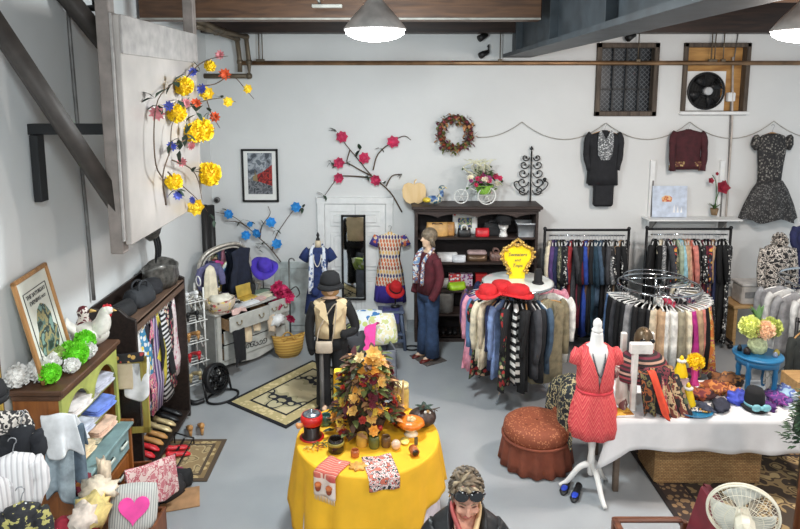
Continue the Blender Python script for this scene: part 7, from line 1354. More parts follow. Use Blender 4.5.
# ================================================================ RIGHT SIDE
# slipper chair with skirt
q = at(540, 445, z=.4); t = thing('slipper_chair', 'rust red dotted slipper chair with tufted seat and pleated skirt', 'chair', (1.39, 6.0, 0), .12); t.scale = (.87, .87, .9)
rust = pat('rust_dots', 'floral', [(134, 68, 42), (134, 68, 42), (178, 112, 76), (128, 62, 38), (138, 70, 44)], 60); rust2 = mat('rust_velvet', (122, 62, 42), .85, var=.1)
b = MB(); n = 36; b.loft([[V((math.cos(2 * PI * j / n) * q_ * .37, math.sin(2 * PI * j / n) * q_ * .36, z)) for j in range(n)] for q_, z in ((.95, .3), (1.0, .33), (1.03, .39), (1.0, .45), (.88, .485), (.6, .5), (.25, .495), (.02, .49))]); b.build('seat', rust, t)
for x, y in ((0, 0), (-.16, .1), (-.16, -.1), (.02, -.19), (.02, .19)): b = MB(); b.ball((x, y, .497), (.018, .018, .008), 8, 5); b.build('tuft_button', rust2, t)
b = MB(); n = 96; b.loft([[V((math.cos(2 * PI * j / n) * (.37 + f * .04 + .022 * f ** .5 * math.sin(16 * 2 * PI * j / n)), math.sin(2 * PI * j / n) * (.36 + f * .04 + .022 * f ** .5 * math.sin(16 * 2 * PI * j / n)), .32 - .3 * f)) for j in range(n)] for f in (0, .1, .35, .7, 1)], cap=False); b.build('pleated_skirt', rust2, t, solid=.008)
b = MB(); b.tube([V((math.cos(2 * PI * k / 32) * .385, math.sin(2 * PI * k / 32) * .375, .325)) for k in range(32)], .016, 7, closed=True); b.build('welt_cord', rust2, t)
b = MB(); rows = []
for z, lean, w_ in ((.36, .0, .8), (.5, .02, .86), (.65, .06, .84), (.78, .1, .72), (.86, .13, .5), (.9, .14, .25)):
    rows.append([V((.3 + lean + math.cos(a) * .06 - .1 * (1 - math.cos(math.sin(a) * w_)), math.sin(a) * .36 * w_, z)) for a in [2 * PI * j / 20 for j in range(20)]])
b.loft(rows); b.build('backrest', rust, t)
t = thing('throw_scarf', 'black throw with cream leaf pattern over back of the slipper chair', 'throw', (1.39, 6.0, 0), .12); t.scale = (.87, .87, .9)
b = MB()
def fn(u, v):
    y = (u - .5) * .66; a = (v - .5) * 2; x = .4 + math.copysign(.12 * min(1, abs(a) * 5), a) + .04 * a; zz = .975 - .1 * abs(u - .5) ** 2 * 4 - abs(a) * (.62 if a < 0 else .4) + .02 * math.sin(u * 12); return V((x + .03 * math.sin(u * 10 + 1), y * (1 + .12 * abs(a)), zz))
b.sheet(14, 14, fn); b.build('throw_cloth', pat('black_cream_leaf', 'blotch', [(26, 30, 36), (30, 34, 40), (180, 164, 122), (44, 58, 60), (28, 32, 38)], 15), t, solid=.012, sub=1)
# red chevron dress form
p = at(587, 492, z=0); Yd = p.y; zt5 = at(597, 318, Y=Yd).z; dx = at(595, 380, Y=Yd).x
t = thing('dress_form', 'white dress form in coral chevron wrap dress in front of white table', 'dress form', (dx, Yd, 0)); wmf = mat('white_form', (232, 230, 226), .4, var=.02)
k = zt5 / 1.73
b = MB(); b.lathe([(.03, .62 * k), (.035, .5 * k), (.028, .42 * k), (.036, .34 * k), (.03, .2 * k), (.02, .18 * k)], seg=14); b.build('pole', wmf, t)
b = MB(); b.lathe([(.034, .68 * k), (.036, .66 * k), (.034, .6 * k)], seg=14); b.build('pole_collar', mat('pewter', (110, 108, 104), .4, .6), t)
for j in range(3): a = j * 2 * PI / 3 - 1.35; b = MB(); b.tube(spline([V((0, 0, .3 * k)), V((.1 * math.cos(a), .1 * math.sin(a), .24 * k)), V((.2 * math.cos(a), .2 * math.sin(a), .08)), V((.27 * math.cos(a), .27 * math.sin(a), .018))], 4), [.03, .03, .03, .028, .028, .026, .026, .024, .024, .022, .022, .02, .02], 8); b.build('leg', wmf, t)
b = MB(); b.loft([ring(z * k, hw, hd) for z, hw, hd in ((.72, .15, .1), (.9, .165, .11), (1.08, .12, .09), (1.25, .15, .11), (1.38, .165, .1), (1.45, .12, .075), (1.49, .058, .052), (1.58, .05, .048), (1.6, .045, .045))]); b.build('torso_form', wmf, t)
b = MB(); b.lathe([(.046, 1.6 * k), (.05, 1.62 * k), (.035, 1.64 * k), (.04, 1.67 * k), (.036, 1.7 * k), (.015, 1.725 * k), (0, 1.73 * k)], seg=16); b.build('neck_finial', wmf, t)
chev = pat('coral_chevron', 'chevron', [(226, 92, 92), (206, 56, 68), (232, 112, 104), (214, 74, 80)], 15)
b = MB(); n = 30; rows = []
for z, hw, hd, op in ((1.03, .15, .12, .01), (1.12, .165, .13, .02), (1.22, .16, .14, .1), (1.34, .17, .125, .3), (1.43, .155, .095, .6), (1.475, .1, .07, 1.0)): rows.append([V((math.sin(a) * hw, -math.cos(a) * hd, z * k)) for a in [op + (2 * PI - 2 * op) * j / n for j in range(n + 1)]])
b.loft(rows, cap=False, closed=False); b.build('dress_bodice', chev, t, solid=.008)
b = MB(); n = 48; b.loft([[V((math.cos(2 * PI * j / n) * (hw + f * math.cos(9 * 2 * PI * j / n)), math.sin(2 * PI * j / n) * (hd + f * math.cos(9 * 2 * PI * j / n)), z * k + .03 * f * 8 * math.cos(2 * PI * j / n + 1))) for j in range(n)] for z, hw, hd, f in ((1.06, .15, .12, .002), (.98, .17, .135, .006), (.85, .2, .155, .01), (.7, .215, .165, .012), (.6, .2, .16, .01))], cap=False); b.build('dress_skirt', chev, t, solid=.006)
b = MB(); b.tube([V((math.cos(a) * .153, math.sin(a) * .123, 1.045 * k)) for a in [2 * PI * j / 24 for j in range(24)]], .016, 7, closed=True); b.build('waistband', mat('coral_band', (206, 60, 70), .8), t)
for s_ in (-1, 1): b = MB(); b.tube([V((s_ * .14, 0, 1.43 * k)), V((s_ * .165, -.01, 1.38 * k)), V((s_ * .182, -.015, 1.3 * k))], [.06, .07, .066], 12, flat=.75, up=V((0, 1, 0))); b.build('cap_sleeve', chev, t)
b = MB(); b.tube(spline([V((-.055, -.02, 1.48 * k)), V((-.05, -.1, 1.38 * k)), V((0, -.14, 1.22 * k)), V((.05, -.1, 1.38 * k)), V((.055, -.02, 1.48 * k))], 5), .007, 6); b.build('bead_necklace', mat('black_silver_beads', (80, 80, 84), .3, .4, var=.6, scale=90), t)
p = at(571, 492, z=0); t = thing('shoe_pair', 'black and bright blue flat shoe pair on floor at the foot of coral dress form', 'shoes', (p.x, p.y, 0), -.5)
for s_ in (-1, 1):
    b = MB(); shoe(b, (s_ * .055, -.03 * s_, 0), .25, .085, .012, PI); sh = b.build('shoe', MATS['black_leather'], t); b = MB(); b.ball((s_ * .055, -.06 - .03 * s_, .045), (.03, .055, .01), 10, 6); b.build('blue_insole', mat('cobalt_lining', (40, 70, 190), .5), sh)
# white table
TzW = .75; a0, a1 = at(613, 421, z=TzW), at(800, 416, z=TzW); wx0, wx1 = a0.x, a0.x + 1.9; wy0 = a0.y + .02; wy1 = wy0 + .78; wa = math.atan2(a1.y - a0.y, a1.x - a0.x)
t = thing('folding_table', 'long folding table under white cloth at right', 'table', ((wx0 + wx1) / 2, (wy0 + wy1) / 2, 0))
b = MB(); b.box((0, 0, TzW - .03), (wx1 - wx0 - .02, wy1 - wy0 - .02, .03), .006); b.build('tabletop', MATS['table_laminate'], t)
for sx in (-1, 1):
    for sy in (-1, 1): b = MB(); b.box((sx * .86, sy * .3, .36), (.05, .05, .72), .006); b.build('leg', mat('brown_table_leg', (96, 82, 70), .5), t)
def wcloth():
    b = MB(); X0, X1, Y0, Y1 = wx0 - .005, wx1 + .005, wy0 - .005, wy1 + .005; per = []
    N = 48
    for i in range(N): per.append((X0 + (X1 - X0) * i / N, Y0, 0, -1))
    for i in range(16): per.append((X1, Y0 + (Y1 - Y0) * i / 16, 1, 0))
    for i in range(N): per.append((X1 - (X1 - X0) * i / N, Y1, 0, 1))
    for i in range(16): per.append((X0, Y1 - (Y1 - Y0) * i / 16, -1, 0))
    rows = []; z = TzW + .004
    for f in (.05, .5, .94, 1.0): rows.append([V(((X0 + X1) / 2 + (x - (X0 + X1) / 2) * f, (Y0 + Y1) / 2 + (y - (Y0 + Y1) / 2) * f, z)) for x, y, u, v in per])
    for i in range(1, 8):
        f = i / 7; row = []
        for kx, (x, y, u, v) in enumerate(per):
            cl = max(0, 1 - ((x - X0) ** 2 + (y - Y0) ** 2) ** .5 / .16); cr = max(0, 1 - ((x - X1) ** 2 + (y - Y0) ** 2) ** .5 / .16)
            w = (.008 + .012 * f) * math.sin(kx * .55 + .6 * math.sin(kx * .2)) * f; d = .3 + .16 * cl + .16 * cr + .02 * math.sin(x * 2.2)
            row.append(V((x + u * (w + .02 * f) - .09 * cl * f * (v < 0) - .06 * cl * f, y + v * (w + .02 * f) - .05 * cl * f, z - .004 - d * f)))
        rows.append(row)
    b.loft(rows, cap0=True, cap1=False); return b
o = wcloth().build('tablecloth', mat('white_cotton', (226, 224, 224), .85, var=.02), None, solid=.004); tag(o, 'plain white cloth draped over the long folding table', 'tablecloth')
WZ = TzW + .008
def wp_(px, py): q = at(px, py, z=WZ); return V((min(q.x, wx1 - .1), min(max(q.y, wy0 + .06), wy1 - .04), WZ))
p = at(705, 487, z=0); t = thing('wicker_chest', 'long tan wicker chest on the rug beneath the white table', 'chest', (at(655, 487, z=0).x + .5, p.y + .24, .013)); b = MB(); b.box((0, 0, .17), (1.0, .44, .34), .02); b.build('chest_body', pat('tan_wicker', 'weave', [(176, 140, 92), (150, 112, 70), (84, 60, 40)], 16, rough=.8), t); b = MB(); b.box((0, 0, .36), (1.02, .46, .04), .015); b.build('chest_lid', MATS['tan_wicker'], t)
l0, l1 = at(637, 462, z=0), at(682, 529, z=0); an = math.atan2(l1.y - l0.y, l1.x - l0.x); ln = 2.6; wd = 2.0; u = V((math.cos(an), math.sin(an), 0)); nn = V((-u.y, u.x, 0)); cen = l0 + u * (ln / 2 - .35) + nn * wd / 2
rug('dark ornate rug under the wicker chest and pedestal fan at right', (cen.x, cen.y, .001), ln, wd, an, rug_mat('dark_rug', [(66, 54, 44), (150, 126, 88), (84, 66, 50), (176, 152, 108)], ((140, 112, 80), (60, 46, 40), (44, 36, 34), .3), 5, ln, wd))
# ---- things on the white table
p = wp_(634, 413); t = thing('display_stand', 'white painted wooden stand with two shelves holding scarves on white table', 'stand', (p.x, p.y + .05, WZ)); H_ = at(634, 347, Y=p.y).z - WZ
wst = mat('white_stand_paint', (232, 228, 220), .5)
for dx_, dy_ in ((0, 0), (0, .3), (.26, .3)): b = MB(); b.box((dx_, dy_, H_ / 2), (.05, .05, H_), .006); b.build('stand_post', wst, t)
b = MB(); b.box((.05, .0, H_ - .03), (.2, .06, .1), .006); b.build('top_block', wst, t)
b = MB(); b.box((.13, .15, H_ * .58), (.3, .34, .03), .006); b.build('stand_shelf', wst, t)
p2 = V((p.x, p.y + .05, WZ))
t = thing('hooded_head', 'bronze display head in dark striped shawl on the white stand', 'display head', (p2.x + .13, p2.y + .16, WZ + H_ * .58 + .016)); b = MB(); b.lathe([(.08, 0), (.06, .05), (.05, .12), (.055, .15)], seg=14); b.ball((0, -.01, .24), (.085, .1, .12), 16, 10); b.tube([V((0, -.1, .26)), V((0, -.125, .22)), V((0, -.1, .205))], [.012, .02, .012], 7); b.build('head_form', mat('bronze_head', (96, 78, 56), .35, .4, var=.2), t)
for s_ in (-1, 1): b = MB(); b.ball((s_ * .04, -.095, .255), (.034, .012, .026), 10, 6); b.build('sunglass_lens', gl, t)
shawl = pat('shawl_stripe', 'stripe', [(50, 34, 34), (150, 60, 66), (36, 30, 32), (190, 150, 130), (30, 28, 30), (110, 36, 52)], 9, 'z')
b = MB(); rows = []
for z, hw, hd_ in ((.14, .075, .075), (.1, .16, .12), (.03, .23, .16), (-.06, .27, .19), (-.13, .28, .2)): rows.append([V((math.cos(a) * hw * (1 + .05 * math.sin(5 * a)), math.sin(a) * hd_ * (1 + .05 * math.cos(4 * a)), z)) for a in [2 * PI * j / 28 for j in range(28)]])
b.loft(rows, cap=False); b.build('shawl', shawl, t, solid=.01, sub=1)
sc3 = [('black and orange leaf patterned', ('blotch', 9, (34, 30, 30), (160, 90, 50), (36, 32, 34), (120, 110, 70), (30, 28, 30))), ('black', (30, 28, 32)), ('plum and pink patterned', ('blotch', 9, (60, 40, 44), (190, 160, 120), (150, 70, 80), (40, 34, 36))), ('brown and cream patterned', ('blotch', 8, (70, 50, 40), (200, 170, 130), (120, 60, 50), (44, 38, 36))), ('charcoal floral', ('floral', 20, (40, 38, 40), (150, 120, 90), (90, 100, 70), (44, 40, 42)))]
for i, (w_, kx) in enumerate(sc3):
    A = V((p2.x + .03 + .06 * i, p2.y - .06 + .012 * i, WZ + H_ * (.62 - .02 * i))); over(w_ + ' scarf draped from the white stand, ' + ORD[i] + ' from left', 'draped_scarf', 'scarf', cloth(kx), A, A + V((.14, .01, 0)), (.02 + .03 * i, -.08 - .012 * i, -H_ * .6), (0, .12, -.06), i + 3, .035, 8)
A = V((p2.x + .1, p2.y - .06, WZ + H_ * .64)); over('orange red scarf hanging down the front of white stand', 'draped_scarf', 'scarf', mat('orange_red_silk', (226, 76, 46), .7), A, A + V((.07, 0, 0)), (.12, -.12, -H_ * .6), (0, .1, -.05), 9, .02, 6)
A = V((p2.x + .02, p2.y - .035, WZ + H_ * .66)); over('large dark multicoloured paisley scarf covering the front of white stand', 'draped_scarf', 'scarf', cloth(('blotch', 11, (36, 32, 36), (120, 50, 60), (30, 28, 30), (170, 130, 90), (60, 70, 60))), A, A + V((.34, .02, 0)), (.03, -.06, -H_ * .63), (0, .2, -.06), 21, .03, 14)
A = V((p2.x - .14, p2.y + .1, WZ + H_ * .62)); over('pale grey beige scarf hanging left of the white stand', 'draped_scarf', 'scarf', cloth(('blotch', 5, (190, 180, 170), (206, 196, 186), (120, 80, 80), (176, 160, 150))), A, A + V((.16, .02, 0)), (-.02, -.12, -H_ * .56), (0, .1, -.1), 11, .04, 8)
p = wp_(620, 414); t = thing('gold_book', 'gold and yellow book lying at front left corner of white table', 'book', (p.x + .02, wy0 + .1, WZ), .1); b = MB(); b.box((0, 0, .012), (.17, .14, .024), .003); b.build('book_cover', pat('gold_cover', 'blotch', [(226, 170, 50), (240, 200, 90), (190, 130, 40)], 14), t); b = MB(); b.box((.004, -.004, .012), (.168, .138, .016)); b.build('book_pages', wt, t)
ych = mat('canary_paint', (244, 206, 20), .4, var=.04)
for i, (px, py, s_, m, w_) in enumerate(((680, 384, 1.0, ych, 'yellow cone bottle with pale collar, back left by stand'), (687, 407, 1.05, ych, 'yellow cone bottle with white collar on the blue dish'))):
    p = wp_(px, py); t = thing('cone_bottle', w_, 'bottle', (p.x, p.y, WZ + (.03 if i else .0) + (0 if i else .09))); b = MB(); b.lathe([(.068 * s_, 0), (.07 * s_, .01), (.04 * s_, .12), (.03 * s_, .15), (.0, .155)], seg=20); b.build('bottle_body', m, t); b = MB(); b.lathe([(.03, .14), (.045, .15), (.045, .165), (.025, .17)], seg=14); b.build('collar', wst, t); b = MB(); b.lathe([(.018, .165), (.022, .18), (.008, .21), (0, .212)], seg=12); b.build('stopper', m, t)
    if not i: o = MB(); o.box((0, 0, .045), (.12, .12, .088), .006); o = o.build('pedestal_block', MATS['dusty_rose'], None, (p.x, p.y, WZ)); tag(o, 'dusty pink block under the back yellow cone bottle', 'block')
p = wp_(686, 410); t = thing('blue_dish', 'round teal blue dish of beads at front of white table', 'dish', (p.x + .05, p.y - .01, WZ)); b = MB(); b.lathe([(.0, .0), (.14, .0), (.18, .025), (.165, .028), (.13, .012), (0, .012)], seg=32, cap=False); b.build('dish_body', mat('teal_lacquer', (34, 108, 146), .3), t)
for j in range(3):
    tt = thing('bead_necklace', '%s bead necklace coiled in the teal blue dish' % ('pearl', 'silver', 'amber')[j], 'necklace', (p.x + .05 + .06 * (j - .2), p.y - .02 - .015 * j, WZ + .014)); b = MB(); [b.ball((.05 * math.cos(a), .035 * math.sin(a), .01), .01, 6, 4) for a in [2 * PI * q / 18 for q in range(18)]]; b.build('bead_string', [jm[4], jm[1], jm[2]][j], tt)
p = wp_(695, 385); t = thing('pink_wig_stand', 'hot pink figure stand topped by a yellow pompom hat at table back', 'stand', (p.x, p.y + .02, WZ)); b = MB(); b.lathe([(.05, 0), (.03, .06), (.028, .14), (.05, .19), (.02, .2)], seg=14); b.build('stand_body', MATS['hot_pink_felt'], t); b = MB(); b.pom((0, 0, .24), .085, 110, 3, .4); b.build('yellow_pompom', yel, t)
# heaps of scarves, hats, gloves across the table
stuff = [(718, 392, (.16, .1, .05), ('blotch', 9, (140, 70, 40), (190, 120, 60), (110, 50, 40), (206, 150, 80)), 'rust and gold scarf', 'heaped right of the yellow pompom stand', 'scarf'), (700, 398, (.14, .09, .05), ('blotch', 9, (110, 44, 50), (160, 80, 50), (70, 40, 40)), 'dark russet scarf', 'heaped behind the teal blue dish', 'scarf'), (728, 385, (.17, .1, .07), ('blotch', 7, (130, 84, 50), (90, 60, 44), (170, 116, 66), (50, 40, 36)), 'tan brown fur piece', 'lying left of the blue side table', 'fur'), (714, 380, (.1, .08, .05), (34, 30, 30), 'black beret', 'behind the rust and gold scarf', 'hat'), (737, 402, (.1, .08, .06), (70, 84, 190), 'periwinkle blue hat', 'left of the black hat with blue ribbon', 'hat'), (722, 408, (.15, .07, .03), (44, 46, 60), 'dark slate gloves bunch', 'at front edge below the periwinkle hat', 'gloves'), (735, 397, (.1, .08, .05), ('blotch', 10, (150, 80, 50), (196, 130, 80), (90, 60, 60)), 'orange brown scarf', 'between the fur piece and periwinkle hat', 'scarf'), (778, 402, (.14, .09, .05), ('blotch', 9, (90, 50, 120), (150, 70, 150), (60, 50, 110), (120, 90, 160)), 'purple patterned scarf', 'right of the black hat with blue ribbon', 'scarf'), (792, 396, (.12, .1, .05), ('blotch', 9, (150, 180, 200), (90, 110, 170), (190, 200, 210)), 'pale blue patterned scarf', 'at right end of the white table', 'scarf'), (768, 408, (.08, .06, .03), (92, 50, 120), 'plum glove', 'front right beside the black hat', 'gloves'), (704, 410, (.1, .06, .03), (60, 66, 84), 'steel blue scarf end', 'by the right rim of teal dish', 'scarf'), (665, 408, (.1, .08, .04), ('blotch', 10, (50, 44, 40), (190, 150, 80), (80, 50, 40)), 'black and gold scarf end', 'at foot of the white stand', 'scarf'), (789, 407, (.1, .05, .02), (196, 206, 214), 'pale silver necklace card', 'near the right front edge of table', 'card')]
for i, (px, py, r, kx, w_, where, ct) in enumerate(stuff):
    p = wp_(px, py); t = thing({'hat': 'soft_hat', 'gloves': 'gloves_bunch', 'scarf': 'bundled_scarf', 'fur': 'fur_stole', 'card': 'necklace_card'}[ct], w_ + ' ' + where, ct, (p.x, p.y, WZ)); heap(t, 'bundle', cloth(kx), (0, 0, r[2] * .8), r, i * 3.1, .75, .2 * i)
p = wp_(755, 409); hat((p.x, p.y + .02, WZ + .03), 0, .085, .17, MATS['black_felt'], 'tall black hat with pale blue ribbon at front of the white table', mat('pale_blue_ribbon', (130, 190, 200), .5), 1.35)
t = thing('ribbon_bow', 'pale blue ribbon bow on front of the tall black hat', 'bow', (p.x, p.y - .1, WZ + .06)); b = MB(); [b.ball((s_ * .045, 0, 0), (.045, .02, .035), 10, 6) for s_ in (-1, 1)]; b.ball((0, -.01, 0), (.016, .016, .02), 8, 5); b.build('bow_loops', mat('pale_blue_ribbon', (130, 190, 200), .5), t)
# blue side table on the white table with vase
bt_ = at(758, 353, Y=wy1 - .22); bz = bt_.z; bh = bz - WZ; t = thing('side_table', 'round bright blue side table with turned legs standing on the white table', 'table', (bt_.x, wy1 - .22, WZ)); cobalt = mat('lake_blue_paint', (28, 104, 148), .4, var=.1)
b = MB(); b.lathe([(0, bh - .03), (.21, bh - .03), (.225, bh - .02), (.225, bh - .005), (.215, bh), (0, bh)], seg=36, cap=False); b.build('table_top', cobalt, t); b = MB(); b.lathe([(.19, bh - .09), (.19, bh - .03)], seg=36, cap=False); b.build('apron', cobalt, t, solid=.012)
for j in range(4): a = j * PI / 2 + .65; b = MB(); b.lathe([(.026, bh - .04), (.03, bh - .1), (.02, bh - .13), (.028, bh - .2), (.02, bh * .35), (.026, bh * .2), (.016, 0)], (.17 * math.cos(a), .17 * math.sin(a), 0), 12); b.build('leg', cobalt, t)
t = thing('hydrangea_vase', 'pale green glass vase of cream and peach hydrangeas on the blue side table', 'vase', (bt_.x, wy1 - .2, bz + .001)); b = MB(); b.lathe([(.06, 0), (.085, .03), (.09, .08), (.075, .14), (.08, .17), (.07, .17), (.065, .14), (.078, .08), (.07, .02), (0, .015)], seg=22, cap=False); b.build('vase_body', mat('celadon_crackle', (190, 196, 150), .25, var=.2, scale=40), t)
for q, r, m in (((-.1, -.03, .27), .105, mat('lime_hydrangea', (206, 212, 120), .7, var=.15)), ((.01, -.09, .26), .09, mat('peach_hydrangea', (238, 196, 160), .7)), ((.12, .0, .25), .1, mat('sage_hydrangea', (180, 190, 100), .7, var=.15)), ((0, .08, .26), .09, MATS['sage_hydrangea'])): b = MB(); b.pom(q, r, 120, int(r * 1000), .4); b.build('bloom', m, t)
b = MB(); [b.leaf((.0, .03, .28), (math.cos(j * 1.1) * .3, .2, 1), .2 - .01 * j, .05) for j in range(6)]; b.build('leaf_cluster', leafg, t)
for i, (dx_, dy_, r, h, m) in enumerate(((-.12, -.02, .03, .07, dkg), (.11, -.1, .022, .05, mat('cut_glass', (120, 130, 150), .1)), (.15, -.05, .026, .06, MATS['olive_gold']), (-.15, .06, .02, .06, frame_blk))):
    t = thing('trinket', ('small dark trinket jar left of the hydrangea vase', 'small cut glass trinket at right front of blue side table', 'small olive trinket jar right of the cut glass one', 'tiny black trinket at left back of blue side table')[i], 'trinket', (bt_.x + dx_, wy1 - .22 + dy_, bz + .001)); b = MB(); b.lathe([(r, 0), (r * 1.1, h * .5), (r * .7, h * .8), (r * .4, h), (0, h * 1.05)], seg=12); b.build('jar_body', m, t)
A = V((bt_.x + .04, wy1 - .3, bz - .1)); t = thing('lace_scarf', 'pale grey lace scarf hanging beneath the blue side table', 'scarf', A); drape(t, 'scarf', cloth(('blotch', 14, (190, 186, 178), (150, 150, 140), (206, 200, 190))), (0, 0, 0), (.1, 0, 0), V((.0, -.02, -.26)), V((0, .02, -.2)), seed=8, amp=.02)
# ---- right edge: floral torso form, tote, coat, pine, pole
p = at(777, 262, Y=8.3); t = thing('dress_form', 'dress form in black and white floral blouse behind the grey rack', 'dress form', (p.x, 8.3, 0)); zt6 = at(777, 240, Y=8.3).z; tri_stand(t, zt6 - .5, .25, blk)
bwf = pat('black_white_floral', 'blotch', [(34, 32, 32), (196, 186, 176), (44, 42, 42), (214, 206, 196), (30, 28, 28)], 15)
b = MB(); b.loft([ring(zt6 + z, hw, hd) for z, hw, hd in ((-.02, .06, .05), (-.06, .08, .07), (-.1, .17, .09), (-.2, .19, .11), (-.4, .16, .1), (-.6, .2, .12), (-.68, .2, .12))]); b.build('floral_blouse', bwf, t)
for s_ in (-1, 1): b = MB(); limb(b, [(s_ * .17, 0, zt6 - .12), (s_ * .21, -.02, zt6 - .35), (s_ * .22, -.06, zt6 - .62)], .065, .05); b.build('sleeve', bwf, t)
b = MB(); b.pom((0, -.02, zt6 + .0), .1, 60, 2, .6); b.build('ruffle_collar', bwf, t)
p = at(798, 255, Y=8.6); garment((p.x + .1, 8.62, 1.95), .2, 'dress', cloth((36, 40, 80)), .4, .9, .1, .3, None, 'navy dress hung beside the floral form at right edge', None, 'white'); t = thing('wall_hook', 'black post hook holding navy dress at right edge', 'hook', (p.x + .1, 8.7, 0)); b = MB(); b.cyl((0, 0, 0), (0, 0, 2.0), .02, seg=8); b.tube([V((0, 0, 1.98)), V((0, -.09, 1.98))], .012, 6); b.build('hook_post', rackm, t)
p = at(748, 300, Y=9.2); shz_ = p.z + .0; t = thing('plank_table', 'low wooden plank table behind the wheeled rack at right', 'table', (p.x, 9.15, 0)); b = MB(); b.box((0, 0, shz_ - .02), (.7, .45, .04), .004); b.build('plank_top', wood('pine_plank', (176, 134, 84), (206, 168, 116), 3, 'x'), t)
for sx in (-1, 1): b = MB(); b.box((sx * .3, 0, (shz_ - .04) / 2), (.05, .4, shz_ - .04), .004); b.build('plank_leg', MATS['pine_plank'], t)
t = thing('storage_tote', 'clear plastic storage tote of grey linens on the plank table', 'tote', (p.x, 9.12, shz_ + .001)); b = MB(); b.box((0, 0, .14), (.44, .3, .28), .02); b.build('tote_body', mat('cloudy_plastic', (196, 188, 180), .3, var=.1), t); b = MB(); b.box((0, 0, .295), (.47, .33, .035), .01); b.build('tote_lid', mat('pale_tote_lid', (212, 206, 200), .35), t); b = MB(); b.box((0, -.155, .15), (.36, .012, .09), .004); b.build('grey_linens', cloth((140, 138, 136)), t)
p = at(795, 350, Y=6.9); garment((p.x + .06, 6.9, p.z + .3), .6, 'coat', cloth((44, 48, 46)), .5, .95, .16, .6, None, 'dark green grey coat hanging at right edge behind white table', None, 'wood'); t = thing('coat_stand', 'black pole stand holding dark coat at right edge', 'coat stand', (p.x + .06, 7.0, 0)); b = MB(); b.cyl((0, 0, 0), (0, 0, p.z + .34), .02, seg=8); b.tube([V((0, 0, p.z + .31)), V((0, -.12, p.z + .31))], .012, 6); b.build('stand_pole', rackm, t)
p = at(798, 378, Y=6.4); t = thing('pine_box', 'pale pine box at the right edge behind the white table', 'box', (p.x + .12, 6.45, 0)); b = MB(); b.box((0, 0, p.z / 2), (.36, .3, p.z), .006); b.build('box_body', MATS['pine_plank'], t)
p = at(797, 430, Y=4.5); t = thing('pine_tree', 'artificial pine tree with brown trunk cut by the right edge', 'tree', (p.x + .12, 4.5, 0)); b = MB(); rs = random.Random(6)
for k in range(900):
    h = rs.uniform(-.12, .4); w_ = .2 * (1 - (h + .12) / .75); a = rs.uniform(0, 2 * PI); q = w_ * math.sqrt(rs.random()); b.k = k % 2; b.leaf((q * math.cos(a), q * math.sin(a), p.z + h), (math.cos(a), math.sin(a), rs.uniform(-.3, .6)), .055, .02)
b.k = 0; b.ball((0, 0, p.z + .08), (.13, .13, .2), 12, 9, nz=.4, nf=9)
b.build('needles', [mat('pine_green', (40, 62, 44), .7, var=.3), mat('pine_light', (66, 92, 62), .7, var=.3)], t); b = MB(); b.tube([V((-.02, 0, p.z + .35)), V((-.04, -.02, p.z - .1)), V((-.08, -.05, 0))], [.02, .032, .04], 10); b.build('trunk', MATS['red_brown_wood'], t); b = MB(); b.tube([V((-.2, -.05, .35)), V((-.07, -.05, .0))], .02, 6); b.build('root_brace', MATS['red_brown_wood'], t); b = MB(); b.lathe([(.16, 0), (.16, .03), (.05, .04), (0, .04)], (-.08, -.05, 0), 20); b.build('tree_base', MATS['dark_oak_top'], t)
# white pedestal fan, seen from behind
fc = at(743, 514, Y=3.42); t = thing('pedestal_fan', 'white pedestal fan seen from behind in the right foreground', 'fan', (fc.x, fc.y, 0)); ivory = mat('ivory_plastic', (226, 220, 200), .35, var=.03)
RT = Matrix.Translation((0, 0, fc.z)) @ Matrix.Rotation(-.4, 4, 'Z') @ Matrix.Rotation(-PI / 2 + .14, 4, 'X')   # local z is the axis, blowing away from the camera
b = MB(); b.M = RT; gr = .188
for r, z in ((gr, .0), (gr, .02)): b.tube([V((r * math.cos(a), r * math.sin(a), z)) for a in [2 * PI * j / 40 for j in range(40)]], .007, 6, closed=True)
for j in range(44):
    a = 2 * PI * j / 44; c_, s_ = math.cos(a), math.sin(a); b.tube([V((.05 * c_, .05 * s_, -.07)), V((.14 * c_, .14 * s_, -.055)), V((gr * c_, gr * s_, 0))], 0.0012, 4, cap=False); b.tube([V((.04 * c_, .04 * s_, .08)), V((.14 * c_, .14 * s_, .07)), V((gr * c_, gr * s_, .02))], 0.0012, 4, cap=False)
for r, z in ((.1, -.063), (.16, -.045)): b.tube([V((r * math.cos(a), r * math.sin(a), z)) for a in [2 * PI * j / 32 for j in range(32)]], .002, 4, closed=True)
b.build('guard', ivory, t)
for j in range(3):
    b = MB(); b.M = RT; a0 = j * 2 * PI / 3 + .5
    b.sheet(6, 6, lambda u, v: V(((.03 + .14 * v) * math.cos(a0 + (u - .5) * (1.0 + .5 * v)), (.03 + .14 * v) * math.sin(a0 + (u - .5) * (1.0 + .5 * v)), .02 + (u - .5) * .05))); b.build('fan_blade', mat('frosted_blade', (206, 206, 196), .3), t, solid=.003)
b = MB(); b.M = RT; b.box((0, 0, -.12), (.1, .13, .13), .03); b.tube([V((0, 0, -.06)), V((0, 0, .03))], [.05, .035], 16); mh = b.build('motor_housing', ivory, t); b = MB(); b.M = RT; b.box((0, -.03, -.188), (.05, .02, .004), .002); b.build('maker_plate', mat('plate_grey', (150, 146, 130), .4), mh)
b = MB(); b.cyl((0, -.05, .03), (0, -.05, fc.z - .1), .018, seg=10); b.build('pole', ivory, t); b = MB(); b.lathe([(.2, 0), (.2, .02), (.05, .045), (0, .05)], (0, -.05, .0), 28); b.build('fan_base', ivory, t, loc=(0, 0, .013))
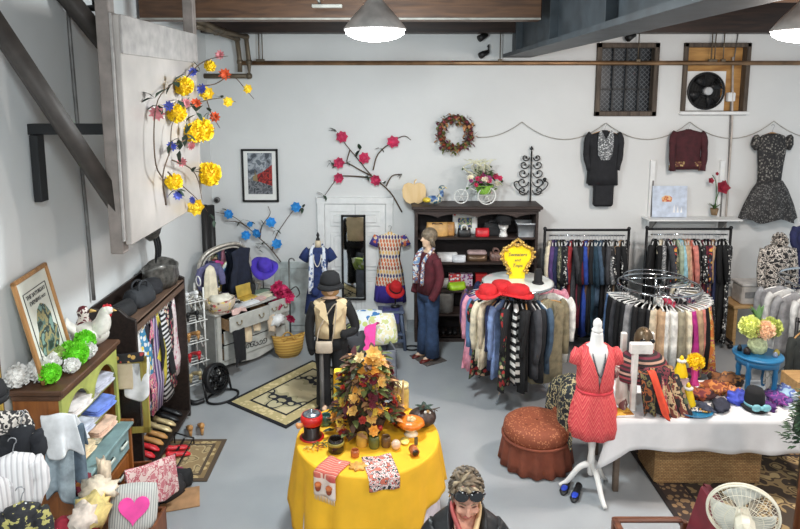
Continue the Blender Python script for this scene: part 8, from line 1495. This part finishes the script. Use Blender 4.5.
# wooden armchair with maroon back, bottom edge
p = at(640, 521, z=.62); t = thing('armchair', 'wooden armchair with maroon vinyl back, cut by the bottom edge', 'chair', (p.x + .1, p.y - .3, 0)); mar = mat('maroon_vinyl', (112, 34, 46), .4, var=.1); maho = wood('mahogany', (84, 46, 30), (122, 72, 46), 3, 'x')
for sy in (-.27, .3):
    b = MB(); b.box((-.05, sy, .63), (.5, .05, .03), .01); b.build('armrest', maho, t)
    for sx in (-.28, .22): b = MB(); b.box((sx, sy, .31), (.04, .045, .62), .006); b.build('leg', maho, t)
b = MB(); b.box((-.28, .015, .63), (.05, .58, .03), .01); b.build('front_rail', maho, t)
b = MB(); b.box((-.02, .015, .42), (.5, .5, .09), .03); b.build('seat', mar, t)
b = MB(); b.box((.27, .015, .7), (.07, .52, .5), .03, rot=Matrix.Rotation(.25, 3, 'Y')); b.build('backrest', mar, t)
# ================================================================ CAMERA, LIGHT
cam = bpy.data.cameras.new('camera'); co = bpy.data.objects.new('camera', cam); C.objects.link(co)
co.location = (0, 0, CH); co.rotation_euler = (PI / 2 - PITCH, 0, 0)
cam.sensor_width = 36; cam.lens = FPX * 36 / 800; cam.shift_x = (400 - CX) / 800; cam.shift_y = -(264.5 - PY) / 800; cam.clip_start = .05
bpy.context.scene.camera = co
def lamp(name, loc, power, size, col):
    l = bpy.data.lights.new(name, 'POINT'); l.shadow_soft_size = size; l.energy = power; l.color = col
    o = bpy.data.objects.new(name, l); C.objects.link(o); o.location = loc
    l = bpy.data.lights.new(name, 'AREA'); l.shape = 'DISK'; l.size = .5; l.energy = power * .42; l.color = col
    o = bpy.data.objects.new(name, l); C.objects.link(o); o.location = (loc[0], loc[1], loc[2] + .16)
# two pendants in view; the lamps over and behind the camera are added fill
cool, warm, neut = (.86, .96, 1.0), (1.0, .89, .81), (.98, .98, .96)
p = at(375, 30, Y=5.7); lamp('pendant_and_fill', (p.x, p.y, p.z - .3), 118, .18, cool)
p = at(805, 31, Y=5.7); lamp('pendant_and_fill', (p.x, p.y, p.z - .3), 104, .18, warm)
for x, y, cl in ((-.6, 1.4, cool), (3.6, 1.4, warm), (1.6, -2.2, neut)):
    lamp('pendant_and_fill', (x, y, 4.45), 118, .25, cl)
w = bpy.data.worlds.new('hall_ambient_fill'); bpy.context.scene.world = w; w.use_nodes = True  # even ambient fill added for the unseen open rest of the hall
w.node_tree.nodes['Background'].inputs[0].default_value = (.84, .94, 1, 1); w.node_tree.nodes['Background'].inputs[1].default_value = .55
sc = bpy.context.scene; sc.view_settings.view_transform = 'Standard'; sc.view_settings.look = 'None'; sc.view_settings.gamma = 1; sc.view_settings.use_curve_mapping = False
sc.view_settings.exposure = .4
